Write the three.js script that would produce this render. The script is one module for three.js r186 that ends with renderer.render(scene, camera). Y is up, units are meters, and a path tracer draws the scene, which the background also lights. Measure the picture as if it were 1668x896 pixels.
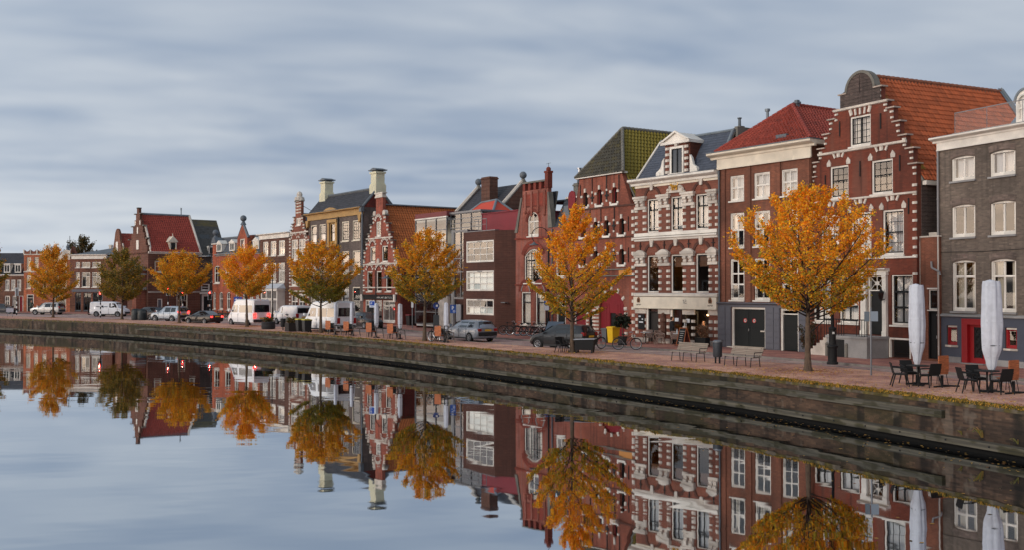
import * as THREE from 'three';
import { toCreasedNormals } from 'three/addons/utils/BufferGeometryUtils.js';
import { MarchingCubes } from 'three/addons/objects/MarchingCubes.js';

// ---------------------------------------------------------------- camera, sky, sun, exposure
const scene = new THREE.Scene();
const camera = new THREE.PerspectiveCamera(29.52, 1668 / 896, 0.1, 3000);
camera.position.set(0, 5, 0);
camera.rotation.x = Math.atan(24 / 1700);
scene.add(camera);

const renderer = new THREE.WebGLRenderer({ antialias: true });
renderer.setSize(1024, 551);
renderer.toneMapping = THREE.LinearToneMapping;
renderer.toneMappingExposure = 0.94;
renderer.shadowMap.enabled = true;

// deterministic noise
function rng(seed) { let a = seed >>> 0; return () => { a = (a + 0x6D2B79F5) | 0; let t = Math.imul(a ^ (a >>> 15), 1 | a); t = (t + Math.imul(t ^ (t >>> 7), 61 | t)) ^ t; return ((t ^ (t >>> 14)) >>> 0) / 4294967296; }; }
const h2 = (x, y, s) => { let n = Math.imul(x, 374761393) + Math.imul(y, 668265263) + Math.imul(s, 2147483647 ^ 0x5bd1e995); n = Math.imul(n ^ (n >>> 13), 1274126177); return ((n ^ (n >>> 16)) >>> 0) / 4294967296; };
function vn(x, y, s) { const xi = Math.floor(x), yi = Math.floor(y), fx = x - xi, fy = y - yi, u = fx * fx * (3 - 2 * fx), v = fy * fy * (3 - 2 * fy); const a = h2(xi, yi, s), b = h2(xi + 1, yi, s), c = h2(xi, yi + 1, s), d = h2(xi + 1, yi + 1, s); return a + (b - a) * u + (c - a) * v + (a - b - c + d) * u * v; }
function fbm(x, y, s, o = 4) { let t = 0, a = .5; for (let i = 0; i < o; i++) { t += a * vn(x, y, s + i * 17); x *= 2.03; y *= 2.03; a *= .5; } return t / (1 - Math.pow(.5, o)); }
const mix = (a, b, t) => a + (b - a) * t, sst = (a, b, x) => { x = Math.min(1, Math.max(0, (x - a) / (b - a))); return x * x * (3 - 2 * x); };

const SUN = new THREE.Vector3(-0.90, 0.34, 0.32).normalize();
{ // overcast evening sky: layered stratus, open and warm low in the west (behind the viewer's left shoulder)
  const W = 2048, H = 1024, data = new Float32Array(W * H * 4);
  const wx = -0.93, wz = 0.37;
  for (let j = 0; j < H; j++) {
    const el = ((j + .5) / H - .5) * Math.PI, cy = Math.cos(el), sy = Math.sin(el), deg = el * 180 / Math.PI;
    for (let i = 0; i < W; i++) {
      const az = ((i + .5) / W - .5) * 2 * Math.PI, dx = Math.cos(az), dz = Math.sin(az), k = (j * W + i) * 4;
      let r, g, b;
      const a = dx * wx + dz * wz;
      if (deg < -1) { r = .2; g = .2; b = .21; }
      else {
        const e = Math.max(deg, 0), q = 1 / (Math.max(sy, 0) + .075);
        const px = dx * cy * q, pz = dz * cy * q;
        // streaks run almost level across the view
        const warp = fbm(px * .5 + 3.1, pz * .5, 5, 3) - .5;
        const n1 = fbm(px * .34 + warp * 1.2 + 7, (pz + px * .12) * 1.15 + warp * 1.6, 11, 5);
        const n2 = fbm(px * 1.3 + warp * 2, (pz + px * .1) * 3.4, 23, 4);
        const n3 = fbm(px * .2 + 40, pz * .3 + 9, 31, 3);
        const n4 = fbm(px * 3.1 + warp * 5 + 11, pz * 6.2 + px * .9 + warp * 4, 71, 4), rg = 1 - Math.abs(2 * fbm(px * .9 + 20 + warp * 2, (pz + px * .15) * 2.3 + warp * 2, 83, 4) - 1);
        // cloud cover between a slate blue and a pale grey, thinner and paler toward the horizon
        let t = .44 + 1.0 * (n1 - .5) + .85 * (n2 - .5) + .6 * (n4 - .5) * sst(2, 6, e) + .5 * (rg - .72) - .5 * (n3 - .5);
        t += .32 * sst(7, 0, e) - .12 * Math.exp(-Math.pow((e - 8) / 3, 2)) - .2 * sst(10, 17, e);
        t = Math.min(1.25, Math.max(-.12, t));
        r = mix(.345, .585, t); g = mix(.425, .64, t); b = mix(.55, .71, t);
        // bright, thin cloud toward the west and a warm clear strip low down
        const w1 = sst(-.25, .95, a);
        const m = 1 + 0.55 * w1 * (1 - .35 * sst(20, 80, e));
        r *= m * mix(1, 1.06, w1); g *= m; b *= m * mix(1, .9, w1);
        const gl = sst(.1, .95, a) * (.25 + 2.6 * Math.pow(fbm(px * .6 + 2, pz * 1.4 + 5, 61, 4), 2)), g1 = gl * Math.exp(-Math.pow((e - 3) / 4, 2)), g2 = gl * Math.exp(-Math.pow((e - 6) / 10, 2));
        r += 4.0 * g1 + .55 * g2; g += 2.75 * g1 + .45 * g2; b += 1.7 * g1 + .42 * g2;
        // pale cream rim just above the rooftops
        const rim = Math.exp(-e / 1.6) * .16; r += rim * 1.1; g += rim; b += rim * .8;
      }
      data[k] = r; data[k + 1] = g; data[k + 2] = b; data[k + 3] = 1;
    }
  }
  const sky = new THREE.DataTexture(data, W, H, THREE.RGBAFormat, THREE.FloatType);
  sky.mapping = THREE.EquirectangularReflectionMapping; sky.magFilter = THREE.LinearFilter; sky.minFilter = THREE.LinearFilter; sky.wrapS = THREE.RepeatWrapping; sky.needsUpdate = true;
  scene.background = sky; scene.environment = sky;
}
const sun = new THREE.DirectionalLight(new THREE.Color(1, .93, .86), 1.3);
sun.position.copy(SUN).multiplyScalar(260); sun.target.position.set(-15, 0, -85);
sun.castShadow = true; sun.shadow.radius = 24; sun.shadow.mapSize.set(4096, 4096);
Object.assign(sun.shadow.camera, { left: -130, right: 130, top: 90, bottom: -90, near: 1, far: 600 });
scene.add(sun, sun.target);

// ---------------------------------------------------------------- helpers
const names = {};
function uniq(n) { const k = names[n] = (names[n] ?? -1) + 1; return k ? `${n}_${String(k).padStart(3, '0')}` : n; }
function tag(o, label, category, group, kind) { o.userData.label = label; o.userData.category = category; if (group) o.userData.group = group; if (kind) o.userData.kind = kind; return o; }
function thing(name, label, category, x, y, z, turn = 0, group) { const o = new THREE.Group(); o.name = uniq(name); o.position.set(x, y, z); o.rotation.y = turn; scene.add(o); return tag(o, label, category, group); }
function mesh(name, geo, mat, parent) { const m = new THREE.Mesh(geo, mat); m.name = name; m.castShadow = m.receiveShadow = true; if (parent) parent.add(m); return m; }
function copy(src, label, x, y, z, turn) { const c = src.clone(); c.name = uniq(src.name.replace(/_\d\d\d$/, '')); c.userData = { ...src.userData, label }; c.position.set(x, y, z); c.rotation.y = turn; scene.add(c); return c; }
function structure(name, geo, mat) { const m = mesh(uniq(name), geo, mat, scene); m.userData.kind = 'structure'; return m; }

// metre-scaled box-projected uv
function boxUV(g) {
  const p = g.attributes.position, n = g.attributes.normal, uv = new Float32Array(p.count * 2);
  for (let i = 0; i < p.count; i++) {
    const ax = Math.abs(n.getX(i)), ay = Math.abs(n.getY(i)), az = Math.abs(n.getZ(i));
    if (ay > ax && ay > az) { uv[2 * i] = p.getX(i); uv[2 * i + 1] = p.getZ(i); }
    else if (ax > az) { uv[2 * i] = p.getZ(i); uv[2 * i + 1] = p.getY(i); }
    else { uv[2 * i] = p.getX(i); uv[2 * i + 1] = p.getY(i); }
  }
  g.setAttribute('uv', new THREE.BufferAttribute(uv, 2)); return g;
}
class B { // collects triangles into one geometry
  constructor() { this.p = []; this.c = null; }
  tri(a, b, c) { this.p.push(...a, ...b, ...c); return this; }
  quad(a, b, c, d) { return this.tri(a, b, c).tri(a, c, d); }
  box(x0, x1, y0, y1, z0, z1) {
    if (x0 > x1) [x0, x1] = [x1, x0]; if (y0 > y1) [y0, y1] = [y1, y0]; if (z0 > z1) [z0, z1] = [z1, z0];
    const v = [[x0, y0, z0], [x1, y0, z0], [x1, y1, z0], [x0, y1, z0], [x0, y0, z1], [x1, y0, z1], [x1, y1, z1], [x0, y1, z1]];
    for (const [a, b, c, d] of [[4, 5, 6, 7], [1, 0, 3, 2], [0, 4, 7, 3], [5, 1, 2, 6], [7, 6, 2, 3], [0, 1, 5, 4]]) this.quad(v[a], v[b], v[c], v[d]);
    return this;
  }
  // polygon [[x,y]...] (counter-clockwise) pulled from z0 to z1
  prism(pts, z0, z1) {
    const sh = THREE.ShapeUtils.triangulateShape(pts.map(q => new THREE.Vector2(q[0], q[1])), []);
    for (const [a, b, c] of sh) { this.tri([...pts[a], z1], [...pts[b], z1], [...pts[c], z1]); this.tri([...pts[c], z0], [...pts[b], z0], [...pts[a], z0]); }
    pts.forEach((q, i) => { const r = pts[(i + 1) % pts.length]; this.quad([...q, z0], [...r, z0], [...r, z1], [...q, z1]); });
    return this;
  }
  // moulding: profile [[z,y]...] run along x
  prof(pts, x0, x1) {
    const f = THREE.ShapeUtils.triangulateShape(pts.map(q => new THREE.Vector2(q[0], q[1])), []);
    for (const [a, b, c] of f) { const A = pts[a], Q = pts[b], C = pts[c]; this.tri([x1, A[1], A[0]], [x1, C[1], C[0]], [x1, Q[1], Q[0]]); this.tri([x0, A[1], A[0]], [x0, Q[1], Q[0]], [x0, C[1], C[0]]); }
    pts.forEach((q, i) => { const r = pts[(i + 1) % pts.length]; this.quad([x0, q[1], q[0]], [x1, q[1], q[0]], [x1, r[1], r[0]], [x0, r[1], r[0]]); });
    return this;
  }
  tube(a, b, r0, r1 = r0, n = 8, caps = true) {
    const A = new THREE.Vector3(...a), D = new THREE.Vector3(...b).sub(A), u = new THREE.Vector3(), v = new THREE.Vector3(), t = D.clone().normalize();
    u.crossVectors(t, Math.abs(t.y) < .9 ? new THREE.Vector3(0, 1, 0) : new THREE.Vector3(1, 0, 0)).normalize(); v.crossVectors(t, u);
    const ring = (c, r) => [...Array(n)].map((_, i) => { const w = i / n * 2 * Math.PI, cu = Math.cos(w) * r, cv = Math.sin(w) * r; return [c[0] + u.x * cu + v.x * cv, c[1] + u.y * cu + v.y * cv, c[2] + u.z * cu + v.z * cv]; });
    const R0 = ring(a, r0), R1 = ring(b, r1);
    for (let i = 0; i < n; i++) { const j = (i + 1) % n; this.quad(R0[i], R0[j], R1[j], R1[i]); if (caps) { this.tri(a, R0[j], R0[i]); this.tri(b, R1[i], R1[j]); } }
    return this;
  }
  path(pts, r0, r1 = r0, n = 8) { for (let i = 0; i + 1 < pts.length; i++) { const m = pts.length - 1; this.tube(pts[i], pts[i + 1], mix(r0, r1, i / m), mix(r0, r1, (i + 1) / m), n, i === 0 || i === m - 1); } return this; }
  lathe(pr, x, y, z, n = 16, f = null) { // pr [[r,y]...]; f(angle,h)->radius factor
    for (let k = 0; k + 1 < pr.length; k++) for (let i = 0; i < n; i++) {
      const P = (kk, ii) => { const w = ii / n * 2 * Math.PI, r = pr[kk][0] * (f ? f(w, pr[kk][1]) : 1); return [x + Math.cos(w) * r, y + pr[kk][1], z + Math.sin(w) * r]; };
      this.quad(P(k, i + 1), P(k, i), P(k + 1, i), P(k + 1, i + 1));
    }
    return this;
  }
  ball(x, y, z, r, n = 12, sy = 1) { const pr = []; for (let i = 0; i <= n / 2; i++) { const w = -Math.PI / 2 + i / (n / 2) * Math.PI; pr.push([Math.cos(w) * r, Math.sin(w) * r * sy]); } return this.lathe(pr, x, y, z, n); }
  torus(x, y, z, R, r, n = 20, m = 6, ax = 'z') { for (let i = 0; i < n; i++) for (let j = 0; j < m; j++) { const P = (a, b) => { const w = a / n * 2 * Math.PI, s = b / m * 2 * Math.PI, q = R + r * Math.cos(s), h = r * Math.sin(s); return ax === 'z' ? [x + q * Math.cos(w), y + q * Math.sin(w), z + h] : [x + h, y + q * Math.cos(w), z + q * Math.sin(w)]; }; this.quad(P(i, j), P(i + 1, j), P(i + 1, j + 1), P(i, j + 1)); } return this; }
  add(other, dx = 0, dy = 0, dz = 0) { for (let i = 0; i < other.p.length; i += 3) this.p.push(other.p[i] + dx, other.p[i + 1] + dy, other.p[i + 2] + dz); return this; }
  geo(crease = 0) {
    let g = new THREE.BufferGeometry(); g.setAttribute('position', new THREE.Float32BufferAttribute(this.p, 3));
    g.computeVertexNormals(); if (crease) g = toCreasedNormals(g, crease);
    return boxUV(g);
  }
}
const CR = .7;
function part(g, name, mat, fn, crease = 0) { const b = new B(); fn(b); return mesh(name, b.geo(crease), mat, g); }

// ---------------------------------------------------------------- materials
const lin = (r, g, b) => new THREE.Color().setRGB(r / 255, g / 255, b / 255, THREE.SRGBColorSpace);
const std = (r, g, b, rough = .8, metal = 0, o = {}) => new THREE.MeshStandardMaterial({ color: lin(r, g, b), roughness: rough, metalness: metal, ...o });
function tex(w, hgt, metresX, metresY, fn, srgb = true) {
  const d = new Uint8Array(w * hgt * 4);
  for (let j = 0; j < hgt; j++) for (let i = 0; i < w; i++) { const c = fn(i, j), k = (j * w + i) * 4; d[k] = c[0]; d[k + 1] = c[1]; d[k + 2] = c[2]; d[k + 3] = 255; }
  const t = new THREE.DataTexture(d, w, hgt, THREE.RGBAFormat); t.wrapS = t.wrapT = THREE.RepeatWrapping; t.magFilter = THREE.LinearFilter; t.minFilter = THREE.LinearMipmapLinearFilter; t.generateMipmaps = true; t.anisotropy = 8;
  if (srgb) t.colorSpace = THREE.SRGBColorSpace; t.repeat.set(1 / metresX, 1 / metresY); t.needsUpdate = true; return t;
}
const cl = v => v < 0 ? 0 : v > 255 ? 255 : v;
// brickwork: courses, mortar, fired-tone spread, blotches of weathering with a grain of their own
function brickTex(c, o = {}) {
  const { px = 512, m = 12, bl = .22, bh = .066, mortar = [150, 140, 130], mm = .35, spread = .16, blotch = .22, seed = 1, stain = [60, 52, 46], st = .25 } = o;
  const nb = Math.round(m / bl), nh = Math.round(m / bh);
  return tex(px, px, m, m, (i, j) => {
    const x = i / px, y = j / px, row = Math.floor(y * nh), fy = y * nh - row, off = (row & 1) * .5, bx = x * nb + off, col = Math.floor(bx) % nb, fx = bx - Math.floor(bx);
    const rnd = h2(col, row, seed), tone = 1 + (rnd - .5) * 2 * spread * (rnd > .93 ? 1.8 : 1);
    const big = fbm(x * 7, y * 7, seed + 3, 4), fine = h2(i, j, seed + 9) - .5, str = vn(x * 60, y * 5, seed + 5);
    let f = tone * (1 + (big - .5) * 3 * blotch) * (1 + fine * .1);
    const mo = (fy < .2 || fx < .07) ? mm : 0, s = st * sst(.48, .78, big * .62 + str * .38 + (fine * .15)), s2 = .8 * Math.max(st, .3) * sst(.6, .8, vn(x * 90, y * 3, seed + 15) * .6 + fbm(x * 16, y * 9, seed + 21, 3) * .4);
    return [0, 1, 2].map(k => cl(mix(mix(mix(c[k] * f, mortar[k] * (1 + (big - .5) * .3), mo), stain[k], s), c[k] * .45 + 8, s2)));
  });
}
const brick = (c, o = {}) => new THREE.MeshStandardMaterial({ map: brickTex(o.grey ? c : [c[0] * .92, c[1] * .87, c[2] * .75], o), roughness: .92 });
const plainTex = (c, v, seed, m = 6, px = 256) => tex(px, px, m, m, (i, j) => { const n = fbm(i / px * 9, j / px * 9, seed, 4) - .5, f = h2(i, j, seed) - .5; const k = 1 + n * v * 2 + f * v * .5; return [cl(c[0] * k), cl(c[1] * k), cl(c[2] * k)]; });
const M = {
  white: new THREE.MeshStandardMaterial({ map: plainTex([220, 213, 202], .11, 3), roughness: .6 }),
  cream: new THREE.MeshStandardMaterial({ map: plainTex([216, 204, 184], .1, 4), roughness: .65 }),
  stone: new THREE.MeshStandardMaterial({ map: plainTex([196, 186, 174], .2, 5), roughness: .85 }),
  greystone: new THREE.MeshStandardMaterial({ map: plainTex([142, 140, 138], .14, 6), roughness: .9 }),
  oldstone: new THREE.MeshStandardMaterial({ map: plainTex([112, 108, 100], .2, 7), roughness: .95 }),
  ochre: new THREE.MeshStandardMaterial({ map: plainTex([168, 132, 80], .12, 8), roughness: .7 }),
  paleyellow: new THREE.MeshStandardMaterial({ map: plainTex([206, 200, 172], .08, 9), roughness: .8 }),
  dark: std(14, 16, 16, .7), black: std(9, 9, 10, .75), iron: std(15, 15, 16, .7),
  zinc: new THREE.MeshStandardMaterial({ map: plainTex([120, 128, 134], .12, 10), roughness: .55, metalness: .3 }),
  lead: new THREE.MeshStandardMaterial({ map: plainTex([92, 98, 104], .12, 11), roughness: .6 }),
  pipe: std(132, 130, 130, .6), slate: new THREE.MeshStandardMaterial({ color: 0xffffff, vertexColors: true, roughness: .7 }),
  tile: new THREE.MeshStandardMaterial({ color: 0xffffff, vertexColors: true, roughness: .82 }),
  inside: std(64, 54, 46, .95), floor: std(70, 58, 48, .95), curtain: std(205, 196, 182, .95), netcurtain: std(178, 178, 176, .95), blind: std(96, 66, 46, .8),
  glass: new THREE.MeshPhysicalMaterial({ color: 0xffffff, roughness: .015, transmission: 1, thickness: 0, ior: 1.8, specularIntensity: 1 }),
  clear: new THREE.MeshPhysicalMaterial({ color: 0xffffff, roughness: .02, transmission: 1, thickness: 0, ior: 1.45 }), copestone: new THREE.MeshStandardMaterial({ map: plainTex([168, 152, 140], .14, 24), roughness: .9 }),
  tintglass: new THREE.MeshPhysicalMaterial({ color: lin(150, 160, 165), roughness: .03, transmission: 1, thickness: 0, ior: 1.7 }),
  reddoor: std(152, 15, 22, .55), maroon: new THREE.MeshStandardMaterial({ map: plainTex([122, 15, 27], .1, 12), roughness: .7 }), doorgreen: std(9, 14, 13, .7),
  bluegrey: new THREE.MeshStandardMaterial({ map: plainTex([72, 76, 88], .08, 13), roughness: .75 }), greypaint: new THREE.MeshStandardMaterial({ map: plainTex([92, 92, 99], .08, 14), roughness: .75 }),
  groove: std(176, 176, 182, .8), rubber: std(18, 18, 19, .85), chrome: std(170, 172, 176, .3, .9), steel: std(118, 120, 124, .45, .6),
  bark: new THREE.MeshStandardMaterial({ map: plainTex([88, 72, 58], .25, 15, 1.5), roughness: .95, bumpMap: null }),
  wood: new THREE.MeshStandardMaterial({ map: tex(256, 256, 1.6, .8, (i, j) => { const n = fbm(i / 256 * 3, j / 256 * 60, 16, 3), k = .75 + .5 * n; return [cl(146 * k), cl(134 * k), cl(121 * k)]; }), roughness: .85 }),
  rustwood: new THREE.MeshStandardMaterial({ map: tex(256, 256, .8, .8, (i, j) => { const n = fbm(i / 256 * 4, j / 256 * 30, 17, 3), k = .75 + .5 * n; return [cl(172 * k), cl(98 * k), cl(58 * k)]; }), roughness: .7 }),
  wicker: new THREE.MeshStandardMaterial({ map: tex(128, 128, .12, .12, (i, j) => { const k = .6 + .6 * (((i >> 4) + (j >> 4)) & 1) * h2(i >> 4, j >> 4, 3) + .1; return [cl(128 * k), cl(118 * k), cl(112 * k)]; }), roughness: .9 }),
  bistro: new THREE.MeshStandardMaterial({ map: tex(128, 128, .24, .24, (i, j) => ((i >> 4) + (j >> 4)) & 1 ? [164, 150, 136] : [88, 34, 30]), roughness: .7 }),
  canvas: new THREE.MeshStandardMaterial({ map: plainTex([200, 201, 207], .06, 18, 1.2), roughness: .9 }),
  yellow: std(232, 186, 20, .5), yellowlid: std(206, 190, 70, .55), bingrey: std(92, 96, 98, .6), leaf: null,
};
// ---------------------------------------------------------------- building kit (local axes: x along the facade, y up, z toward the canal)
const V = (x, y, z) => new THREE.Vector3(x, y, z);
// overlapping tiles on a roof plane given by eave-left, eave-right, ridge-right, ridge-left
function tileGeo(eL, eR, rR, rL, o = {}) {
  const { tw = .24, th = .32, amp = .035, lip = .03, K = 4, c = [150, 70, 45], spread = .16, moss = null, seed = 1 } = o;
  const r = rng(seed), base = lin(...c), pos = [], col = [], L0 = V(...eL), R0 = V(...eR), R1 = V(...rR), L1 = V(...rL);
  const N = R0.clone().sub(L0).cross((L1.distanceTo(L0) > .01 && L1.distanceTo(R1) >= 0 ? L1 : R1).clone().sub(L0)).normalize(); const up = N;
  const len = Math.max(L0.distanceTo(L1), R0.distanceTo(R1)), n = Math.max(2, Math.round(len / th));
  const mc = moss ? lin(...moss.c) : null, tmp = new THREE.Color();
  for (let i = 0; i < n; i++) {
    const a0 = L0.clone().lerp(L1, i / n), b0 = R0.clone().lerp(R1, i / n), a1 = L0.clone().lerp(L1, Math.min(1, (i + 1.04) / n)), b1 = R0.clone().lerp(R1, Math.min(1, (i + 1.04) / n));
    const m = Math.max(1, Math.round(a0.distanceTo(b0) / tw));
    for (let j = 0; j < m; j++) {
      let f = 1 + (r() - .5) * 2 * spread; if (r() > .95) f *= .75;
      tmp.copy(base).multiplyScalar(f);
      if (mc) { const u = (j + .5) / m, t = (i + .5) / n, q = moss.f(u, t) * (.6 + .8 * fbm(u * m * .35, t * n * .35, seed + 7, 3)) + (r() - .5) * .25; if (q > .4) tmp.lerp(mc, Math.min(1, (q - .4) * 2.2)); }
      for (let k = 0; k < K; k++) {
        const P = (A, Q, s, hgt) => A.clone().lerp(Q, (j + s) / m).addScaledVector(up, hgt + (K > 1 ? amp * Math.sin(s * 2 * Math.PI) : 0));
        const s0 = k / K, s1 = (k + 1) / K, p0 = P(a0, b0, s0, lip + amp), p1 = P(a0, b0, s1, lip + amp), p2 = P(a1, b1, s1, amp), p3 = P(a1, b1, s0, amp), q0 = P(a0, b0, s0, amp - .03), q1 = P(a0, b0, s1, amp - .03);
        for (const v of [p0, p1, p2, p0, p2, p3, q0, q1, p1, q0, p1, p0]) { pos.push(v.x, v.y, v.z); col.push(tmp.r, tmp.g, tmp.b); }
      }
    }
  }
  const g = new THREE.BufferGeometry(); g.setAttribute('position', new THREE.Float32BufferAttribute(pos, 3)); g.setAttribute('color', new THREE.Float32BufferAttribute(col, 3)); g.computeVertexNormals(); return boxUV(g);
}
// a roof slope: solid deck with the tiles lying on it
function slope(g, eL, eR, rR, rL, o = {}, mat = M.tile) {
  const b = new B(), N = V(...eR).sub(V(...eL)).cross(V(...rL).sub(V(...eL)).lengthSq() > 1e-6 ? V(...rL).sub(V(...eL)) : V(...rR).sub(V(...eL))).normalize().multiplyScalar(-.12);
  const d = [eL, eR, rR, rL], q = d.map(p => [p[0] + N.x, p[1] + N.y, p[2] + N.z]);
  b.quad(...d); b.quad(q[3], q[2], q[1], q[0]); for (let i = 0; i < 4; i++) { const k = (i + 1) % 4; b.quad(q[i], q[k], d[k], d[i]); }
  const deck = mesh('roof', b.geo(), M.oldstone, g);
  const t = mesh(o.name || 'roof_tiles', tileGeo(eL, eR, rR, rL, o), mat, deck); t.userData.kind = 'stuff';
  return deck;
}
const SLATE = { K: 1, amp: .004, lip: .016, tw: .26, th: .2, spread: .14, name: 'slates' };

function outline(w, h, rise, inset = 0) { // opening outline, origin bottom centre; rise = arch height
  const s = new THREE.Path(), x = w / 2 - inset, y0 = inset, y1 = h - rise - (rise ? 0 : inset), ri = Math.max(0, rise - inset);
  s.moveTo(-x, y0); s.lineTo(x, y0); s.lineTo(x, y1);
  if (rise) { const n = 12; for (let i = 1; i < n; i++) { const t = i / n; let px, py; if (rise >= w * .45) { const a = t * Math.PI; px = Math.cos(a) * x; py = Math.sin(a) * ri; } else { px = x - 2 * x * t; py = ri * (1 - Math.pow(2 * t - 1, 2)); } s.lineTo(px, y1 + py); } }
  s.lineTo(-x, y1); s.closePath(); return s;
}
const toShape = (p) => { const s = new THREE.Shape(); s.curves = p.curves; s.autoClose = true; s.currentPoint = p.currentPoint; return s; };
function wallGeo(pts, holes, z0, z1) { // pts outline; holes [{x0,x1,y0,y1,arch}]
  const s = new THREE.Shape(pts.map(p => new THREE.Vector2(...p)));
  for (const o of holes) { const p = new THREE.Path(outline(o.x1 - o.x0, o.y1 - o.y0, o.arch || 0).getPoints(1).map(q => new THREE.Vector2(q.x + (o.x0 + o.x1) / 2, q.y + o.y0))); s.holes.push(p); }
  const g = new THREE.ExtrudeGeometry(s, { depth: z1 - z0, bevelEnabled: false, curveSegments: 1 }); g.translate(0, 0, z0); return boxUV(g);
}
const geoCache = {};
const cached = (k, f) => geoCache[k] || (geoCache[k] = f());
// a window: casing, sash bars, one pane per light, sill, curtain
function win(g, o) {
  const { x0, x1, y0, y1, arch = 0, fw = .11, rec = .07, mat = M.white, sash = null, cols = 2, rows = [], sw = .05, nx = 0, ny = 0, curtain = 0, cmat = M.curtain, sill = 1, sillmat = null, z = 0, glass = M.glass, name = 'window', bw = .055 } = o;
  const w = x1 - x0, h = y1 - y0, key = [w, h, arch, fw, rec, cols, rows, sw, nx, ny, bw].map(v => Array.isArray(v) ? v.map(q => q.toFixed(2)).join('/') : (+v).toFixed(2)).join('|');
  const q = new THREE.Group(); q.name = name; q.position.set((x0 + x1) / 2, y0, z); g.add(q);
  mesh('frame', cached('f' + key, () => { const s = toShape(outline(w, h, arch, .004)); s.holes.push(outline(w, h, arch, fw)); const e = new THREE.ExtrudeGeometry(s, { depth: .12, bevelEnabled: false, curveSegments: 1 }); e.translate(0, 0, -rec - .12); return boxUV(e); }), mat, q);
  const iw = w - 2 * fw, ih = h - 2 * fw, zz = -rec - .06, rr = [0, ...rows, 1];
  mesh('sash', cached('s' + key, () => {
    const b = new B();
    const top = h - arch * .3 - fw;
    b.box(-iw / 2, -iw / 2 + sw, fw, h - arch - fw * .5, zz - .02, zz + .02).box(iw / 2 - sw, iw / 2, fw, h - arch - fw * .5, zz - .02, zz + .02).box(-iw / 2 + sw, iw / 2 - sw, fw, fw + sw * 1.3, zz - .02, zz + .02);
    if (!arch) b.box(-iw / 2 + sw, iw / 2 - sw, h - fw - sw, h - fw, zz - .02, zz + .02);
    for (let i = 1; i < cols; i++) { const x = -iw / 2 + iw * i / cols; b.box(x - bw / 2, x + bw / 2, fw + sw, top, zz - .025, zz + .025); }
    for (const t of rows) { const y = fw + ih * t; b.box(-iw / 2, iw / 2, y - bw * .6, y + bw * .6, zz - .03, zz + .03); }
    for (let i = 1; i < nx; i++) { const x = -iw / 2 + iw * i / nx; b.box(x - .014, x + .014, fw + sw, top, zz - .012, zz + .012); }
    for (let i = 1; i < ny; i++) { const y = fw + ih * i / ny; b.box(-iw / 2, iw / 2, y - .014, y + .014, zz - .01, zz + .014); }
    return b.geo();
  }), sash || mat, q);
  for (let r = 0; r + 1 < rr.length; r++) for (let c = 0; c < cols; c++) {
    const pw = iw / cols, ph = ih * (rr[r + 1] - rr[r]);
    const p = mesh('pane', cached(`p${pw.toFixed(2)}_${ph.toFixed(2)}`, () => boxUV(new THREE.PlaneGeometry(pw, ph))), glass, q);
    p.position.set(-iw / 2 + pw * (c + .5), fw + ih * (rr[r] + rr[r + 1]) / 2, zz);
    // old panes never sit exactly in one plane
    p.rotation.set((h2(Math.round(x0 * 9) + c, Math.round(y0 * 7) + r, 5) - .5) * .02, (h2(Math.round(x0 * 9) + c, Math.round(y0 * 7) + r, 9) - .5) * .02, 0);
  }
  if (curtain) { // gathered cloth a hand behind the glass; curtain 1 = both sides, 2 = full width, 3 = lower half
    const full = curtain === 2 || curtain === 3;
    mesh('curtain', cached(`c${w.toFixed(2)}_${h.toFixed(2)}_${curtain}`, () => {
      const b = new B(), hh = curtain === 3 ? h * .5 : h - fw, n = 28, X = full ? [[-iw / 2, iw / 2]] : [[-iw / 2, -iw / 2 + iw * .3], [iw / 2 - iw * .3, iw / 2]];
      for (const [a, c] of X) for (let i = 0; i < n; i++) { const f = t => [mix(a, c, t), .018 * Math.sin(t * (full ? 24 : 14)) + .006 * Math.sin(t * 51)]; const p = f(i / n), s = f((i + 1) / n); b.quad([p[0], fw * .5, p[1]], [s[0], fw * .5, s[1]], [s[0], hh, s[1]], [p[0], hh, p[1]]); }
      return b.geo(1.2);
    }), cmat, q).position.z = -rec - .26;
  }
  if (sill) mesh('sill', cached('l' + w.toFixed(2), () => new B().box(-w / 2 - .06, w / 2 + .06, -.09, -.003, -.05, .09).geo()), sillmat || mat, q);
  return q;
}
const hole = o => ({ x0: o.x0, x1: o.x1, y0: o.y0, y1: o.y1, arch: o.arch || 0 });
// a house body: front wall with real openings, side and rear walls, floors, a partition behind the rooms
function house(id, label, [x, z], turn, w, h, depth, wall, wins, o = {}) {
  const g = thing(id, label, 'house', x, 1.5, z, turn);
  const pts = o.pts || [[0, 0], [w, 0], [w, h], [0, h]];
  mesh('facade', wallGeo(pts, [...wins, ...(o.holes || [])].map(hole), -.32, 0), wall, g);
  const sh = o.side || h, sm = o.sidemat || wall;
  part(g, 'side_wall', sm, b => b.box(0, .3, 0, sh, -depth, -.321));
  part(g, 'side_wall', sm, b => b.box(w - .3, w, 0, sh, -depth, -.321));
  part(g, 'rear_wall', sm, b => b.box(.301, w - .301, 0, sh, -depth, -depth + .3));
  part(g, 'partition', M.inside, b => b.box(.301, w - .301, 0, sh - .05, -4.2, -4.05));
  for (const y of (o.floors || [])) part(g, 'floor', M.floor, b => b.box(.301, w - .301, y - .2, y, -4.04, -.322));
  for (const q of wins) win(g, q);
  return g;
}
const rows = (us, y0, y1, o) => us.map(([a, c]) => ({ x0: a, x1: c, y0, y1, ...o }));
const blockGeo = (a, c, d) => cached(`k${a}_${c}_${d}`, () => new B().box(-a / 2, a / 2, -c / 2, c / 2, 0, d).geo());
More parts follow.
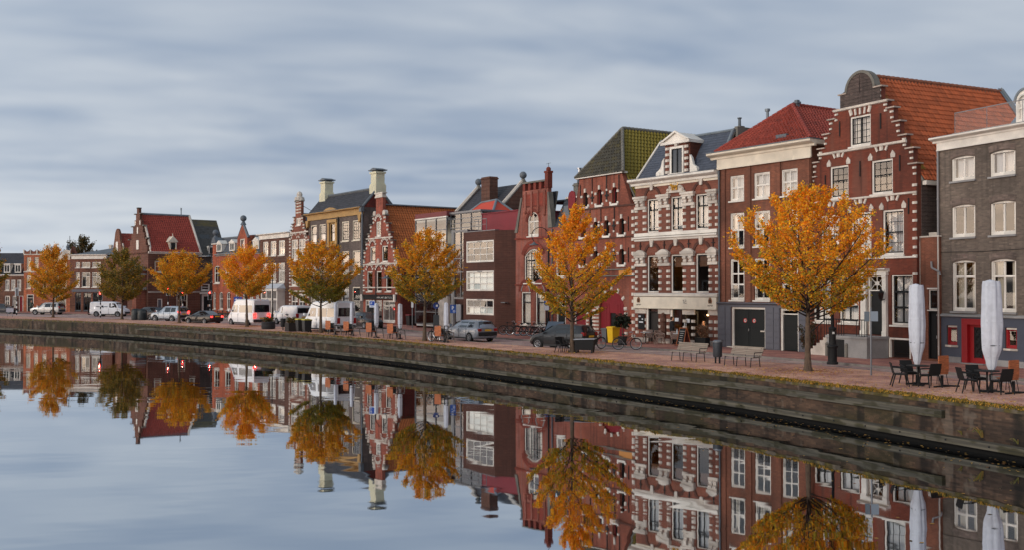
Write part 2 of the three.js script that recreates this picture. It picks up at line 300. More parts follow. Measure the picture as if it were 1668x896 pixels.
function block(g, name, mat, x, y, a, c, d = .04, z = 0, rot = 0) { const m = mesh(name, blockGeo(a, c, d), mat, g); m.position.set(x, y, z); m.rotation.z = rot; return m; }
// ring of wedge stones over an opening
function voussoirs(g, mat, cx, cy, r, n, a0, a1, len, wid, name = 'voussoir', sx = 1) {
  for (let i = 0; i < n; i++) { const t = n > 1 ? mix(a0, a1, i / (n - 1)) : (a0 + a1) / 2; block(g, name, mat, cx + Math.cos(t) * r * sx, cy + Math.sin(t) * r, wid, len, .045, 0, t - Math.PI / 2); }
}
function archBand(b, cx, cy, r0, r1, z0, z1, a0 = 0, a1 = Math.PI, n = 14) { for (let i = 0; i < n; i++) { const s = mix(a0, a1, i / n), t = mix(a0, a1, (i + 1) / n), P = (a, r, z) => [cx + Math.cos(a) * r, cy + Math.sin(a) * r, z]; b.quad(P(s, r0, z1), P(s, r1, z1), P(t, r1, z1), P(t, r0, z1)); b.quad(P(s, r1, z0), P(t, r1, z0), P(t, r1, z1), P(s, r1, z1)); b.quad(P(t, r0, z0), P(s, r0, z0), P(s, r0, z1), P(t, r0, z1)); } return b; }
const CORN = (y, hgt, out, zb = 0) => [[zb, y], [zb + out * .3, y], [zb + out * .35, y + hgt * .35], [zb + out * .8, y + hgt * .55], [zb + out, y + hgt * .7], [zb + out, y + hgt], [zb, y + hgt]];
function chimney(g, mat, x, y, z, w, d, h, pots = 1) {
  const c = part(g, 'chimney', mat, b => b.box(x - w / 2, x + w / 2, y, y + h, z - d / 2, z + d / 2).box(x - w / 2 - .06, x + w / 2 + .06, y + h - .22, y + h - .1, z - d / 2 - .06, z + d / 2 + .06));
  for (let i = 0; i < pots; i++) part(c, 'chimney_pot', M.lead, b => b.lathe([[.1, 0], [.09, .45], [.14, .5], [.14, .56], [0, .58]], x + (i - (pots - 1) / 2) * .36, y + h, z, 10), CR);
  return c;
}
function door(g, x0, x1, y0, y1, mat, o = {}) { // panelled leaf in a frame
  const d = new THREE.Group(); d.name = 'door'; d.position.set((x0 + x1) / 2, y0, 0); g.add(d); const w = x1 - x0, h = y1 - y0, fw = o.fw ?? .09, z = o.z ?? -.14, tr = o.transom || 0;
  if (fw) part(d, 'frame', o.frame || M.white, b => { b.box(-w / 2 + .003, -w / 2 + fw, 0, h - .003, z - .06, z + .1).box(w / 2 - fw, w / 2 - .003, 0, h - .003, z - .06, z + .1).box(-w / 2 + fw, w / 2 - fw, h - fw, h - .003, z - .06, z + .1); if (tr) b.box(-w / 2 + fw, w / 2 - fw, h - tr - .06, h - tr, z - .06, z + .1); });
  const lh = h - (tr ? tr + .06 : fw), lw = w / 2 - fw, n = o.leaves || 1;
  for (let k = 0; k < n; k++) { const a = -lw + 2 * lw * k / n + .004, c = -lw + 2 * lw * (k + 1) / n - .004, l = part(d, 'door_leaf', mat, b => { b.box(a, c, .02, lh - .01, z - .04, z); const pn = o.panels ?? 3; for (let i = 0; i < pn; i++) b.box(a + .1, c - .1, .12 + (lh - .2) * i / pn + .03, .12 + (lh - .2) * (i + 1) / pn - .06, z, z + .018); }); part(l, 'handle', M.chrome, b => b.box(c - .09, c - .06, 1.0, 1.14, z, z + .05)); }
  if (tr) part(d, 'pane', M.glass, b => b.quad([-lw, h - tr, z], [lw, h - tr, z], [lw, h - fw, z], [-lw, h - fw, z]));
  return d;
}
function anchor(g, x, y, hgt = .7) { part(g, 'wall_anchor', M.iron, b => b.box(x - .03, x + .03, y - hgt / 2, y + hgt / 2, .002, .05)); }
function ropeline(g, mat, x, y0, y1, z = .06) { part(g, 'downpipe', mat, b => { b.tube([x, y0, z], [x, y1, z], .05, .05, 8); for (let y = y0 + .6; y < y1; y += 1.8) b.tube([x, y, z], [x, y + .06, z], .065, .065, 8); }, CR); }

// ---------------------------------------------------------------- water, ground, quay
const Q = [[-340, -400], [-150, -208], [-79.5, -141.7], [-61.8, -125.9], [-42.2, -109.7], [-25.6, -92.9], [-14.7, -79.8], [-7.05, -69.1], [-.5, -59.0], [4.9, -50.2], [9.15, -43.2], [11.3, -38.7], [13.0, -34.85], [14.9, -30.35], [16.4, -26.4], [19.5, -18], [24, -5], [34, 24], [60, 100]];
const F = [[-360, -430], [-170, -240], [-95, -163], [-76, -162.6], [-55, -150], [-41, -143.1], [-26.5, -124.8], [-15.5, -109], [-4.6, -87.5], [4.5, -75.9], [12.65, -64], [16.7, -58.2], [20, -51.6], [22.7, -46.4], [24.6, -41.9], [29.5, -30.5], [36, -16], [46, 12], [74, 88]];
const T1 = [.3, .3, .3, .3, .3, .3, .3, .32, .34, .38, .45, .5, .5, .5, .5, .5, .5, .5, .5], T2 = [.8, .8, .8, .8, .8, .8, .77, .74, .72, .7, .68, .66, .66, .66, .66, .66, .66, .66, .66];
const cr3 = a => new THREE.CatmullRomCurve3(a.map(p => V(p[0], 0, p[1])), false, 'centripetal');
const SEG = 160, fine = (a) => { const out = []; for (let i = 0; i + 1 < a.length; i++) { const n = 8, c = cr3(a); for (let k = 0; k < n; k++) out.push(c.getPoint((i + k / n) / (a.length - 1))); } out.push(V(a.at(-1)[0], 0, a.at(-1)[1])); return out; };
const QF = fine(Q), FF = fine(F), T1F = [], T2F = []; for (let i = 0; i + 1 < Q.length; i++) for (let k = 0; k < 8; k++) { T1F.push(mix(T1[i], T1[i + 1], k / 8)); T2F.push(mix(T2[i], T2[i + 1], k / 8)); } T1F.push(.5); T2F.push(.66);
const lineAt = t => QF.map((q, i) => q.clone().lerp(FF[i], typeof t === 'function' ? t(i) : t));
function stripGeo(A, C, ya, yc) { const b = new B(); for (let i = 0; i + 1 < A.length; i++) b.quad([A[i].x, ya, A[i].z], [A[i + 1].x, ya, A[i + 1].z], [C[i + 1].x, yc, C[i + 1].z], [C[i].x, yc, C[i].z]); const g = b.geo(); const n = g.attributes.normal; for (let i = 0; i < n.count; i++) if (Math.abs(n.getY(i)) > .5 && n.getY(i) < 0) { } return g; }
function paveTex(c, o) { const { px = 1024, m = 10, seed = 1, sp = .16, bl = .2, bh = .1 } = o, nb = Math.round(m / bl), nh = Math.round(m / bh); return tex(px, px, m, m, (i, j) => { const x = i / px, y = j / px, row = Math.floor(y * nh), bx = x * nb + (row & 1) * .5, col = Math.floor(bx) % nb, fy = y * nh - row, fx = bx - Math.floor(bx), rnd = h2(col, row, seed), big = fbm(x * 10, y * 10, seed + 2, 4), g = h2(i, j, seed + 4) - .5; let f = (1 + (rnd - .5) * 2 * sp) * (1 + (big - .5) * .46) * (1 + g * .14); if (fy < .12 || fx < .06) f *= .78; return [cl(c[0] * f), cl(c[1] * f * (1 + (big - .5) * .12)), cl(c[2] * f)]; }); }
const paveMat = new THREE.MeshStandardMaterial({ map: paveTex([194, 143, 122], { seed: 3, sp: .1 }), roughness: .9 });
const roadMat = new THREE.MeshStandardMaterial({ map: paveTex([168, 140, 132], { seed: 7, sp: .1 }), roughness: .88 });
const walkMat = new THREE.MeshStandardMaterial({ map: paveTex([164, 108, 94], { seed: 11, sp: .1 }), roughness: .9 });
const kerbMat = new THREE.MeshStandardMaterial({ map: plainTex([128, 120, 114], .16, 21, 3), roughness: .9 });
const A1 = lineAt(i => T1F[i]), A2 = lineAt(i => T2F[i]), edge = lineAt(.0), edgeIn = lineAt(i => .022);
structure('quay_pavement', stripGeo(edgeIn, A1, 1.5, 1.5), paveMat);
structure('road', stripGeo(A1, A2, 1.39, 1.39), roadMat);
const FAR = FF.map((f, i) => f.clone().add(f.clone().sub(QF[i]).setLength(400)));
structure('pavement', stripGeo(A2, lineAt(1.7), 1.494, 1.494), walkMat);
structure('ground', stripGeo(lineAt(1.6), FAR, 1.45, 1.45), new THREE.MeshStandardMaterial({ map: plainTex([110, 100, 84], .25, 22, 14), roughness: .95 }));
function ribbon(A, off0, off1, y0, y1, i0 = 0, i1 = A.length - 1) { // box section following a line; offsets toward the canal
  const b = new B(), nn = A.map((p, i) => { const a = A[Math.max(0, i - 1)], c = A[Math.min(A.length - 1, i + 1)], t = c.clone().sub(a).normalize(); return V(-t.z, 0, t.x); });
  const P = (i, o, y) => [A[i].x + nn[i].x * o, y, A[i].z + nn[i].z * o];
  // canal lies on the side opposite the facades
  const s = (FF[60].clone().sub(QF[60])).dot(nn[60]) > 0 ? -1 : 1, a0 = off0 * s, a1 = off1 * s;
  for (let i = i0; i < i1; i++) { b.quad(P(i, a0, y1), P(i + 1, a0, y1), P(i + 1, a1, y1), P(i, a1, y1)); b.quad(P(i, a1, y0), P(i, a1, y1), P(i + 1, a1, y1), P(i + 1, a1, y0)); b.quad(P(i, a0, y1), P(i, a0, y0), P(i + 1, a0, y0), P(i + 1, a0, y1)); b.quad(P(i, a0, y0), P(i, a1, y0), P(i + 1, a1, y0), P(i + 1, a0, y0)); }
  b.quad(P(i0, a0, y0), P(i0, a0, y1), P(i0, a1, y1), P(i0, a1, y0)); b.quad(P(i1, a0, y0), P(i1, a1, y0), P(i1, a1, y1), P(i1, a0, y1));
  return b;
}
structure('kerb', ribbon(A1, -.06, .10, 1.3, 1.506).geo(), kerbMat);
structure('kerb', ribbon(A2, -.10, .06, 1.3, 1.5).geo(), kerbMat);
{ // water
  const rip = tex(1024, 1024, 46, 46, (i, j) => { // tileable ripples: sums of sines whose periods divide the sheet, broken up by noise
    const x = i / 1024 * 2 * Math.PI, y = j / 1024 * 2 * Math.PI; let s = 0;
    for (const [a, c, p, k] of [[3, 17, 1.1, .34], [-5, 23, 4.2, .26], [8, 31, 2.0, .2], [-2, 11, .4, .4], [13, 47, 5.0, .1], [-17, 61, 3.3, .07], [21, 29, 1.7, .07], [-1, 7, 2.2, .4], [29, 83, .3, .035]]) s += k * Math.sin(a * x + c * y + p + 1.3 * Math.sin(2 * x + p) + .8 * Math.sin(3 * y - p + x));
    const am = .62 + .55 * Math.sin(2 * x + 1.3 * Math.sin(3 * y + .7)) * Math.sin(2 * y - x + .9 * Math.sin(2 * x)), v = cl(128 + s * 62 * am); return [v, v, v];
  }, false);
  const m = new THREE.MeshStandardMaterial({ color: new THREE.Color(.49, .55, .61), metalness: 1, roughness: .02, bumpMap: rip, bumpScale: .006 });
  const g = new B().quad([-420, 0, 140], [80, 0, 140], [80, 0, -430], [-420, 0, -430]).geo();
  structure('water', g, m);
  structure('canal_bed', new B().quad([-420, -1.6, 140], [80, -1.6, 140], [80, -1.6, -430], [-420, -1.6, -430]).geo(), std(40, 40, 34, .95));
}
{ // quay wall
  const w = thing('quay_wall', 'long dark brick quay wall with timber beams along the water', 'quay wall', 0, 0, 0);
  const qm = new THREE.MeshStandardMaterial({ map: tex(1024, 512, 16, 8, (i, j) => {
    const x = i / 1024 * 16, y = j / 512 * 8, row = Math.floor(y / .0667), fy = y / .0667 - row, bx = x / .2 + (row & 1) * .5, col = Math.floor(bx) % 80, fx = bx - Math.floor(bx), r = h2(col, row % 120, 5), big = fbm(x * .9, y * 1.4, 6, 4), f = (.75 + .5 * r) * (.6 + .8 * big); const drip = sst(.55, .75, vn(x * 5.5, y * .35, 41) * .6 + fbm(x * 3, y * .8, 43, 3) * .4), mo = fy < .2 || fx < .06 ? .3 : 0, ms = sst(.5, .68, fbm(x * .7 + 9, y * .9, 12, 4) + (h2(i, j, 3) - .5) * .12), wh = sst(.66, .74, fbm(x * 2.2, y * 1.2 + 30, 19, 4)) * .5;
    return [0, 1, 2].map(k => cl(mix(mix(mix([76, 57, 44][k] * f, [100, 92, 80][k] * .7, mo), [50, 46, 25][k], ms * .7), [128, 118, 106][k], wh * .8) * (1 - .45 * drip)));
  }), roughness: .95 });
  { const b = ribbon(QF, -1.2, 0, -1.5, 1.494), g = b.geo(); // uv along the wall
    const p = g.attributes.position, uv = g.attributes.uv; for (let i = 0; i < p.count; i++) uv.setXY(i, Math.hypot(p.getX(i), p.getZ(i)), p.getY(i)); mesh('wall', g, qm, w); }
  const tim = new THREE.MeshStandardMaterial({ map: tex(512, 128, 6, 1, (i, j) => { const n = fbm(i / 512 * 4, j / 128 * 24, 5, 4), g = fbm(i / 512 * 14, j / 128 * 4, 8, 3), k = .6 + .75 * n; return [cl(mix(84 * k, 54 * k, sst(.48, .75, g))), cl(mix(78 * k, 49 * k, sst(.48, .75, g))), cl(mix(66 * k, 30 * k, sst(.48, .75, g)))]; }), roughness: .9 });
  const qcop = new THREE.MeshStandardMaterial({ map: tex(512, 128, 5, 1.2, (i, j) => { const n = fbm(i / 512 * 20, j / 128 * 6, 31, 4), k = .6 + .8 * fbm(i / 512 * 40, j / 128 * 12, 33, 3), m = sst(.4, .6, n); return [cl(mix(96, 84, m) * k), cl(mix(84, 72, m) * k), cl(mix(70, 32, m) * k)]; }), roughness: .95 });
  const idx = x => { let bi = 0, bd = 1e9; QF.forEach((p, i) => { const d = Math.hypot(p.x - x[0], p.z - x[1]); if (d < bd) { bd = d; bi = i; } }); return bi; };
  const iEnd = idx([13.55, -33.4]), iStart = idx([-38, -105.5]), lo0 = idx([-150, -208]), lo1 = idx([24, -5]);
  const beam = (name, a, c, o1, y0, y1, m) => { const b = ribbon(QF, -.05, o1, y0, y1, a, c), g = b.geo(), p = g.attributes.position, uv = g.attributes.uv, n = g.attributes.normal; for (let i = 0; i < p.count; i++) uv.setXY(i, Math.hypot(p.getX(i), p.getZ(i)), p.getY(i) + (Math.abs(n.getY(i)) > .5 ? .4 : 0)); mesh(name, g, m, w); };
  for (let i = iStart; i < iEnd; i += 3) beam('fender_beam', i, Math.min(iEnd, i + 3), .16, .93, 1.17, tim);
  for (let i = lo0; i < lo1; i += 3) beam('ledge_beam', i, Math.min(lo1, i + 3), .34, .2, .4, tim);
  for (let i = lo0; i < lo1; i += 4) beam('coping_stone', i, Math.min(lo1, i + 4), .035, 1.36, 1.499, qcop);
  { const g = ribbon(QF, -.6, .012, -1.4, .19).geo(); mesh('under_ledge_shade', g, std(7, 7, 6, 1), w); }  // shade under the ledge, painted as a near-black band at the waterline
  // iron bolts on the ledge
  for (let i = idx([-5, -65]); i < lo1; i += 1) { const a = QF[i], c = QF[i + 1], t = c.clone().sub(a).normalize(), n = V(t.z, 0, -t.x); const s = n.dot(FF[i].clone().sub(a)) > 0 ? -1 : 1; for (const k of i % 3 ? [] : [.2 + .5 * h2(i, 3, 8)]) { const p = a.clone().lerp(c, k).addScaledVector(n, s * .36); const m = mesh('bolt', cached('bolt', () => new B().ball(0, 0, 0, .03, 8).geo()), M.iron, w); m.position.set(p.x, .31, p.z); } }
}
// ---------------------------------------------------------------- the houses, from the right of the view to the left
const BR = {
  A2: brick([104, 90, 82], { grey: 1, seed: 28, m: 8, spread: .1, mm: .2 }),
  A: brick([105, 93, 83], { grey: 1, px: 1024, m: 14, seed: 2, spread: .1, blotch: .14, mm: .2, mortar: [120, 112, 104] }), B: brick([116, 58, 46], { px: 1024, m: 16, seed: 3, spread: .07, blotch: .2, mm: .1, stain: [98, 72, 62], st: .5 }),
  C: brick([122, 76, 64], { px: 1024, m: 14, seed: 4, spread: .08, blotch: .2, mm: .2 }), D: brick([130, 78, 70], { px: 1024, m: 12, seed: 5, spread: .08, blotch: .14, mm: .2 }),
  WH: brick([146, 84, 74], { px: 1024, m: 16, seed: 6, spread: .06, mm: .1, blotch: .18, stain: [124, 98, 90], st: .5 }), AN: brick([148, 86, 80], { seed: 7, m: 12, spread: .06, mm: .12, blotch: .2, stain: [126, 98, 94], st: .5 }), ANred: brick([130, 58, 50], { seed: 27, m: 10, spread: .05, mm: .1, st: .1 }),
  MB: brick([86, 54, 50], { seed: 8, m: 10, spread: .06, mm: .15, blotch: .12, st: .1 }), SG: brick([150, 80, 70], { seed: 9, m: 12, spread: .1, mm: .15, stain: [122, 92, 84], st: .4 }), SGs: brick([112, 46, 42], { seed: 10, m: 12, spread: .1, mm: .1 }),
  GY: brick([88, 77, 72], { grey: 1, seed: 11, m: 14, spread: .1, mm: .15 }), NS: brick([138, 80, 68], { seed: 12, spread: .08 }), BW: brick([94, 62, 56], { seed: 13, spread: .08 }), SA: brick([172, 94, 76], { seed: 14, spread: .1, mm: .12 }),
  BG: brick([108, 68, 60], { seed: 15, spread: .08 }), CRb: brick([116, 74, 64], { seed: 16 }), CB: brick([174, 100, 76], { seed: 17 }), FL: brick([112, 78, 70], { seed: 18 }), DK: brick([66, 54, 50], { grey: 1, seed: 19, m: 10 }),
};
const twist = (o, k) => ({ ...o, curtain: k });

// --- grey brick house on the right
{
  const w = 10, us = [[.84, 2.26], [3.11, 4.52], [5.4, 6.8], [7.7, 9.1]];
  const wins = [...rows(us, 8.71, 9.87, { arch: .1, fw: .11, cols: 2, bw: .1, curtain: 2, cmat: M.netcurtain, sillmat: M.greystone }), ...rows(us, 6.02, 7.56, { arch: .1, fw: .11, cols: 2, bw: .1, sillmat: M.greystone }), ...rows(us, 2.46, 4.93, { arch: .12, fw: .11, cols: 2, rows: [.69], bw: .1, sillmat: M.greystone, curtain: 1, cmat: std(176, 168, 150, .95) })];
  const small = [[.54, 1.19, .83, 1.77], [3.93, 4.58, .83, 1.77], [7.2, 7.85, .83, 1.77]], dr = { x0: 1.45, x1: 2.86, y0: 0, y1: 2.12 };
  const holes = [dr, ...small.map(s => ({ x0: s[0], x1: s[1], y0: s[2], y1: s[3] }))];
  const g = house('grey_brick_house', 'grey-brown brick house with red door and glass roof balustrade, rightmost in the row', [20.76, -50.91], -1.1651, w, 10.85, 11, BR.A, wins, { holes, floors: [2.35, 5.7, 8.4] });
  mesh('painted_base', wallGeo([[0, 0], [w, 0], [w, 2.18], [0, 2.18]], holes, .002, .045), M.bluegrey, g);
  part(g, 'string_course', M.greystone, b => b.prof([[.002, 2.18], [.13, 2.2], [.13, 2.28], [.002, 2.33]], 0, w));
  part(g, 'plinth', M.greystone, b => b.box(0, dr.x0 - .02, 0, .28, .046, .09).box(dr.x1 + .02, w, 0, .28, .046, .09));
  for (const [a, c, y0, y1] of small) { win(g, { x0: a, x1: c, y0, y1, fw: .09, cols: 1, mat: std(150, 30, 34, .5), sillmat: M.stone, rec: .04 }); part(g, 'lintel', M.stone, b => b.box(a + .08, c - .02, y1 - .085, y1 - .01, -.04, .02)); }
  for (const [a, c] of us) for (const [y1] of [[9.87], [7.56], [4.93]]) part(g, 'brick_arch', BR.A2, b => archBand(b, (a + c) / 2, y1 - 2.62, 2.66, 2.93, .002, .02, Math.PI / 2 - .27, Math.PI / 2 + .27, 8));
  const d = new THREE.Group(); d.name = 'door'; d.position.set(1.45, 0, 0); g.add(d);
  part(d, 'door_surround', M.reddoor, b => b.box(.004, 1.406, 1.84, 2.115, -.2, .055).box(.004, .34, .0, 1.839, -.2, .055).box(1.34, 1.406, 0, 1.839, -.2, .055));
  const lf = part(d, 'door_leaf', M.reddoor, b => b.box(.345, 1.335, .04, 1.836, -.2, -.1));
  part(lf, 'door_grille', M.dark, b => { b.box(.66, 1.1, .3, 1.72, -.1, -.085); for (let i = 0; i < 4; i++) b.torus(.88, .5 + i * .34, -.07, .13, .022, 14, 5); b.box(.64, .67, .28, 1.74, -.09, -.06).box(1.09, 1.12, .28, 1.74, -.09, -.06); });
  part(lf, 'handle', M.chrome, b => b.box(1.2, 1.23, .8, 1.12, -.1, -.05));
  part(d, 'doorstep', M.greystone, b => b.box(0, 1.41, -.0, .04, -.1, .25));
  part(g, 'frieze', M.white, b => b.box(0, w, 10.3, 10.66, .003, .07).box(0, w, 10.27, 10.33, .071, .1));
  part(g, 'cornice', M.white, b => b.prof(CORN(10.66, .24, .4), -.2, w));
  part(g, 'gutter', M.lead, b => b.box(-.2, w, 10.902, 10.93, -.1, .38));
  ropeline(g, M.pipe, .12, .1, 10.25, .12); part(g, 'cable', M.iron, b => b.path([[.2, 5.35, .03], [2.6, 5.3, .03], [5, 5.34, .03]], .012, .012, 4));
  part(g, 'roof', M.lead, b => b.box(0, w, 10.86, 10.98, -11, -.11));
  for (const [a, c] of [[.4, 2.3], [2.32, 4.3], [4.32, 6.3], [6.32, 8.3]]) { const q = part(g, 'balustrade_panel', M.clear, b => b.quad([a, 11.15, -.7], [c, 11.15, -.7], [c, 12.1, -.7], [a, 12.1, -.7])); part(q, 'rail', M.pipe, b => b.box(a, c, 12.1, 12.14, -.72, -.68).box(a, a + .02, 11.0, 12.1, -.71, -.69)); }
  part(g, 'balustrade_panel', M.clear, b => b.quad([.4, 11.15, -.7], [.4, 11.15, -4], [.4, 12.1, -4], [.4, 12.1, -.7]));
  part(g, 'roof_deck_edge', M.white, b => b.box(.3, w, 11.0, 11.13, -.76, -.62));
  slope(g, [2.2, 11.0, -1.9], [w, 11.0, -1.9], [w, 12.9, -3.1], [3.0, 12.9, -3.1], { ...SLATE, c: [92, 112, 126], seed: 5 }, M.slate);
  slope(g, [2.2, 11.0, -9], [2.2, 11.0, -1.9], [3.0, 12.9, -3.1], [3.0, 12.9, -9], { ...SLATE, c: [92, 112, 126], seed: 6 }, M.slate);
  part(g, 'attic_roof', M.lead, b => b.box(3, w, 12.8, 12.92, -9, -3.1));
  for (const x of [3.05, 6.4]) { const dm = part(g, 'dormer', M.white, b => { b.box(x, x + 1.1, 11.1, 12.25, -3, -1.75); archBand(b, x + .55, 12.25, .0, .55, -3, -1.75); }); part(dm, 'dormer_roof', M.zinc, b => archBand(b, x + .55, 12.25, .552, .66, -3, -1.7)); win(g, { x0: x + .15, x1: x + .95, y0: 11.3, y1: 12.6, arch: .4, fw: .08, cols: 2, rows: [.5], z: -1.6, sill: 0, rec: .0, name: 'dormer_window' }); }
  chimney(g, BR.A, 4.2, 12.9, -5.6, .7, .6, 1.3, 0);
  part(g, 'attic_end_wall', BR.A, b => { const q = new B().prism([[-9, 10.99], [-1.95, 10.99], [-3.15, 12.8], [-9, 12.8]], -.12, .12); for (let i = 0; i < q.p.length; i += 3) b.p.push(w - .14 + q.p[i + 2], q.p[i + 1], q.p[i]); });
}
{ // the row goes on beyond the frame
  const us = [[.9, 2.2], [3.4, 4.7], [5.9, 7.2]], S = { fw: .11, cols: 2, rows: [.6], bw: .08 };
  const g = house('corner_brick_house', 'red-brown brick house right of the grey brick house, outside the view', [20.76 + 10.02 * Math.cos(1.1651), -50.91 + 10.02 * Math.sin(1.1651)], -1.1651, 8.4, 10.2, 10, BR.C, [...rows(us, 7.4, 9.2, S), ...rows(us, 4.2, 6.4, S), ...rows(us.slice(0, 2), .9, 3.2, S)], { holes: [{ x0: 5.95, x1: 7.15, y0: .05, y1: 2.7 }], floors: [3.6, 6.9] });
  door(g, 5.95, 7.15, .05, 2.7, M.doorgreen, { fw: .12, transom: .4 }); part(g, 'cornice', M.white, b => b.box(0, 8.4, 9.5, 9.95, .003, .1).prof(CORN(9.95, .3, .5), -.1, 8.6));
  slope(g, [0, 10.2, .2], [8.5, 10.2, .2], [8.5, 13.2, -4.8], [0, 13.2, -4.8], { c: [142, 66, 46], seed: 141, tw: .4, th: .4 }); slope(g, [8.5, 10.2, -10], [0, 10.2, -10], [0, 13.2, -4.8], [8.5, 13.2, -4.8], { c: [142, 66, 46], seed: 142, tw: .6, th: .6 });
  for (const x of [.15, 8.25]) part(g, 'gable_end', BR.C, b => { const q = new B().prism([[-9.9, 10.2], [0, 10.2], [-4.8, 13.1]], -.12, .12); for (let i = 0; i < q.p.length; i += 3) b.p.push(x + q.p[i + 2], q.p[i + 1], q.p[i]); });
}
// --- house with the round-topped stepped gable
{
  const w = 7.42, c = 3.69, st = [[3.69, 9.78], [3.5, 10.57], [3.05, 11.28], [2.65, 12.03], [2.25, 12.78], [1.83, 13.2], [1.42, 14.0]];
  const right = [], left = []; st.forEach(([hw, y], i) => { right.push([c + hw, i ? st[i - 1][1] : 0], [c + hw, y]); left.unshift([c - hw, y], [c - hw, i ? st[i - 1][1] : 0]); });
  const arc = []; for (let i = 0; i <= 14; i++) { const a = i / 14 * Math.PI; arc.push([c + .95 * Math.cos(a), 14.0 + .92 * Math.sin(a)]); }
  const pts = [...right, ...arc, ...left];
  const S = { sash: M.dark, fw: .1 };
  const wins = [{ x0: 2.92, x1: 4.4, y0: 11.12, y1: 12.72, cols: 2, bw: .12, nx: 4, ny: 4, ...S, sash: M.dark, curtain: 2 }, { x0: 1.43, x1: 2.8, y0: 8.46, y1: 10.22, cols: 1, rows: [.55], nx: 3, ny: 4, ...S }, { x0: 4.43, x1: 5.87, y0: 8.46, y1: 10.22, cols: 1, rows: [.55], nx: 3, ny: 4, ...S },
    ...[[.72, 2.12], [2.98, 4.4], [5.17, 6.57]].map(([a, d]) => ({ x0: a, x1: d, y0: 5.3, y1: 7.6, cols: 1, rows: [.5], nx: 3, ny: 4, ...S, curtain: 2, cmat: M.netcurtain })),
    ...[[.12, 1.5], [2.1, 3.5], [5.72, 7.13]].map(([a, d]) => ({ x0: a, x1: d, y0: 1.7, y1: 4.28, cols: 2, bw: .09, rows: [.33, .66], ...S, curtain: 2, cmat: M.netcurtain }))];
  const bas = [{ x0: 1.2, x1: 2.5, y0: .05, y1: 1.05 }, { x0: 5.58, x1: 7.0, y0: .05, y1: 1.05 }], dr = { x0: 4.15, x1: 5.25, y0: 1.15, y1: 4.25 };
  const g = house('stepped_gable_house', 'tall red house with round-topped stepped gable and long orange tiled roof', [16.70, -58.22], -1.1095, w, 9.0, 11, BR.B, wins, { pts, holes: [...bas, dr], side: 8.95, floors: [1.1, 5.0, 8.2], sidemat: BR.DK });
  mesh('gable_crown', wallGeo([[c - 1.42, 13.22], [c + 1.42, 13.22], [c + 1.42, 14.0], ...arc.slice(1, -1), [c - 1.42, 14.0]], [], .003, .05), BR.DK, g);
  part(g, 'gable_rim', M.oldstone, b => archBand(b, c, 14.0, .93, 1.08, -.34, .08));
  for (const [hw, y, t] of [[1.83, 13.12, .14], [3.05, 10.88, .14]]) part(g, 'string_course', M.stone, b => b.prof([[.002, y], [.1, y + .03], [.12, y + t], [.002, y + t]], c - hw - .06, c + hw + .06));
  part(g, 'string_course', M.stone, b => b.prof([[.003, 8.28], [.1, 8.31], [.1, 8.4], [.003, 8.42]], .3, w)); part(g, 'string_course', M.white, b => b.prof([[.003, 5.1], [.1, 5.12], [.1, 5.2], [.003, 5.2]], 0, w));
  st.forEach(([hw, y], i) => { if (i < 7) for (const s of [-1, 1]) { part(g, 'step_coping', M.copestone, b => b.box(c + s * (hw + .14), c + s * (hw - .46), y - .02, y + .05, -.36, .1)); block(g, 'quoin', M.stone, c + s * (hw - .1), y - .2, .24, .1); block(g, 'quoin', M.stone, c + s * (hw - .08), y - .5, .2, .1); } });
  for (let i = 0; i < 19; i++) { const y = .6 + i * .44; if (y > 5.0 || i % 2 === 0) block(g, 'quoin', M.stone, w - .13, y + .2, .3 - (i % 2) * .06, .13); if (y > 5) block(g, 'quoin', M.stone, .13, y + .2, .3 - (i % 2) * .06, .13); }
  const arches = [[2.11, 10.22, .68], [5.15, 10.22, .72], [1.42, 7.6, .7], [3.69, 7.6, .71], [5.87, 7.6, .7]];
  for (const [x, y, hw] of arches) { // shallow brick arch with white wedge stones
    for (const [t, L, W] of [[0, .32, .24], [-.46, .3, .13], [.46, .3, .13]]) block(g, 'voussoir', M.stone, x + Math.sin(t) * hw * 1.06, y + .1 + Math.cos(t) * .46 + .06, W, L, .05, 0, -t);
    for (const s of [-1, 1]) part(g, 'springer_stone', M.stone, b => b.prism([[x + s * (hw + .04) - .13, y + .02], [x + s * (hw + .04) + .13, y + .02], [x + s * (hw + .04) + .15, y + .2], [x + s * (hw + .02), y + .4], [x + s * (hw + .04) - .15, y + .2]], .002, .05));
  }
  for (let i = 0; i < 5; i++) block(g, 'voussoir', M.stone, c - .66 + i * .33, 12.93 + (i === 0 || i === 4 ? .02 : .0), i % 4 ? .13 : .2, .34, .05, 0, (2 - i) * .16);
  for (const [x, y] of [[2.2, 12.2], [5.1, 12.2], [3.66, 9.9], [1.1, 9.4], [6.35, 9.9], [6.9, 7.7]]) anchor(g, x, y, .8);
  anchor(g, c, 14.35, .95);
  for (const q of bas) { part(g, 'basement_frame', M.white, b => b.box(q.x0 + .003, q.x0 + .09, q.y0, q.y1 - .003, -.1, .02).box(q.x1 - .09, q.x1 - .003, q.y0, q.y1 - .003, -.1, .02).box(q.x0 + .09, q.x1 - .09, q.y1 - .09, q.y1 - .003, -.1, .02)); part(g, 'basement_pane', M.glass, b => b.quad([q.x0, q.y0, -.12], [q.x1, q.y0, -.12], [q.x1, q.y1, -.12], [q.x0, q.y1, -.12])); }
  // entrance: pilasters, pediment, steps, railing
  const dd = door(g, dr.x0, dr.x1, dr.y0, dr.y1, M.dark, { fw: .1, transom: .78, panels: 3, frame: M.white });
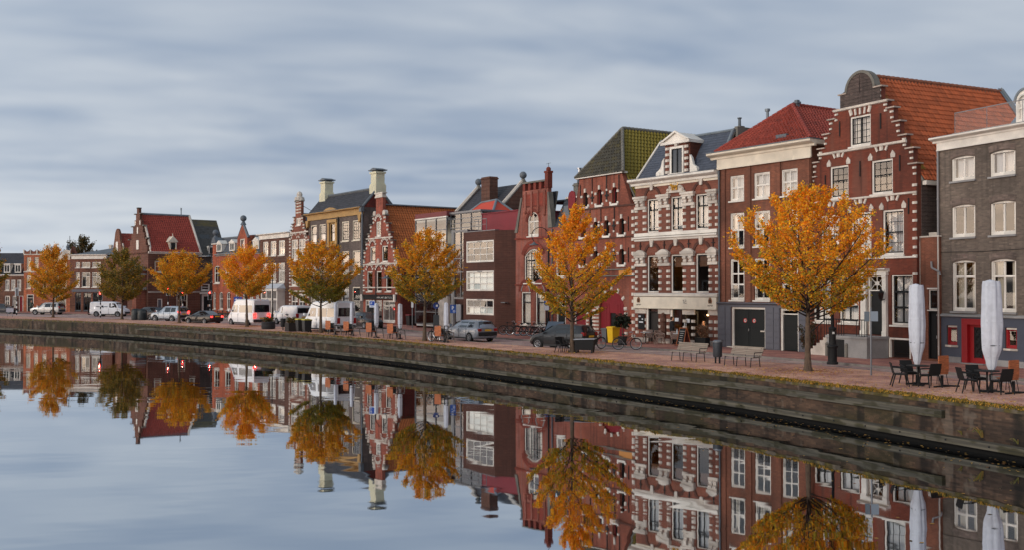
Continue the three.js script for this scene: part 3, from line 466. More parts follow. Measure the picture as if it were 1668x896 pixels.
  part(dd, 'fanlight_bars', M.white, b => { b.box(-.02, .02, 2.32, 3.0, -.12, -.09).tube([-.44, 2.33, -.1], [-.1, 2.66, -.1], .015).tube([.44, 2.33, -.1], [.1, 2.66, -.1], .015).tube([-.44, 2.99, -.1], [-.1, 2.66, -.1], .015).tube([.44, 2.99, -.1], [.1, 2.66, -.1], .015).box(-.12, .12, 2.56, 2.76, -.11, -.09); });
  part(g, 'door_pilaster', M.white, b => b.box(3.78, 4.14, 1.1, 4.25, .003, .16).box(3.75, 4.15, 1.1, 1.35, .161, .19).box(3.75, 4.15, 4.1, 4.25, .161, .19)); part(g, 'door_pilaster', M.white, b => b.box(5.26, 5.52, 1.1, 4.25, .003, .16).box(5.25, 5.54, 1.1, 1.35, .161, .19).box(5.25, 5.54, 4.1, 4.25, .161, .19));
  part(g, 'door_entablature', M.white, b => b.box(3.74, 5.56, 4.253, 4.46, .003, .2).prof(CORN(4.46, .16, .36), 3.66, 5.64));
  part(g, 'stoop', M.greystone, b => b.box(2.75, 5.55, 0, .98, .02, 1.5).box(2.68, 5.62, .98, 1.1, .02, 1.56)); part(g, 'stoop_door', M.dark, b => b.box(3.25, 4.0, .0, .9, 1.501, 1.52));
  for (let i = 0; i < 6; i++) part(g, 'step', M.stone, b => b.box(2.68 - (6 - i) * .26, 2.68 - (5 - i) * .26 - .004, 0, .16 * (i + 1), .3, 1.45));
  for (const x of [2.72, 4.12]) part(g, 'stoop_arch', M.oldstone, b => b.box(x, x + .14, 0, .62, 1.5, 1.6).ball(x + .07, .64, 1.55, .09, 8));
  part(g, 'railing', M.iron, b => { b.box(2.7, 5.6, 1.92, 1.97, 1.47, 1.52).box(2.7, 5.6, 1.2, 1.23, 1.48, 1.51); for (let i = 0; i <= 16; i++) { if (i > 7 && i < 12) continue; const x = 2.72 + i * .178; b.box(x - .012, x + .012, 1.1, 1.93, 1.485, 1.51); } b.tube([2.7, 1.95, 1.49], [1.2, 1.0, 1.49], .028, .028, 6); for (let i = 0; i < 6; i++) { const x = 2.55 - i * .26; b.box(x - .012, x + .012, .95 - i * .16, 1.84 - i * .165, 1.48, 1.5); } });
  const lamp = part(g, 'wall_lantern', M.iron, b => b.lathe([[.02, 0], [.1, .1], [.15, .42], [.16, .46], [.06, .56], [.02, .66], [0, .68]], 5.46, 2.9, .42, 6).tube([5.46, 3.0, .16], [5.46, 2.92, .42], .02)); part(lamp, 'lantern_glass', M.tintglass, b => b.lathe([[.106, .12], [.152, .41]], 5.46, 2.9, .42, 6));
  const ms = { c: [136, 118, 40], f: (u, t) => t < .1 ? .1 : .9 - u * 8 };
  slope(g, [w + .12, 8.95, -.33], [w + .12, 8.95, -10.7], [c, 14.8, -10.7], [c, 14.8, -.33], { c: [166, 84, 46], tw: .25, th: .33, amp: .04, lip: .035, moss: ms, seed: 3, spread: .2 });
  slope(g, [-.12, 8.95, -10.7], [-.12, 8.95, -.33], [c, 14.8, -.33], [c, 14.8, -10.7], { c: [150, 74, 46], seed: 4, tw: .3, th: .4 });
  part(g, 'ridge_tiles', new THREE.MeshStandardMaterial({ map: plainTex([138, 84, 60], .2, 41, 2), roughness: .9 }), b => { for (let i = 0; i < 30; i++) b.tube([c, 14.84, -.35 - i * .345], [c, 14.86, -.35 - (i + 1) * .345 + .02], .12, .135, 8); }, CR);
  part(g, 'roof_end_flashing', M.zinc, b => b.quad([c - .1, 14.98, -10.72], [c + .1, 15.1, -10.72], [w, 9.2, -11.4], [w - .5, 9.2, -11.4]).quad([c, 15.05, -10.5], [c, 15.05, -11.0], [w + .1, 9.3, -11.5], [w + .1, 9.3, -10.9]));
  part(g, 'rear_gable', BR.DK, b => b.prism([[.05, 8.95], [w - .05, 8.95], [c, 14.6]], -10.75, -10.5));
  part(g, 'eaves_gutter', M.white, b => b.box(w + .02, w + .26, 8.72, 8.93, -10.7, -.36));
}
{ // low annex in the gap
  const g = house('brick_annex', 'narrow brick annex with black door between the stepped gable and grey brick house', [20.18, -51.74], -1.1095, 1.2, 6.1, 5, BR.C, [{ x0: .5, x1: 1.05, y0: 2.5, y1: 3.5, cols: 1, fw: .06, sash: M.dark, sill: 0 }], { holes: [{ x0: .5, x1: 1.05, y0: .1, y1: 2.44 }] });
  door(g, .5, 1.05, .1, 2.44, M.black, { fw: .04, frame: M.dark, panels: 3 }); part(g, 'parapet_trim', M.stone, b => b.box(-.02, 1.22, 6.1, 6.17, -5, .05).box(-.01, .04, 3.6, 6.099, .002, .04).box(1.14, 1.18, .3, 6.099, .002, .05)); part(g, 'downpipe', M.pipe, b => b.path([[.8, 4.9, .1], [.85, 4.6, .12], [1.3, 4.4, .12], [1.35, 4.2, .12]], .05), CR); part(g, 'chimney_block', M.stone, b => b.box(.3, .8, 6.171, 6.35, -.9, -.3)); part(g, 'door_lintel', M.white, b => b.box(.46, 1.09, 2.445, 2.49, .0, .03).box(.46, 1.09, 3.51, 3.57, 0.002, .03));
}
// --- brown brick house with hipped red roof
{
  const w = 7.22, us = [[.98, 2.15], [2.94, 4.19], [5.06, 6.26]];
  const wins = [...rows(us, 8.88, 10.4, { cols: 2, rows: [.52], fw: .09, bw: .08, curtain: 2, cmat: M.netcurtain }), ...rows(us, 6.08, 8.15, { cols: 2, rows: [.5], fw: .09, bw: .08, curtain: 1 }), ...rows(us, 2.86, 5.38, { cols: 2, rows: [.36, .66], fw: .1, bw: .08 })];
  const gar = { x0: 1.1, x1: 3.85, y0: .02, y1: 2.44 }, dr = { x0: 4.97, x1: 6.34, y0: 0, y1: 2.42 };
  const g = house('brown_brick_house', 'brown brick house with hipped red roof, white cornice and black garage doors', [12.65, -64.04], -.9917, w, 11.7, 10, BR.C, wins, { holes: [gar, dr], floors: [2.6, 5.7, 8.6] });
  mesh('painted_base', wallGeo([[0, 0], [6.9, 0], [6.9, 2.5], [0, 2.5]], [gar, dr], .002, .06), M.greypaint, g);
  for (const [a, c] of [[.02, .62], [.7, 1.06], [3.9, 4.5], [4.56, 4.94], [6.38, 6.88]]) for (let i = 0; i < 7; i++) part(g, 'rusticated_stone', M.greypaint, b => b.box(a, c, .06 + i * .345, .37 + i * .345, .061, .095));
  part(g, 'base_cornice', M.greypaint, b => b.prof(CORN(2.5, .22, .2), 0, 6.95));
  ropeline(g, M.lead, .16, 2.7, 10.8, .1);
  for (const x of [.35, 2.45, 4.75, 6.9]) part(g, 'pilaster_strip', BR.C, b => b.box(x, x + .28, 2.75, 10.86, .002, .07));
  const gd = door(g, gar.x0, gar.x1, gar.y0, gar.y1, M.doorgreen, { leaves: 2, fw: .12, panels: 2 });
  for (const x of [-.36, .36]) { const s = part(gd, 'round_sign', std(225, 222, 216, .5), b => b.tube([x, 1.62, -.125], [x, 1.62, -.105], .13, .13, 20)); part(s, 'sign_ring', std(196, 40, 36, .5), b => b.torus(x, 1.62, -.1, .11, .022, 20, 6)); part(s, 'sign_bar', std(40, 40, 44, .5), b => b.box(x - .04, x + .04, 1.57, 1.67, -.104, -.1)); }
  part(gd, 'number_plate', M.stone, b => b.box(.85, 1.15, .98, 1.06, -.12, -.1));
  part(gd, 'threshold', M.stone, b => b.box(-1.45, 1.45, -.0, .06, -.1, .35));
  door(g, dr.x0, dr.x1, dr.y0, dr.y1, M.doorgreen, { fw: .13, transom: .3, panels: 3 });
  for (const [a, c] of us) { part(g, 'balcony_rail', M.iron, b => { for (const y of [6.35, 6.62]) b.box(a + .1, c - .1, y, y + .025, .03, .05); for (let i = 0; i < 9; i++) { const x = a + .12 + i * (c - a - .24) / 8; b.box(x - .01, x + .01, 6.15, 6.62, .032, .048); } }); part(g, 'balcony_rail', M.iron, b => { for (const y of [3.2, 3.5]) b.box(a + .1, c - .1, y, y + .025, .03, .05); for (let i = 0; i < 9; i++) { const x = a + .12 + i * (c - a - .24) / 8; b.box(x - .01, x + .01, 3.0, 3.5, .032, .048); } }); }
  part(g, 'frieze', M.cream, b => b.box(-.02, w + .08, 10.9, 11.5, .003, .1).box(-.02, w + .1, 10.86, 10.96, .101, .15));
  part(g, 'cornice', M.cream, b => b.prof(CORN(11.5, .36, .55), -.5, w + .4)); part(g, 'cornice_return', M.cream, b => b.box(w + .0, w + .4, 11.62, 11.86, -9.8, -.001)); part(g, 'gutter', M.lead, b => b.box(-.5, w + .42, 11.863, 11.92, -.3, .58));
  part(g, 'ceiling', M.inside, b => b.box(.301, w - .301, 11.55, 11.69, -9.6, -.33));
  const pk = [3.4, 14.6, -2.8], rc = { c: [142, 60, 45], tw: .26, th: .34, amp: .045, lip: .04, spread: .2 };
  slope(g, [-.05, 11.9, .25], [w + .2, 11.9, .25], pk, pk, { ...rc, seed: 7 });
  slope(g, [w + .2, 11.9, .25], [w + .2, 11.9, -9.8], [3.4, 14.6, -9.8], pk, { ...rc, seed: 8 });
  slope(g, [-.05, 11.9, -9.8], [-.05, 11.9, .25], pk, [3.4, 14.6, -9.8], { ...rc, seed: 9 });
  const rm = new THREE.MeshStandardMaterial({ map: plainTex([140, 58, 46], .2, 43, 2), roughness: .9 });
  part(g, 'hip_tiles', rm, b => { for (let i = 0; i < 16; i++) { const P = t => [mix(w + .2, 3.4, t), mix(11.95, 14.66, t), mix(.25, -2.8, t)]; b.tube(P(i / 16), P((i + .94) / 16), .13, .115, 8); } for (let i = 0; i < 20; i++) b.tube([3.4, 14.66, -2.8 - i * .35], [3.4, 14.68, -3.13 - i * .35], .12, .13, 8); for (let i = 0; i < 16; i++) { const P = t => [mix(-.05, 3.4, t), mix(11.95, 14.66, t), mix(.25, -2.8, t)]; b.tube(P(i / 16), P((i + .94) / 16), .13, .115, 8); } }, CR);
  chimney(g, M.lead, 3.5, 14.5, -3.1, .22, .22, .45, 0); part(g, 'flue', M.zinc, b => b.tube([1.6, 13.2, -2.6], [1.6, 14.5, -2.6], .09).tube([1.6, 14.5, -2.6], [1.6, 14.65, -2.6], .16)); part(g, 'skylight', M.lead, b => b.box(4.6, 5.4, 12.25, 12.45, -.55, -.05));
}
// --- banded house with the cafe
{
  const w = 7.4, us = [[1.09, 2.19], [3.29, 4.38], [5.48, 6.6]];
  const S = { sash: M.dark, fw: .09, rec: .1, sill: 0 };
  const wins = [...rows(us, 7.3, 9.53, { cols: 2, rows: [.68], bw: .07, ...S, curtain: 2, cmat: M.netcurtain }), ...rows(us, 3.28, 5.8, { cols: 1, rows: [], ...S })];
  const op = [{ x0: 1.08, x1: 2.17, y0: .05, y1: 2.24 }, { x0: 3.3, x1: 6.6, y0: .1, y1: 2.24 }];
  const g = house('banded_cafe_house', 'pink brick house with white stone bands and dormer above a cafe', [8.28, -70.06], -.9391, w, 10.5, 10, BR.D, wins, { holes: op, floors: [3.05, 7.0, 10.48] });
  us.forEach(([a, c], k) => { part(g, 'roller_blind', M.blind, b => { for (let i = 0; i < 8; i++) b.box(a + .09, c - .09, 5.0 + i * .09, 5.08 + i * .09, -.3, -.27); }); for (const y of [5.8, 9.53]) { if (y > 9 && k === 1) continue; const x = (a + c) / 2; part(g, 'brick_arch', BR.MB, b => archBand(b, x, y + .03, .62, .8, .002, .06)); part(g, 'tympanum', BR.NS, b => archBand(b, x, y + .03, 0, .6, .002, .015)); part(g, 'keystone', M.stone, b => b.prism([[x - .1, y + .55], [x + .1, y + .55], [x + .17, y + 1.02], [x - .17, y + 1.02]], .002, .14)); } part(g, 'window_rail', M.stone, b => b.box(a + .08, c - .08, 7.62, 7.66, -.05, -.02)); });
  const piers = [[0, 1.09], [2.19, 3.29], [4.38, 5.48], [6.6, w]];
  for (const [a, c] of piers) {
    for (const [y0, n] of [[3.52, 4], [7.55, 4]]) for (let i = 0; i < n; i++) for (const [x, wd] of (a === 0 ? [[.13, .26], [c - .18, .34]] : c === w ? [[a + .15, .28], [c - .12, .22]] : [[a + .16, .3], [c - .18, .34]])) block(g, 'quoin', M.stone, x, y0 + i * .41, wd, .17, .045);
    for (const y of [5.15, 8.92]) { const k = part(g, 'console', M.stone, b => { b.box(a, c, y - .06, y + .12, .002, .12).box(a + .02, c - .02, y + .52, y + .66, .002, .2); b.box(a - .04, c + .04, y + .66, y + .8, .002, .26); if (y < 6) { const n = 8; b.prism([[a - .02, y + .8], [c + .02, y + .8], ...[...Array(n + 1)].map((_, i) => [mix(c, a, i / n), y + .8 + .22 * Math.sin(i / n * Math.PI)])], .002, .2); } }); for (const s of [.28, .72]) part(k, 'scroll', M.stone, b => b.box(mix(a, c, s) - .13, mix(a, c, s) + .13, y + .12, y + .52, .002, .15).tube([mix(a, c, s) - .14, y + .42, .15], [mix(a, c, s) + .14, y + .42, .15], .1, .1, 8).tube([mix(a, c, s) - .14, y + .2, .12], [mix(a, c, s) + .14, y + .2, .12], .07, .07, 8)); }
  }
  part(g, 'string_course', M.white, b => b.box(0, w, 7.06, 7.28, .003, .14).prof([[.003, 6.74], [.08, 6.76], [.12, 6.86], [.22, 6.92], [.22, 7.0], [.003, 7.05]], -.04, w + .02)); part(g, 'string_course', M.white, b => b.prof([[.003, 3.02], [.14, 3.05], [.18, 3.2], [.003, 3.26]], -.02, w + .02));
  for (const x of [.5, 2.74, 4.93, 7.0]) part(g, 'wall_anchor', M.iron, b => b.box(x - .025, x + .025, 6.1, 6.7, .002, .06).box(x - .14, x + .14, 6.42, 6.47, .002, .05));
  part(g, 'cornice', M.white, b => b.prof(CORN(10.46, .4, .5), -.3, w + .1)); part(g, 'frieze_band', M.cream, b => b.box(0, w, 10.3, 10.459, .002, .05)); part(g, 'gutter', M.lead, b => b.box(-.3, w + .1, 10.862, 10.9, -.1, .5));
  // carved crest with a small gold lion
  const cr = part(g, 'carved_crest', M.stone, b => { b.prism([[2.95, 9.76], [4.72, 9.76], [4.5, 9.95], [4.35, 10.2], [4.1, 10.18], [3.84, 10.42], [3.58, 10.18], [3.33, 10.2], [3.18, 9.95]], .002, .12); for (const [x, y] of [[3.2, 9.95], [4.48, 9.95], [3.4, 10.12], [4.28, 10.12]]) b.ball(x, y, .12, .12, 8); });
  part(cr, 'gold_lion', std(196, 146, 52, .4, .4), b => b.ball(3.72, 10.16, .2, .13, 8, .8).ball(3.95, 10.14, .2, .14, 8, .7).ball(3.56, 10.26, .22, .08, 8).box(3.6, 3.65, 9.9, 10.1, .16, .22).box(3.74, 3.79, 9.9, 10.1, .16, .22).box(3.94, 3.99, 9.9, 10.1, .16, .22).box(4.04, 4.08, 9.92, 10.1, .16, .22).tube([4.06, 10.16, .2], [4.18, 10.36, .2], .025, .015, 6));
  // cafe front
  const fm = M.cream; const fas = part(g, 'shop_fascia', fm, b => b.box(0, w, 2.3, 3.0, .003, .2).box(-.02, w + .02, 2.24, 2.299, .003, .26));
  for (const x of [.5, 6.9]) { part(fas, 'emblem', std(128, 84, 48, .6), b => b.prism([[x - .13, 2.62], [x + .13, 2.62], [x + .16, 2.78], [x + .1, 2.94], [x, 2.99], [x - .1, 2.94], [x - .16, 2.78]], .201, .215)); part(fas, 'emblem_face', std(60, 40, 28, .6), b => b.ball(x, 2.8, .212, .075, 8).box(x - .06, x + .06, 2.64, 2.72, .215, .225)); part(fas, 'lettering', std(70, 58, 48, .6), b => { for (let i = 0; i < 5; i++) { const a = x - .2 + i * .085; b.box(a, a + .02, 2.44, 2.53, .201, .206).box(a + .02, a + .06, i % 2 ? 2.44 : 2.51, i % 2 ? 2.46 : 2.53, .201, .206).box(a + .045, a + .06, 2.44 + (i % 3) * .02, 2.53, .201, .206); } }); }
  part(fas, 'house_number', std(110, 108, 106, .5), b => { b.box(4.62, 4.65, 2.6, 2.84, .201, .212).box(4.58, 4.63, 2.78, 2.81, .201, .212); const y = 2.6; b.box(4.72, 4.86, y + .21, y + .24, .201, .212).box(4.84, 4.87, y + .12, y + .21, .201, .212).box(4.72, 4.86, y + .1, y + .13, .201, .212).box(4.72, 4.75, y + .02, y + .1, .201, .212).box(4.72, 4.87, y, y + .03, .201, .212).box(4.9, 4.93, y, y + .03, .201, .212); });
  for (const [a, c] of piers) { part(g, 'pier_cap', M.stone, b => b.box(a + .01, c - .01, 1.9, 2.22, .002, .08)); part(g, 'pier_foot', M.stone, b => b.box(a + .01, c - .01, 0, .3, .002, .08)); for (let i = 0; i < 3; i++) for (const x of [a + .18, c - .18]) block(g, 'quoin', M.stone, x, .65 + i * .42, .3, .18, .05); }
  part(g, 'menu_board', M.black, b => b.box(.34, .92, .85, 1.85, .055, .1)); for (const [x, y, s] of [[.5, 1.7, .2], [.76, 1.52, .12], [.63, 1.32, .4]]) part(g, 'menu_sheet', std(200, 204, 208, .6), b => b.box(x - s / 2, x + s / 2, y - .04, y + .05, .101, .104));
  for (const x of [1.08, 3.3]) part(g, 'door_post', M.white, b => b.box(x + .003, x + .16, .05, 2.236, -.12, .03));
  door(g, 1.24, 2.17, .05, 2.24, std(30, 26, 24, .5), { fw: .06, frame: M.dark, panels: 1, transom: .2 }); part(g, 'statue_niche', BR.BW, b => b.lathe([[.14, .5], [.2, .8], [.16, 1.2], [.22, 1.5], [.12, 1.75], [.16, 1.9], [0, 2.0]], 2.72, 0, .12, 8));
  const cf = new THREE.Group(); cf.name = 'cafe_window'; g.add(cf); part(cf, 'frame', M.dark, b => { b.box(3.47, 6.596, 2.16, 2.236, -.14, -.04).box(3.47, 6.596, .1, .32, -.14, -.04); for (const x of [3.47, 4.5, 5.53, 6.54]) b.box(x, x + .055, .32, 2.16, -.13, -.05); }); for (const [a, c] of [[3.52, 4.5], [4.55, 5.53], [5.58, 6.54]]) part(cf, 'pane', M.glass, b => b.quad([a, .32, -.09], [c, .32, -.09], [c, 2.16, -.09], [a, 2.16, -.09]));
  for (const [x, y, a, c] of [[3.75, 1.55, .34, .22], [4.72, 1.5, .34, .24], [4.5, 1.2, .18, .34]]) part(cf, 'paper_notice', std(214, 218, 222, .7), b => b.box(x - a / 2, x + a / 2, y - c / 2, y + c / 2, -.086, -.082));
  const warm = new THREE.MeshStandardMaterial({ color: 0x201408, emissive: new THREE.Color(1, .62, .25), emissiveIntensity: 5 });
  for (const [x, y, z, r] of [[5.0, 1.85, -1.6, .06], [5.22, 1.84, -1.5, .06], [5.85, 1.66, -1.0, .1], [6.3, 1.9, -.7, .08]]) { const l = part(g, 'pendant_lamp', warm, b => b.ball(x, y, z, r, 10)); part(l, 'flex', M.iron, b => b.tube([x, y + r, z], [x, 2.84, z], .012, .012, 5)); const pl = new THREE.PointLight(new THREE.Color(1, .66, .32), 1.6, 0, 2); pl.position.set(x, y, z + r + .04); pl.castShadow = true; g.add(pl); }
  part(g, 'bar_counter', std(70, 44, 30, .6), b => b.box(3.6, 6.4, 0, 1.05, -3.4, -2.9).box(3.5, 6.5, 1.05, 1.1, -3.5, -2.8)); part(g, 'bar_shelf', std(90, 56, 34, .7), b => b.box(3.6, 6.8, 1.4, 1.44, -4.03, -3.8).box(3.6, 6.8, 1.8, 1.84, -4.03, -3.8));
  // dormer
  part(g, 'dormer_body', BR.D, b => b.box(2.7, 4.95, 10.9, 13.05, -1.9, -.12).box(4.6, 4.95, 10.9, 12.9, -1.9, -.12)); for (let i = 0; i < 5; i++) for (const x of [2.92, 4.62]) block(g, 'quoin', M.stone, x, 11.15 + i * .38, .36, .17, .05, -.12);
  part(g, 'dormer_window_frame', M.white, b => b.box(3.2, 3.36, 10.95, 12.75, -.12, -.02).box(4.3, 4.42, 10.95, 12.75, -.12, -.02).box(3.36, 4.3, 12.6, 12.75, -.12, -.02).box(3.1, 4.5, 10.9, 11.02, -.12, .06)); part(g, 'dormer_sash', M.dark, b => b.box(3.36, 3.42, 11.02, 12.6, -.118, -.06).box(4.24, 4.3, 11.02, 12.6, -.118, -.06).box(3.79, 3.87, 11.02, 12.6, -.118, -.06).box(3.42, 4.24, 12.54, 12.6, -.118, -.06)); for (const x of [3.42, 3.87]) part(g, 'dormer_pane', new THREE.MeshStandardMaterial({ color: lin(52, 62, 72), roughness: .06, metalness: .3 }), b => b.quad([x, 11.02, -.1], [x + .37, 11.02, -.1], [x + .37, 12.54, -.1], [x, 12.54, -.1]));
  part(g, 'dormer_pediment', M.white, b => { b.box(2.5, 5.05, 12.9, 13.08, -1.9, .12).prism([[2.5, 13.083], [5.05, 13.083], [3.82, 13.66]], -1.9, .0).prism([[2.42, 13.083], [3.82, 13.74], [3.82, 13.62], [2.75, 13.11]], .001, .16).prism([[5.12, 13.083], [4.8, 13.11], [3.82, 13.62], [3.82, 13.74]], .001, .16); }); for (const s of [-1, 1]) part(g, 'dormer_scroll', M.white, b => { const x = s < 0 ? 2.66 : 4.98; b.prism(s < 0 ? [[x, 10.9], [x, 12.1], [x - .16, 11.9], [x - .3, 11.45], [x - .62, 11.25], [x - .72, 10.9]] : [[x, 10.9], [x + .72, 10.9], [x + .62, 11.25], [x + .3, 11.45], [x + .16, 11.9], [x, 12.1]], -.2, -.02); b.tube([x + s * .5, 11.08, -.24], [x + s * .5, 11.08, .03], .19, .19, 12); });
  part(g, 'dormer_keystone', M.stone, b => b.prism([[3.72, 12.76], [3.94, 12.76], [4.0, 12.98], [3.66, 12.98]], -.12, .06));
  slope(g, [.1, 10.9, -.05], [w, 10.9, -.05], [w, 13.45, -1.5], [.9, 13.45, -1.5], { ...SLATE, c: [70, 76, 88], seed: 12 }, M.slate);
  slope(g, [.1, 10.9, -9.6], [.1, 10.9, -.05], [.9, 13.45, -1.5], [.9, 13.45, -9], { ...SLATE, c: [70, 76, 88], seed: 13, tw: .4, th: .3 }, M.slate);
  part(g, 'roof_verge', M.white, b => b.tube([.1, 10.95, -.02], [.9, 13.5, -1.5], .07)); part(g, 'flat_roof', M.lead, b => b.box(.9, w + .02, 13.35, 13.5, -9.6, -1.5)); part(g, 'roof_hip', M.zinc, b => b.tube([w - .12, 10.95, -.06], [w - .12, 13.5, -1.5], .1).tube([.9, 13.5, -1.5], [w, 13.5, -1.5], .09)); part(g, 'party_wall', M.oldstone, b => b.box(w - .02, w + .16, 10.9, 13.7, -9, -1.6)); chimney(g, M.oldstone, 6.3, 13.5, -3.2, .5, .4, .5, 1);
}
// --- old warehouse with mossy hipped roof
{
  const w = 6.92, pts = [[0, 0], [w, 0], [w, 9.3], [6.42, 9.34], [5.5, 11.5], [.7, 11.5], [.12, 9.5], [0, 9.5]];
  const S = { cols: 1, fw: .05, sash: M.dark, mat: M.dark, rec: .2, sill: 0, arch: .26 };
  const wins = [[1.1, 1.66, 9.48, 10.5], [2.74, 3.3, 9.48, 10.6], [4.42, 4.97, 9.48, 10.62], [.85, 1.4, 7.3, 8.3], [2.3, 2.85, 7.3, 8.35], [3.52, 4.08, 7.3, 8.4], [5.2, 5.76, 7.3, 8.42], [.85, 1.4, 5.26, 6.3], [2.3, 2.85, 5.26, 6.3], [3.52, 4.08, 5.26, 6.32], [5.2, 5.76, 5.26, 6.34]].map(([x0, x1, y0, y1], i) => ({ x0, x1, y0, y1, ...S, mat: i === 1 || i === 2 ? M.maroon : M.dark }));
  const gate = { x0: 2.98, x1: 5.76, y0: .05, y1: 3.42, arch: 1.39 }, ld = { x0: .06, x1: 1.46, y0: .05, y1: 2.12 }, nar = { x0: 1.84, x1: 2.23, y0: .75, y1: 1.9 };
  const g = house('warehouse', 'red brick warehouse with mossy hipped roof and dark red arched gate', [4.50, -75.86], -.9938, w, 9.3, 10.5, BR.WH, wins, { pts, holes: [gate, ld, nar], floors: [3.6, 5.1, 7.1, 9.3], side: 9.1 });
  for (const q of wins) { const x = (q.x0 + q.x1) / 2; part(g, 'window_sill', M.white, b => b.box(q.x0 - .14, q.x1 + .14, q.y0 - .15, q.y0 - .004, .002, .12)); for (const s of [-1, 1]) { block(g, 'sill_end', M.white, x + s * .4, q.y0 + .05, .16, .16, .08); block(g, 'voussoir', M.stone, x + s * .4, q.y1 - .3, .22, .17, .06); } block(g, 'keystone', M.stone, x, q.y1 + .12, .2, .28, .07); }
  for (const [x, y] of [[2.2, 10.05], [3.86, 10.1], [4.64, 7.95], [2.98, 7.9], [4.64, 5.9]]) part(g, 'cross_anchor', M.iron, b => b.box(x - .06, x + .06, y - .3, y + .3, .002, .05).box(x - .2, x + .2, y - .06, y + .06, .002, .045)), [[0, .38], [0, -.38]].forEach(([dx, dy]) => block(g, 'anchor_stone', M.stone, x + dx, y + dy, .16, .14, .05));
  for (const [x, y] of [[.8, 10.6], [2.2, 11.0], [3.86, 11.05], [5.2, 10.9], [1.95, 8.8], [3.2, 8.8], [4.7, 8.9], [6.2, 8.0], [6.2, 5.9]]) anchor(g, x, y, 1.0);
  part(g, 'string_course', BR.MB, b => b.box(0, w, 9.22, 9.34, .002, .07)); part(g, 'string_course', BR.MB, b => b.box(0, w, 7.08, 7.18, .002, .06)); part(g, 'string_course', M.oldstone, b => b.box(2.4, w, 4.4, 4.5, .002, .1).box(2.4, w, 4.9, 4.98, .002, .1)); part(g, 'sign_board', std(196, 132, 66, .7), b => b.box(5.2, 6.6, 4.52, 4.88, .002, .05));
  part(g, 'gutter_board', M.white, b => b.box(.45, 5.75, 11.5, 11.62, -.3, .2));
  for (let i = 0; i < 19; i++) block(g, 'quoin', M.stone, w - .2, .35 + i * .47, i % 2 ? .28 : .36, .2, .05);
  // gate
  const gt = new THREE.Group(); gt.name = 'arched_gate'; g.add(gt); mesh('gate_leaf', wallGeo([...outlinePts(2.98, 5.76, .05, 3.42, 1.39)], [{ x0: 4.0, x1: 4.62, y0: .06, y1: 1.86 }], -.26, -.16), M.maroon, gt); part(gt, 'wicket_door', M.black, b => b.box(4.01, 4.61, .06, 1.85, -.3, -.24)); part(gt, 'gate_boards', M.maroon, b => { for (let i = 1; i < 9; i++) { const x = 2.98 + i * .31; if (x > 3.95 && x < 4.67) continue; b.box(x - .012, x + .012, .1, 2.5, -.16, -.145); } });
  voussoirs(g, M.stone, 4.37, 2.03, 1.52, 7, .1, Math.PI - .1, .3, .22);
  for (let i = 0; i < 4; i++) block(g, 'gate_quoin', M.stone, 5.95, .5 + i * .44, .34, .2, .05);
  door(g, ld.x0, ld.x1, ld.y0, ld.y1, M.maroon, { fw: .07, frame: M.white }); for (let i = 0; i < 9; i++) block(g, 'striped_pier_stone', M.stone, 2.6, .2 + i * .26, .72, .13, .06); for (let i = 0; i < 8; i++) block(g, 'striped_pier_stone', M.stone, 1.66, .24 + i * .26, .3, .13, .05); win(g, { ...nar, cols: 1, rows: [.5], fw: .04, mat: M.dark, sill: 0, rec: .05 }); part(g, 'red_mat', std(150, 24, 36, .95), b => b.box(3.3, 5.2, .005, .02, .1, 1.1)); part(g, 'door_shelf', M.stone, b => b.box(-.1, 1.6, 2.13, 2.22, .002, .2));
  const mt = (seed, cc, k) => ({ c: cc, tw: .3, th: .36, amp: .045, lip: .045, spread: .24, seed, moss: { c: [126, 110, 36], f: (u, t) => k } });
  slope(g, [.35, 11.55, .18], [5.85, 11.55, .18], [3.1, 15, -2.0], [3.1, 15, -2.0], mt(21, [70, 66, 56], .35));
  slope(g, [w + .1, 9.05, -.33], [w + .1, 9.05, -10.4], [5.42, 11.5, -10.4], [5.42, 11.5, -.33], mt(22, [124, 92, 48], 1.05)); slope(g, [5.42, 11.5, -.02], [5.42, 11.5, -10.4], [3.1, 15, -10.4], [3.1, 15, -2.0], mt(23, [124, 92, 48], 1.05));
  slope(g, [-.1, 9.05, -10.4], [-.1, 9.05, -.33], [.78, 11.5, -.33], [.78, 11.5, -10.4], mt(24, [90, 70, 46], .5)); slope(g, [.78, 11.5, -10.4], [.78, 11.5, -.02], [3.1, 15, -2.0], [3.1, 15, -10.4], mt(25, [90, 70, 46], .5));
  part(g, 'ridge_tiles', M.oldstone, b => { for (let i = 0; i < 24; i++) b.tube([3.1, 15.05, -2 - i * .35], [3.1, 15.07, -2.33 - i * .35], .12, .13, 8); for (const s of [.35, 5.85]) for (let i = 0; i < 14; i++) { const P = t => [mix(s, 3.1, t), mix(11.6, 15.06, t), mix(.18, -2, t)]; b.tube(P(i / 14), P((i + .94) / 14), .12, .11, 8); } }, CR);
  part(g, 'gable_board', M.maroon, b => b.prism([[-.55, 9.4], [.3, 9.4], [.3, 10.35], [.2, 10.62], [-.12, 10.74], [-.42, 10.62], [-.55, 10.35]], .05, .12));
}
function outlinePts(x0, x1, y0, y1, arch) { return outline(x1 - x0, y1 - y0, arch, .004).getPoints(1).slice(0, -1).map(p => [p.x + (x0 + x1) / 2, p.y + y0]); }
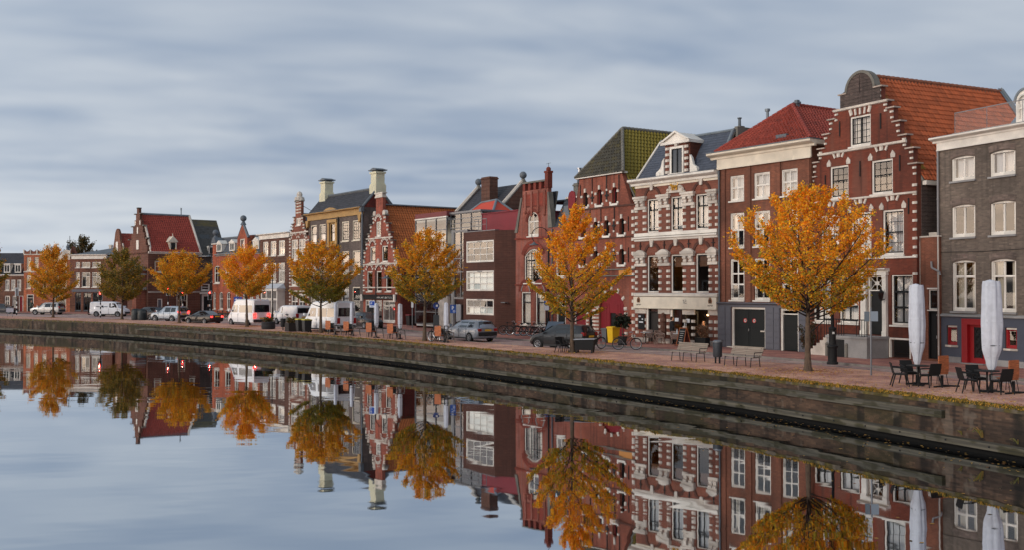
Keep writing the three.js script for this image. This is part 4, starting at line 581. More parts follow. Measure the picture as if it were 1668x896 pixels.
// --- red art-nouveau house
{
  const w = 7.5, pts = [[0, 0], [w, 0], [w, 8.2], [4.75, 8.2], [4.35, 10.6], [4.35, 11.2], [.95, 11.2], [.95, 10.6], [.1, 8], [0, 8]];
  const wins = [{ x0: 1.66, x1: 3.1, y0: 7.66, y1: 9.5, arch: .7, cols: 2, rows: [.62], fw: .1, bw: .08 }, { x0: 1.19, x1: 3.57, y0: 3.98, y1: 6.68, arch: .55, cols: 3, rows: [.68], nx: 6, ny: 10, fw: .1, sash: M.dark, curtain: 1 }, { x0: .77, x1: 2.05, y0: .76, y1: 3.3, cols: 1, rows: [.7], fw: .1, sash: M.dark, curtain: 2 }, { x0: 2.68, x1: 3.97, y0: .76, y1: 3.3, cols: 1, rows: [.7], fw: .1, sash: M.dark, curtain: 2 }, { x0: 5.3, x1: 6.5, y0: 4.4, y1: 6.4, cols: 2, rows: [.6], fw: .1 }];
  const dr = { x0: 5.4, x1: 6.55, y0: .1, y1: 3.1 };
  const g = house('art_nouveau_house', 'red brick house with arched windows and small crenellated gable', [.29, -82.13], -.9794, w, 8.2, 9, BR.AN, wins, { pts, holes: [dr], floors: [3.6, 7.4], side: 8.0 });
  for (const [x, y, r] of [[1.41, 3.32, .66], [3.33, 3.32, .66]]) part(g, 'red_arch', BR.ANred, b => archBand(b, x, y, r - .02, r + .28, .002, .05)), part(g, 'arch_panel', BR.SG, b => archBand(b, x, y, 0, r - .04, .002, .02)), part(g, 'arch_rib', M.greystone, b => archBand(b, x, y + .02, r - .14, r - .05, .021, .05));
  part(g, 'red_arch', BR.ANred, b => archBand(b, 2.38, 5.6, 1.3, 1.72, .002, .04, .45, Math.PI - .45)); part(g, 'red_arch', BR.ANred, b => archBand(b, 2.38, 8.8, .76, .98, .002, .04));
  part(g, 'string_course', BR.ANred, b => b.box(0, 4.7, 7.45, 7.58, .002, .09)); part(g, 'string_course', BR.ANred, b => b.box(0, 4.7, 3.8, 3.9, .002, .09));
  part(g, 'gable_panel', BR.ANred, b => b.box(1.1, 4.2, 9.9, 10.9, .002, .03)); for (let i = 0; i < 4; i++) part(g, 'gable_rib', BR.AN, b => b.box(1.3 + i * .85, 1.5 + i * .85, 9.6 - (i % 2) * .25, 11.1, .031, .09).ball(1.4 + i * .85, 9.5 - (i % 2) * .25, .06, .12, 8));
  for (let i = 0; i < 5; i++) part(g, 'crenel_post', BR.ANred, b => b.box(.98 + i * .72, 1.3 + i * .72, 11.21, 11.75, -.3, -.0)); part(g, 'crenel_rail', M.oldstone, b => b.box(.9, 4.2, 11.75, 11.88, -.34, .05));
  part(g, 'gable_finial', BR.ANred, b => b.box(4.0, 4.4, 11.21, 12.35, -.36, .06).box(3.95, 4.45, 12.35, 12.5, -.4, .1).ball(4.2, 12.62, -.15, .2, 10)); part(g, 'weathervane', M.iron, b => b.tube([4.2, 12.8, -.15], [4.2, 13.1, -.15], .015).tube([3.9, 13.05, -.15], [4.5, 13.08, -.15], .012));
  for (const s of [0, 1]) part(g, 'gable_flank', M.oldstone, b => b.prism(s ? [[4.4, 8.2], [4.95, 8.2], [4.5, 10.9], [4.36, 10.9]] : [[-.05, 8.0], [.3, 8.0], [.98, 10.7], [.8, 10.7]], -.33, .08));
  ropeline(g, M.lead, 4.98, .1, 8.1, .1); door(g, dr.x0, dr.x1, dr.y0, dr.y1, M.dark, { fw: .12, transom: .8, panels: 2 });
  slope(g, [4.8, 8.2, -.1], [w, 8.2, -.1], [w, 10.4, -1.6], [4.4, 10.4, -1.6], { ...SLATE, c: [62, 64, 70], seed: 31 }, M.slate); part(g, 'flat_roof', M.lead, b => b.box(1.2, w, 10.3, 10.42, -9, -1.6)); part(g, 'roof_edge', M.white, b => b.box(4.5, w, 10.42, 10.55, -1.7, -1.5)); part(g, 'slate_dormer', M.lead, b => b.prism([[6.1, 8.4], [7.2, 8.4], [6.9, 9.7], [6.4, 9.7]], -1.4, .05));
  slope(g, [1, 8.3, -.33], [4.4, 8.3, -.33], [4.4, 11, -.8], [1, 11, -.8], { ...SLATE, c: [62, 64, 70], seed: 32, tw: .5, th: .5 }, M.slate);
  chimney(g, M.oldstone, 5.2, 10.4, -2.2, .55, .5, 1.2, 1); chimney(g, M.oldstone, 5.9, 10.4, -2.3, .4, .5, 1.0, 1); part(g, 'steel_flue', M.chrome, b => b.tube([5.1, 11.5, -2.4], [5.1, 12.7, -2.4], .12).tube([5.1, 12.7, -2.4], [5.1, 12.78, -2.4], .2));
}
// --- modern corner building
{
  const g = thing('modern_office_building', 'modern dark brick and glass office block beside the red art-nouveau house', 'building', -4.01, 1.5, -86.30, -.9603);
  const W3 = [[5.76, 7.5], [3.37, 5.08], [1.44, 2.71]].map(([y0, y1], k) => ({ x0: .5, x1: 4.5, y0, y1, cols: 4, rows: k < 2 ? [.34, .67] : [.5], fw: .11, bw: .05, sw: .03, rec: -.02, sill: 0, curtain: k === 1 ? 2 : k ? 3 : 0, cmat: std(214, 220, 214, .95) }));
  mesh('facade', wallGeo([[0, 0], [4.67, 0], [4.67, 8.25], [0, 8.25]], W3.map(hole), -.32, 0), BR.MB, g); for (const q of W3) { const v = win(g, q); part(v, 'vent_grille', M.steel, b => b.box(-.35, .35, q.y1 - q.y0 - .09, q.y1 - q.y0 - .03, .021, .04)); }
  part(g, 'side_wall', BR.MB, b => { b.quad([4.67, 0, 0], [5.88, 0, -1.13], [5.88, 8.25, -1.13], [4.67, 8.25, 0]); b.quad([5.88, 0, -1.13], [5.88, 0, -9], [5.88, 8.25, -9], [5.88, 8.25, -1.13]); }); part(g, 'parapet', M.steel, b => b.box(0, 4.7, 8.25, 8.31, -.34, .03)); part(g, 'side_wall', BR.MB, b => b.box(-.02, .28, 0, 8.25, -9, -.321)); part(g, 'flat_roof', M.lead, b => b.prism([[.3, .0], [4.67, .0], [5.85, -1.13], [5.85, -9], [.3, -9]].map(p => [p[0], p[1]]).reverse().map(p => [p[0], p[1]]), 0, .1)).rotation.x = Math.PI / 2;
  part(g, 'partition', M.inside, b => b.box(.3, 5.6, 0, 8.1, -4.2, -4.05)); for (const y of [3.1, 5.5, 8.15]) part(g, 'floor', M.floor, b => b.box(.3, 4.6, y - .2, y, -4.04, -.33));
  part(g, 'name_plate', M.steel, b => b.box(5.0, 5.6, 2.42, 2.5, -.62, -.3));
  const red = new THREE.MeshStandardMaterial({ map: plainTex([124, 26, 40], .06, 51), roughness: .6 }), redp = new THREE.MeshStandardMaterial({ map: plainTex([112, 44, 44], .06, 52), roughness: .6 });
  part(g, 'setback_storey', red, b => b.box(-.2, 5.85, 8.3, 9.85, -9, -2.0).box(-.3, 5.95, 9.85, 9.93, -9.1, -1.9)); part(g, 'terrace_rail', M.steel, b => { b.box(.2, 2.6, 9.28, 9.33, -.6, -.55).box(.2, 2.6, 8.85, 8.88, -.59, -.56); for (const x of [.2, 1.4, 2.57]) b.box(x, x + .03, 8.3, 9.28, -.6, -.56); });
  const fr = M.steel, gm = new THREE.MeshPhysicalMaterial({ color: lin(220, 224, 222), roughness: .04, transmission: 1, thickness: 0, ior: 1.8 });
  const curt = (x0, x1, y0, y1, z, nx, ny, name, side) => { const c = new THREE.Group(); c.name = name; g.add(c); part(c, 'frame', fr, b => { for (let i = 0; i <= nx; i++) { const x = mix(x0, x1, i / nx); b.box(x - .035, x + .035, y0, y1, z - .05, z + .06); } for (let j = 0; j <= ny; j++) { const y = mix(y0, y1, j / ny); b.box(x0 + .036, x1 - .036, y - .035, y + .035, z - .045, z + .05); } }); for (let i = 0; i < nx; i++) for (let j = 0; j < ny; j++) { const p = part(c, 'pane', gm, b => b.quad([mix(x0, x1, i / nx), mix(y0, y1, j / ny), z], [mix(x0, x1, (i + 1) / nx), mix(y0, y1, j / ny), z], [mix(x0, x1, (i + 1) / nx), mix(y0, y1, (j + 1) / ny), z], [mix(x0, x1, i / nx), mix(y0, y1, (j + 1) / ny), z])); } return c; };
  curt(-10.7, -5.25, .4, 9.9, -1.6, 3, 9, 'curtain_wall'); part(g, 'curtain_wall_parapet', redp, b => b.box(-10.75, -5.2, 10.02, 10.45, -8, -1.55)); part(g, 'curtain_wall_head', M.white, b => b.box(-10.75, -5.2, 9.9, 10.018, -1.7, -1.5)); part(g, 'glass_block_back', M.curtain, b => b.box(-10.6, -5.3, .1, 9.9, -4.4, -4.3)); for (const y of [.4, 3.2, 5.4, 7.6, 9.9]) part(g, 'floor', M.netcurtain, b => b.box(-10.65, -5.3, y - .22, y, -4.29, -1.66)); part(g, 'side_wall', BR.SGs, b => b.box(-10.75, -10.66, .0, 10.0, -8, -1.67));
  curt(-5.2, -.25, 8.5, 10.1, -2.0, 3, 4, 'roof_glass_box'); part(g, 'glass_box_roof', M.steel, b => b.box(-5.3, -.15, 10.14, 10.3, -7, -1.8)); part(g, 'glass_box_back', M.netcurtain, b => b.box(-5.1, -.3, 8.3, 10.1, -4.6, -4.5)); part(g, 'glass_box_floor', BR.MB, b => b.box(-5.2, -.25, 0, 8.4, -7, -2.02));
  curt(-2.1, -.05, 2.8, 8.4, -.45, 2, 5, 'stair_bay'); part(g, 'stair_bay_cap', M.steel, b => b.box(-2.15, -.03, 8.4, 8.55, -2, -.4).box(-2.15, -.03, 2.68, 2.79, -2, -.4)); part(g, 'stair_bay_core', M.steel, b => b.box(-2.0, -.1, 2.8, 8.4, -2.0, -1.6)); for (let i = 0; i < 5; i++) part(g, 'stair_flight', M.netcurtain, b => b.tube([-1.9, 3.1 + i * 1.1, -1.1], [-.2, 4.1 + i * 1.1, -1.1], .09)); part(g, 'concrete_column', M.greystone, b => b.tube([-2.5, 0, -.6], [-2.5, 8.6, -.6], .2, .2, 14), CR);
  part(g, 'entrance_wall', M.stone, b => b.box(-6.2, -4.6, 0, 2.9, -1.55, -1.3)); part(g, 'notice_board', std(168, 170, 174, .7), b => b.box(-4.4, -3.2, .7, 2.2, -1.9, -1.75)); part(g, 'notice_heading', std(176, 40, 44, .7), b => b.box(-4.3, -4.0, 2.0, 2.1, -1.749, -1.74));
  // small skylit pyramid behind the roof edge
  const sk = part(g, 'roof_lantern', std(190, 62, 34, .6), b => b.quad([-6.6, 10.4, -4.5], [-2.3, 10.4, -4.5], [-3.4, 11.5, -5.6], [-5.8, 11.4, -5.6]).quad([-2.3, 10.4, -4.5], [-2.3, 10.4, -6.7], [-3.4, 11.5, -5.6], [-3.4, 11.5, -5.6])); part(sk, 'lantern_edge', M.zinc, b => b.tube([-2.3, 10.4, -4.5], [-3.4, 11.5, -5.6], .12).tube([-6.6, 10.4, -4.5], [-5.8, 11.4, -5.6], .1).tube([-5.8, 11.4, -5.6], [-3.4, 11.5, -5.6], .1).tube([-2.3, 10.4, -6.7], [-3.4, 11.5, -5.6], .12));
}
{ // black-roofed house behind
  const g = thing('black_roofed_house', 'house behind the office block with black roof, ball finial and brown chimney', 'house', -3.23, 1.5, -100.88, -.9603);
  part(g, 'wall', BR.GY, b => b.box(0, 7.4, 0, 10, -6, 3.2).prism([[0, 0], [1, 0], [1, 1]], 0, .01)); slope(g, [-.1, 10, 3.3], [7.5, 10, 3.3], [7.5, 13.2, 0], [-.1, 13.2, 0], { ...SLATE, c: [50, 50, 56], seed: 41, tw: .3, th: .3 }, M.slate); slope(g, [7.5, 10, -3.3], [-.1, 10, -3.3], [-.1, 13.2, 0], [7.5, 13.2, 0], { ...SLATE, c: [50, 50, 56], seed: 42, tw: .5, th: .5 }, M.slate);
  for (const x of [0, 7.4]) { part(g, 'gable_wall', BR.BW, b => { const q = new B().prism([[-3.2, 10], [3.2, 10], [0, 13.25]], -.15, .15); for (let i = 0; i < q.p.length; i += 3) b.p.push(x + q.p[i + 2], q.p[i + 1], -q.p[i]); }); part(g, 'gable_coping', M.stone, b => b.tube([x, 10.1, 3.4], [x, 13.45, .05], .17, .17, 6).tube([x, 10.1, -3.4], [x, 13.45, -.05], .17, .17, 6)); const f = part(g, 'finial', M.oldstone, b => b.lathe([[.28, 0], [.2, .25], [.12, .35]], x, 13.3, 0, 10)); part(f, 'ball', M.lead, b => b.ball(x, 13.95, 0, .34, 12), CR); }
  chimney(g, BR.BW, 4.6, 10.6, 1.8, 1.4, .9, 3.3, 0);
}
// --- red stepped gable with shop and orange tiled roof
{
  const w = 7.54, c = 3.6, st = [[3.6, 6.65], [3.4, 7.6], [2.95, 8.46], [2.45, 9.28], [2.0, 10.2], [1.4, 11.05], [.75, 12.9]], rt = [], lf = []; st.forEach(([hw, y], i) => { const r = i ? c + hw : w; rt.push([r, i ? st[i - 1][1] : 0], [r, y]); lf.unshift([Math.max(0, c - hw), y], [Math.max(0, c - hw), i ? st[i - 1][1] : 0]); });
  const S = { fw: .12, cols: 1, sash: M.dark, rec: .08 };
  const wins = [{ x0: 2.85, x1: 3.95, y0: 8.98, y1: 10.5, ...S, cols: 2, rows: [.5], sash: M.white, bw: .08 }, { x0: 1.52, x1: 2.72, y0: 6.36, y1: 8.0, ...S, rows: [.6] }, { x0: 4.14, x1: 5.44, y0: 6.36, y1: 8.0, ...S, rows: [.6] }, ...[[.83, 2.1], [2.94, 4.12], [5.0, 6.2]].map(([a, d]) => ({ x0: a, x1: d, y0: 3.27, y1: 5.48, ...S, rows: [.66] }))];
  const op = [{ x0: .5, x1: 2.5, y0: .05, y1: 2.4 }, { x0: 2.7, x1: 4.2, y0: .25, y1: 2.4 }, { x0: 4.3, x1: 7.0, y0: .25, y1: 2.4 }];
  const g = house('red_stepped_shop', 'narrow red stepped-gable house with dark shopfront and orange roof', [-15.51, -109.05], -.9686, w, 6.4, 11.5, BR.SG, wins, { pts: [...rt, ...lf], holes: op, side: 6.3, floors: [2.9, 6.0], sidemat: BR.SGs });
  st.forEach(([hw, y], i) => { if (i < 6) for (const s of [-1, 1]) { part(g, 'step_coping', M.oldstone, b => b.box(c + s * (hw + .1), c + s * (hw - .5), y - .02, y + .08, -.36, .12)); for (const k of [.22, .62]) block(g, 'quoin', M.stone, c + s * (hw - .18), y - k, .44 - (k > .5 ? .12 : 0), .18, .05); } });
  part(g, 'gable_pinnacle', M.stone, b => b.box(c - .85, c + .85, 12.9, 13.05, -.4, .1).box(c - .75, c + .75, 13.05, 13.3, -.36, .06).box(c - .9, c + .9, 13.3, 13.42, -.42, .12)); for (const s of [-1, 1]) part(g, 'gable_scroll', M.stone, b => b.tube([c + s * 1.05, 11.3, -.3], [c + s * 1.05, 11.3, .06], .3, .3, 12));
  part(g, 'string_course', M.stone, b => b.box(.75, 6.5, 8.74, 8.86, .002, .1)); part(g, 'string_course', M.stone, b => b.box(0, w, 6.1, 6.24, .002, .1)); part(g, 'string_course', M.stone, b => b.box(0, w, 3.62, 3.74, .002, .05));
  for (const q of wins) { const x = (q.x0 + q.x1) / 2, hw = (q.x1 - q.x0) / 2; voussoirs(g, M.stone, x, q.y1 - .05, hw * 1.02 + .12, 7, .35, Math.PI - .35, .32, .18, 'voussoir', 1); part(g, 'arch_face', BR.SGs, b => archBand(b, x, q.y1 - .05, hw * .72, hw + .02, .002, .02, .3, Math.PI - .3)); }
  for (let i = 0; i < 14; i++) { block(g, 'quoin', M.stone, w - .2, 3.1 + i * .27, i % 2 ? .3 : .42, .15, .05); if (i % 2) block(g, 'quoin', M.stone, .2, 3.1 + i * .27, .4, .15, .05); }
  part(g, 'stone_crest', M.stone, b => b.prism([[3.15, 6.26], [3.75, 6.26], [3.7, 6.6], [3.45, 6.75], [3.2, 6.6]], .002, .1));
  const fs = part(g, 'shop_fascia', M.dark, b => b.box(.15, 7.35, 2.48, 2.86, .002, .16).box(.05, 7.45, 2.86, 2.96, .002, .3)); part(fs, 'fascia_lettering', std(198, 196, 190, .6), b => { const r = rng(8); let x = 3.2; while (x < 6.6) { const q = .1 + r() * .1; b.box(x, x + .03, 2.58, 2.76, .161, .168).box(x + .03, x + q, r() > .5 ? 2.73 : 2.58, r() > .5 ? 2.76 : 2.61, .161, .168); x += q + .08; } }); part(g, 'fascia_bracket', M.white, b => b.box(.02, .3, 2.3, 2.97, .161, .34).box(7.2, 7.5, 2.3, 2.97, .161, .34));
  door(g, .5, 2.5, .05, 2.4, M.dark, { fw: .12, leaves: 2, transom: .5, panels: 1 }); for (const q of op.slice(1)) { win(g, { ...q, cols: q.x1 - q.x0 > 2 ? 2 : 1, rows: [.78], fw: .13, sash: M.white, bw: .06, nx: q.x1 - q.x0 > 2 ? 8 : 4, sillmat: M.white }); }
  part(g, 'roof_flashing', M.zinc, b => b.box(c - .3, c + .3, 12.18, 12.3, -11.4, -.6));
  const oc = { c: [168, 94, 46], tw: .28, th: .33, amp: .045, lip: .04, spread: .1 };
  slope(g, [w + .1, 6.25, -.33], [w + .1, 6.25, -11.4], [c, 12.15, -11.4], [c, 12.15, -.33], { ...oc, seed: 51 }); slope(g, [-.1, 6.25, -11.4], [-.1, 6.25, -.33], [c, 12.15, -.33], [c, 12.15, -11.4], { ...oc, seed: 52, tw: .5, th: .5 });
  part(g, 'rear_parapet', BR.SGs, b => b.box(.5, w, 6.3, 12.6, -11.9, -11.5).box(c - 3, c + 4, 12.6, 12.75, -12, -11.45)); part(g, 'hanging_sign', M.white, b => b.box(w + .2, w + .95, 4.3, 5.1, .1, .16)); part(g, 'hanging_sign_print', M.black, b => b.box(w + .35, w + .55, 4.45, 4.95, .161, .166).box(w + .6, w + .8, 4.7, 4.95, .161, .166)); part(g, 'hanging_sign_arm', M.iron, b => b.box(w - .05, w + 1.0, 5.1, 5.16, .1, .15));
}
// --- grey-brown house with ochre cornice and two tall chimneys
{
  const w = 13.76, us = [[.6, 2.15], [2.86, 4.5], [5.6, 7.0], [8.5, 10.3], [11.1, 12.9]];
  const S = { fw: .13, cols: 1, sash: M.dark, rec: .06, mat: M.cream };
  const wins = [...us.map(([a, d], i) => ({ x0: a, x1: d, y0: 8.78, y1: 10.93, ...S, mat: i === 2 ? M.ochre : M.cream, rows: [.5], nx: i > 2 ? 3 : 0, ny: i > 2 ? 6 : 0, curtain: i > 2 ? 0 : 3, cmat: M.netcurtain })), ...us.map(([a, d]) => ({ x0: a, x1: d, y0: 5.2, y1: 7.72, ...S, rows: [.5] })), ...us.map(([a, d], i) => ({ x0: a, x1: d, y0: 1.0, y1: 3.76, ...S, rows: [.55], nx: 4, ny: 5, cmat: M.netcurtain, curtain: i % 2 ? 2 : 0 }))];
  const g = house('grey_ochre_house', 'grey-brown house with ochre cornice, black roof and two pale chimneys', [-23.41, -120.28], -.9544, w, 12.2, 8, BR.GY, wins, { floors: [4.5, 8.2], side: 12.2 });
  part(g, 'frieze', M.ochre, b => b.box(-.1, w - .05, 11.45, 11.95, .002, .12)); part(g, 'cornice', M.ochre, b => b.prof(CORN(11.95, .28, .5), -.4, w - .05)); part(g, 'gutter', M.lead, b => b.box(-.4, w + .05, 12.232, 12.28, -.1, .55)); part(g, 'ceiling', M.inside, b => b.box(.3, w - .3, 12.0, 12.19, -7.7, -.33));
  part(g, 'cornice_crest', M.ochre, b => b.prism([[4.6, 12.28], [8, 12.28], [7.2, 12.5], [6.3, 12.62], [5.4, 12.5]], .2, .4)); part(g, 'centre_pilaster', M.ochre, b => b.box(5.1, 5.56, 8.4, 11.2, .002, .1).box(7.04, 7.5, 8.4, 11.2, .002, .1).box(5.1, 7.5, 10.95, 11.3, .101, .16).box(5.1, 7.5, 8.3, 8.6, .101, .16)); part(g, 'bay_divider', M.dark, b => b.tube([7.9, 4.0, .08], [7.9, 11.6, .08], .06)); for (const x of [.1, 13.2]) part(g, 'cornice_bracket', M.ochre, b => b.prism([[x - .35, 11.44], [x + .35, 11.44], [x + .2, 10.8], [x - .1, 10.6]].reverse(), .002, .3));
  part(g, 'downpipe', M.lead, b => b.box(w - .35, w + .15, 11.7, 12.2, .05, .4).tube([w - .1, 5.4, .15], [w - .1, 11.7, .15], .1, .1, 8));
  slope(g, [-.1, 12.2, .1], [w, 12.2, .1], [w, 14.25, -1.7], [-.1, 14.25, -1.7], { ...SLATE, c: [46, 46, 52], seed: 61, tw: .4, th: .3, spread: .25 }, M.slate); slope(g, [w, 12.2, -3.5], [-.1, 12.2, -3.5], [-.1, 14.25, -1.7], [w, 14.25, -1.7], { ...SLATE, c: [46, 46, 52], seed: 62, tw: .6, th: .5 }, M.slate);
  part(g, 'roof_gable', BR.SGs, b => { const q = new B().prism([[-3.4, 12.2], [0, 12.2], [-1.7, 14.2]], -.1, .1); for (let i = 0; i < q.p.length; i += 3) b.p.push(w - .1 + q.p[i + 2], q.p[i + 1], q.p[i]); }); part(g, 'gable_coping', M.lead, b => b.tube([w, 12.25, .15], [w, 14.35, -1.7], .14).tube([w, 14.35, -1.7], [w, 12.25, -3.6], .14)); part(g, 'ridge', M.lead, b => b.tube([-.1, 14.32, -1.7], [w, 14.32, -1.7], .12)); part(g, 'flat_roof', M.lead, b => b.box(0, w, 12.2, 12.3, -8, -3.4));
  for (const x of [1.0, 13.4]) { const k = part(g, 'chimney', M.paleyellow, b => b.box(x - .75, x + .75, 13.6, 14.6, -2.4, -1.2).box(x - .6, x + .6, 14.6, 15.8, -2.3, -1.3).box(x - .72, x + .72, 15.8, 16.0, -2.4, -1.2).box(x - .66, x + .66, 14.55, 14.75, -2.36, -1.24)); part(k, 'chimney_cap', M.lead, b => b.box(x - .85, x + .85, 16.12, 16.22, -2.5, -1.1).box(x - .5, x + .5, 16.0, 16.12, -2.2, -1.4).prism([[x - .8, 16.22], [x + .8, 16.22], [x, 16.42]], -2.4, -1.2)); }
}
// --- narrow banded gable
{
  const w = 5.79, c = 2.6, st = [[2.6, 9.8], [2.3, 10.6], [1.85, 11.3], [1.4, 12.1], [.85, 13.9]], rt = [], lf = []; st.forEach(([hw, y], i) => { const r = i ? c + hw : w; rt.push([r, i ? st[i - 1][1] : 0], [r, y]); lf.unshift([Math.max(0, c - hw), y], [Math.max(0, c - hw), i ? st[i - 1][1] : 0]); });
  const S = { fw: .14, cols: 2, bw: .1 };
  const wins = [{ x0: 1.9, x1: 3.3, y0: 11.1, y1: 12.0, ...S }, { x0: .5, x1: 2.5, y0: 7.0, y1: 9.5, ...S, rows: [.6] }, { x0: 2.7, x1: 4.7, y0: 7.0, y1: 9.5, ...S, rows: [.6] }, { x0: .5, x1: 2.5, y0: 3.9, y1: 6.1, ...S, rows: [.6] }, { x0: 2.7, x1: 4.7, y0: 3.9, y1: 6.1, ...S, rows: [.6] }, { x0: .5, x1: 2.5, y0: .7, y1: 3.0, ...S, rows: [.6] }, { x0: 2.7, x1: 4.7, y0: .7, y1: 3.0, ...S, rows: [.6] }];
  const g = house('banded_gable_house', 'narrow brick house with white bands and slim stepped gable beside the ochre cornice', [-26.56, -124.81], -.9699, w, 9.8, 8, BR.NS, wins, { pts: [...rt, ...lf], floors: [3.4, 6.5], side: 9.6 });
  st.forEach(([hw, y], i) => { for (const s of [-1, 1]) { part(g, 'step_coping', M.oldstone, b => b.box(c + s * (hw + .1), c + s * (hw - .5), y, y + .1, -.36, .12)); for (const k of [.2, .55]) block(g, 'quoin', M.stone, c + s * (hw - .2), y - k, .5, .17, .05); } }); for (let i = 0; i < 4; i++) block(g, 'stone_band', M.stone, c, 12.6 + i * .36, 1.7, .15, .05); for (let i = 0; i < 22; i++) { block(g, 'quoin', M.stone, .22, .5 + i * .42, .46, .17, .05); block(g, 'quoin', M.stone, w - .22, .5 + i * .42, .46, .17, .05); }
  for (const y of [10.2, 6.3, 3.2]) part(g, 'string_course', M.stone, b => b.box(.2, w - .2, y, y + .15, .002, .08)); part(g, 'finial', M.stone, b => b.box(c - .95, c + .95, 13.9, 14.05, -.4, .1).lathe([[.6, 0], [.55, .35], [.3, .5], [.35, .7], [.25, .95], [0, 1.1]], c, 14.05, -.15, 10)); for (const x of [1.5, 3.7]) voussoirs(g, M.stone, x, 9.3, .95, 5, .5, Math.PI - .5, .3, .2);
  part(g, 'roof', M.lead, b => b.prism([[0, 9.6], [w, 9.6], [c, 12.6]], -8, -.33)); part(g, 'stay_rod', M.iron, b => b.tube([c + .8, 13.4, -.2], [w, 12.0, -1.5], .03, .03, 5));
}
// --- brown house with bay window
{
  const w = 8.68, us = [[.85, 2.43], [3.05, 4.75], [5.42, 7.2]], S = { fw: .14, cols: 2, rows: [.5], bw: .08 };
  const wins = [...rows(us, 7.74, 9.56, { ...S, curtain: 3 }), ...rows(us, 4.32, 6.85, { ...S, rows: [.62] }), { x0: .6, x1: 2.0, y0: .8, y1: 3.0, ...S }];
  const g = house('brown_bay_house', 'brown brick house with white cornice and white ground-floor bay window', [-31.75, -131.71], -.9195, w, 10.0, 8, BR.BW, wins, { floors: [3.8, 7.2] });
  part(g, 'cornice', M.white, b => b.box(0, w, 9.85, 10.25, .002, .15).prof(CORN(10.25, .25, .5), -.2, w)); part(g, 'flat_roof', M.lead, b => b.box(0, w, 10.001, 10.4, -8, -.33)); part(g, 'roof_box', BR.GY, b => b.box(3, 6.5, 10.4, 11.4, -6, -3).box(2.8, 6.7, 11.4, 11.5, -6.2, -2.8));
  const bay = part(g, 'bay_window', M.white, b => { for (const x of [2.6, 4.0, 5.6, 7.05]) b.box(x, x + .22, 0, 3.3, 0.002, 1.0); b.box(2.6, 7.27, 0, .7, .002, .98).box(2.5, 7.37, 3.3, 3.6, .002, 1.1).box(2.6, 7.27, 2.3, 2.4, .9, .99); }); part(bay, 'bay_roof', std(196, 200, 206, .5), b => b.quad([2.4, 3.6, 1.2], [7.47, 3.6, 1.2], [7.0, 4.2, .01], [2.9, 4.2, .01]).tri([2.4, 3.6, 1.2], [2.9, 4.2, .01], [2.4, 3.6, .01]).tri([7.47, 3.6, 1.2], [7.47, 3.6, .01], [7.0, 4.2, .01])); for (const [a, c] of [[2.82, 4.0], [4.22, 5.6], [5.82, 7.05]]) part(bay, 'pane', M.glass, b => b.quad([a, .7, .92], [c, .7, .92], [c, 3.3, .92], [a, 3.3, .92]));
}
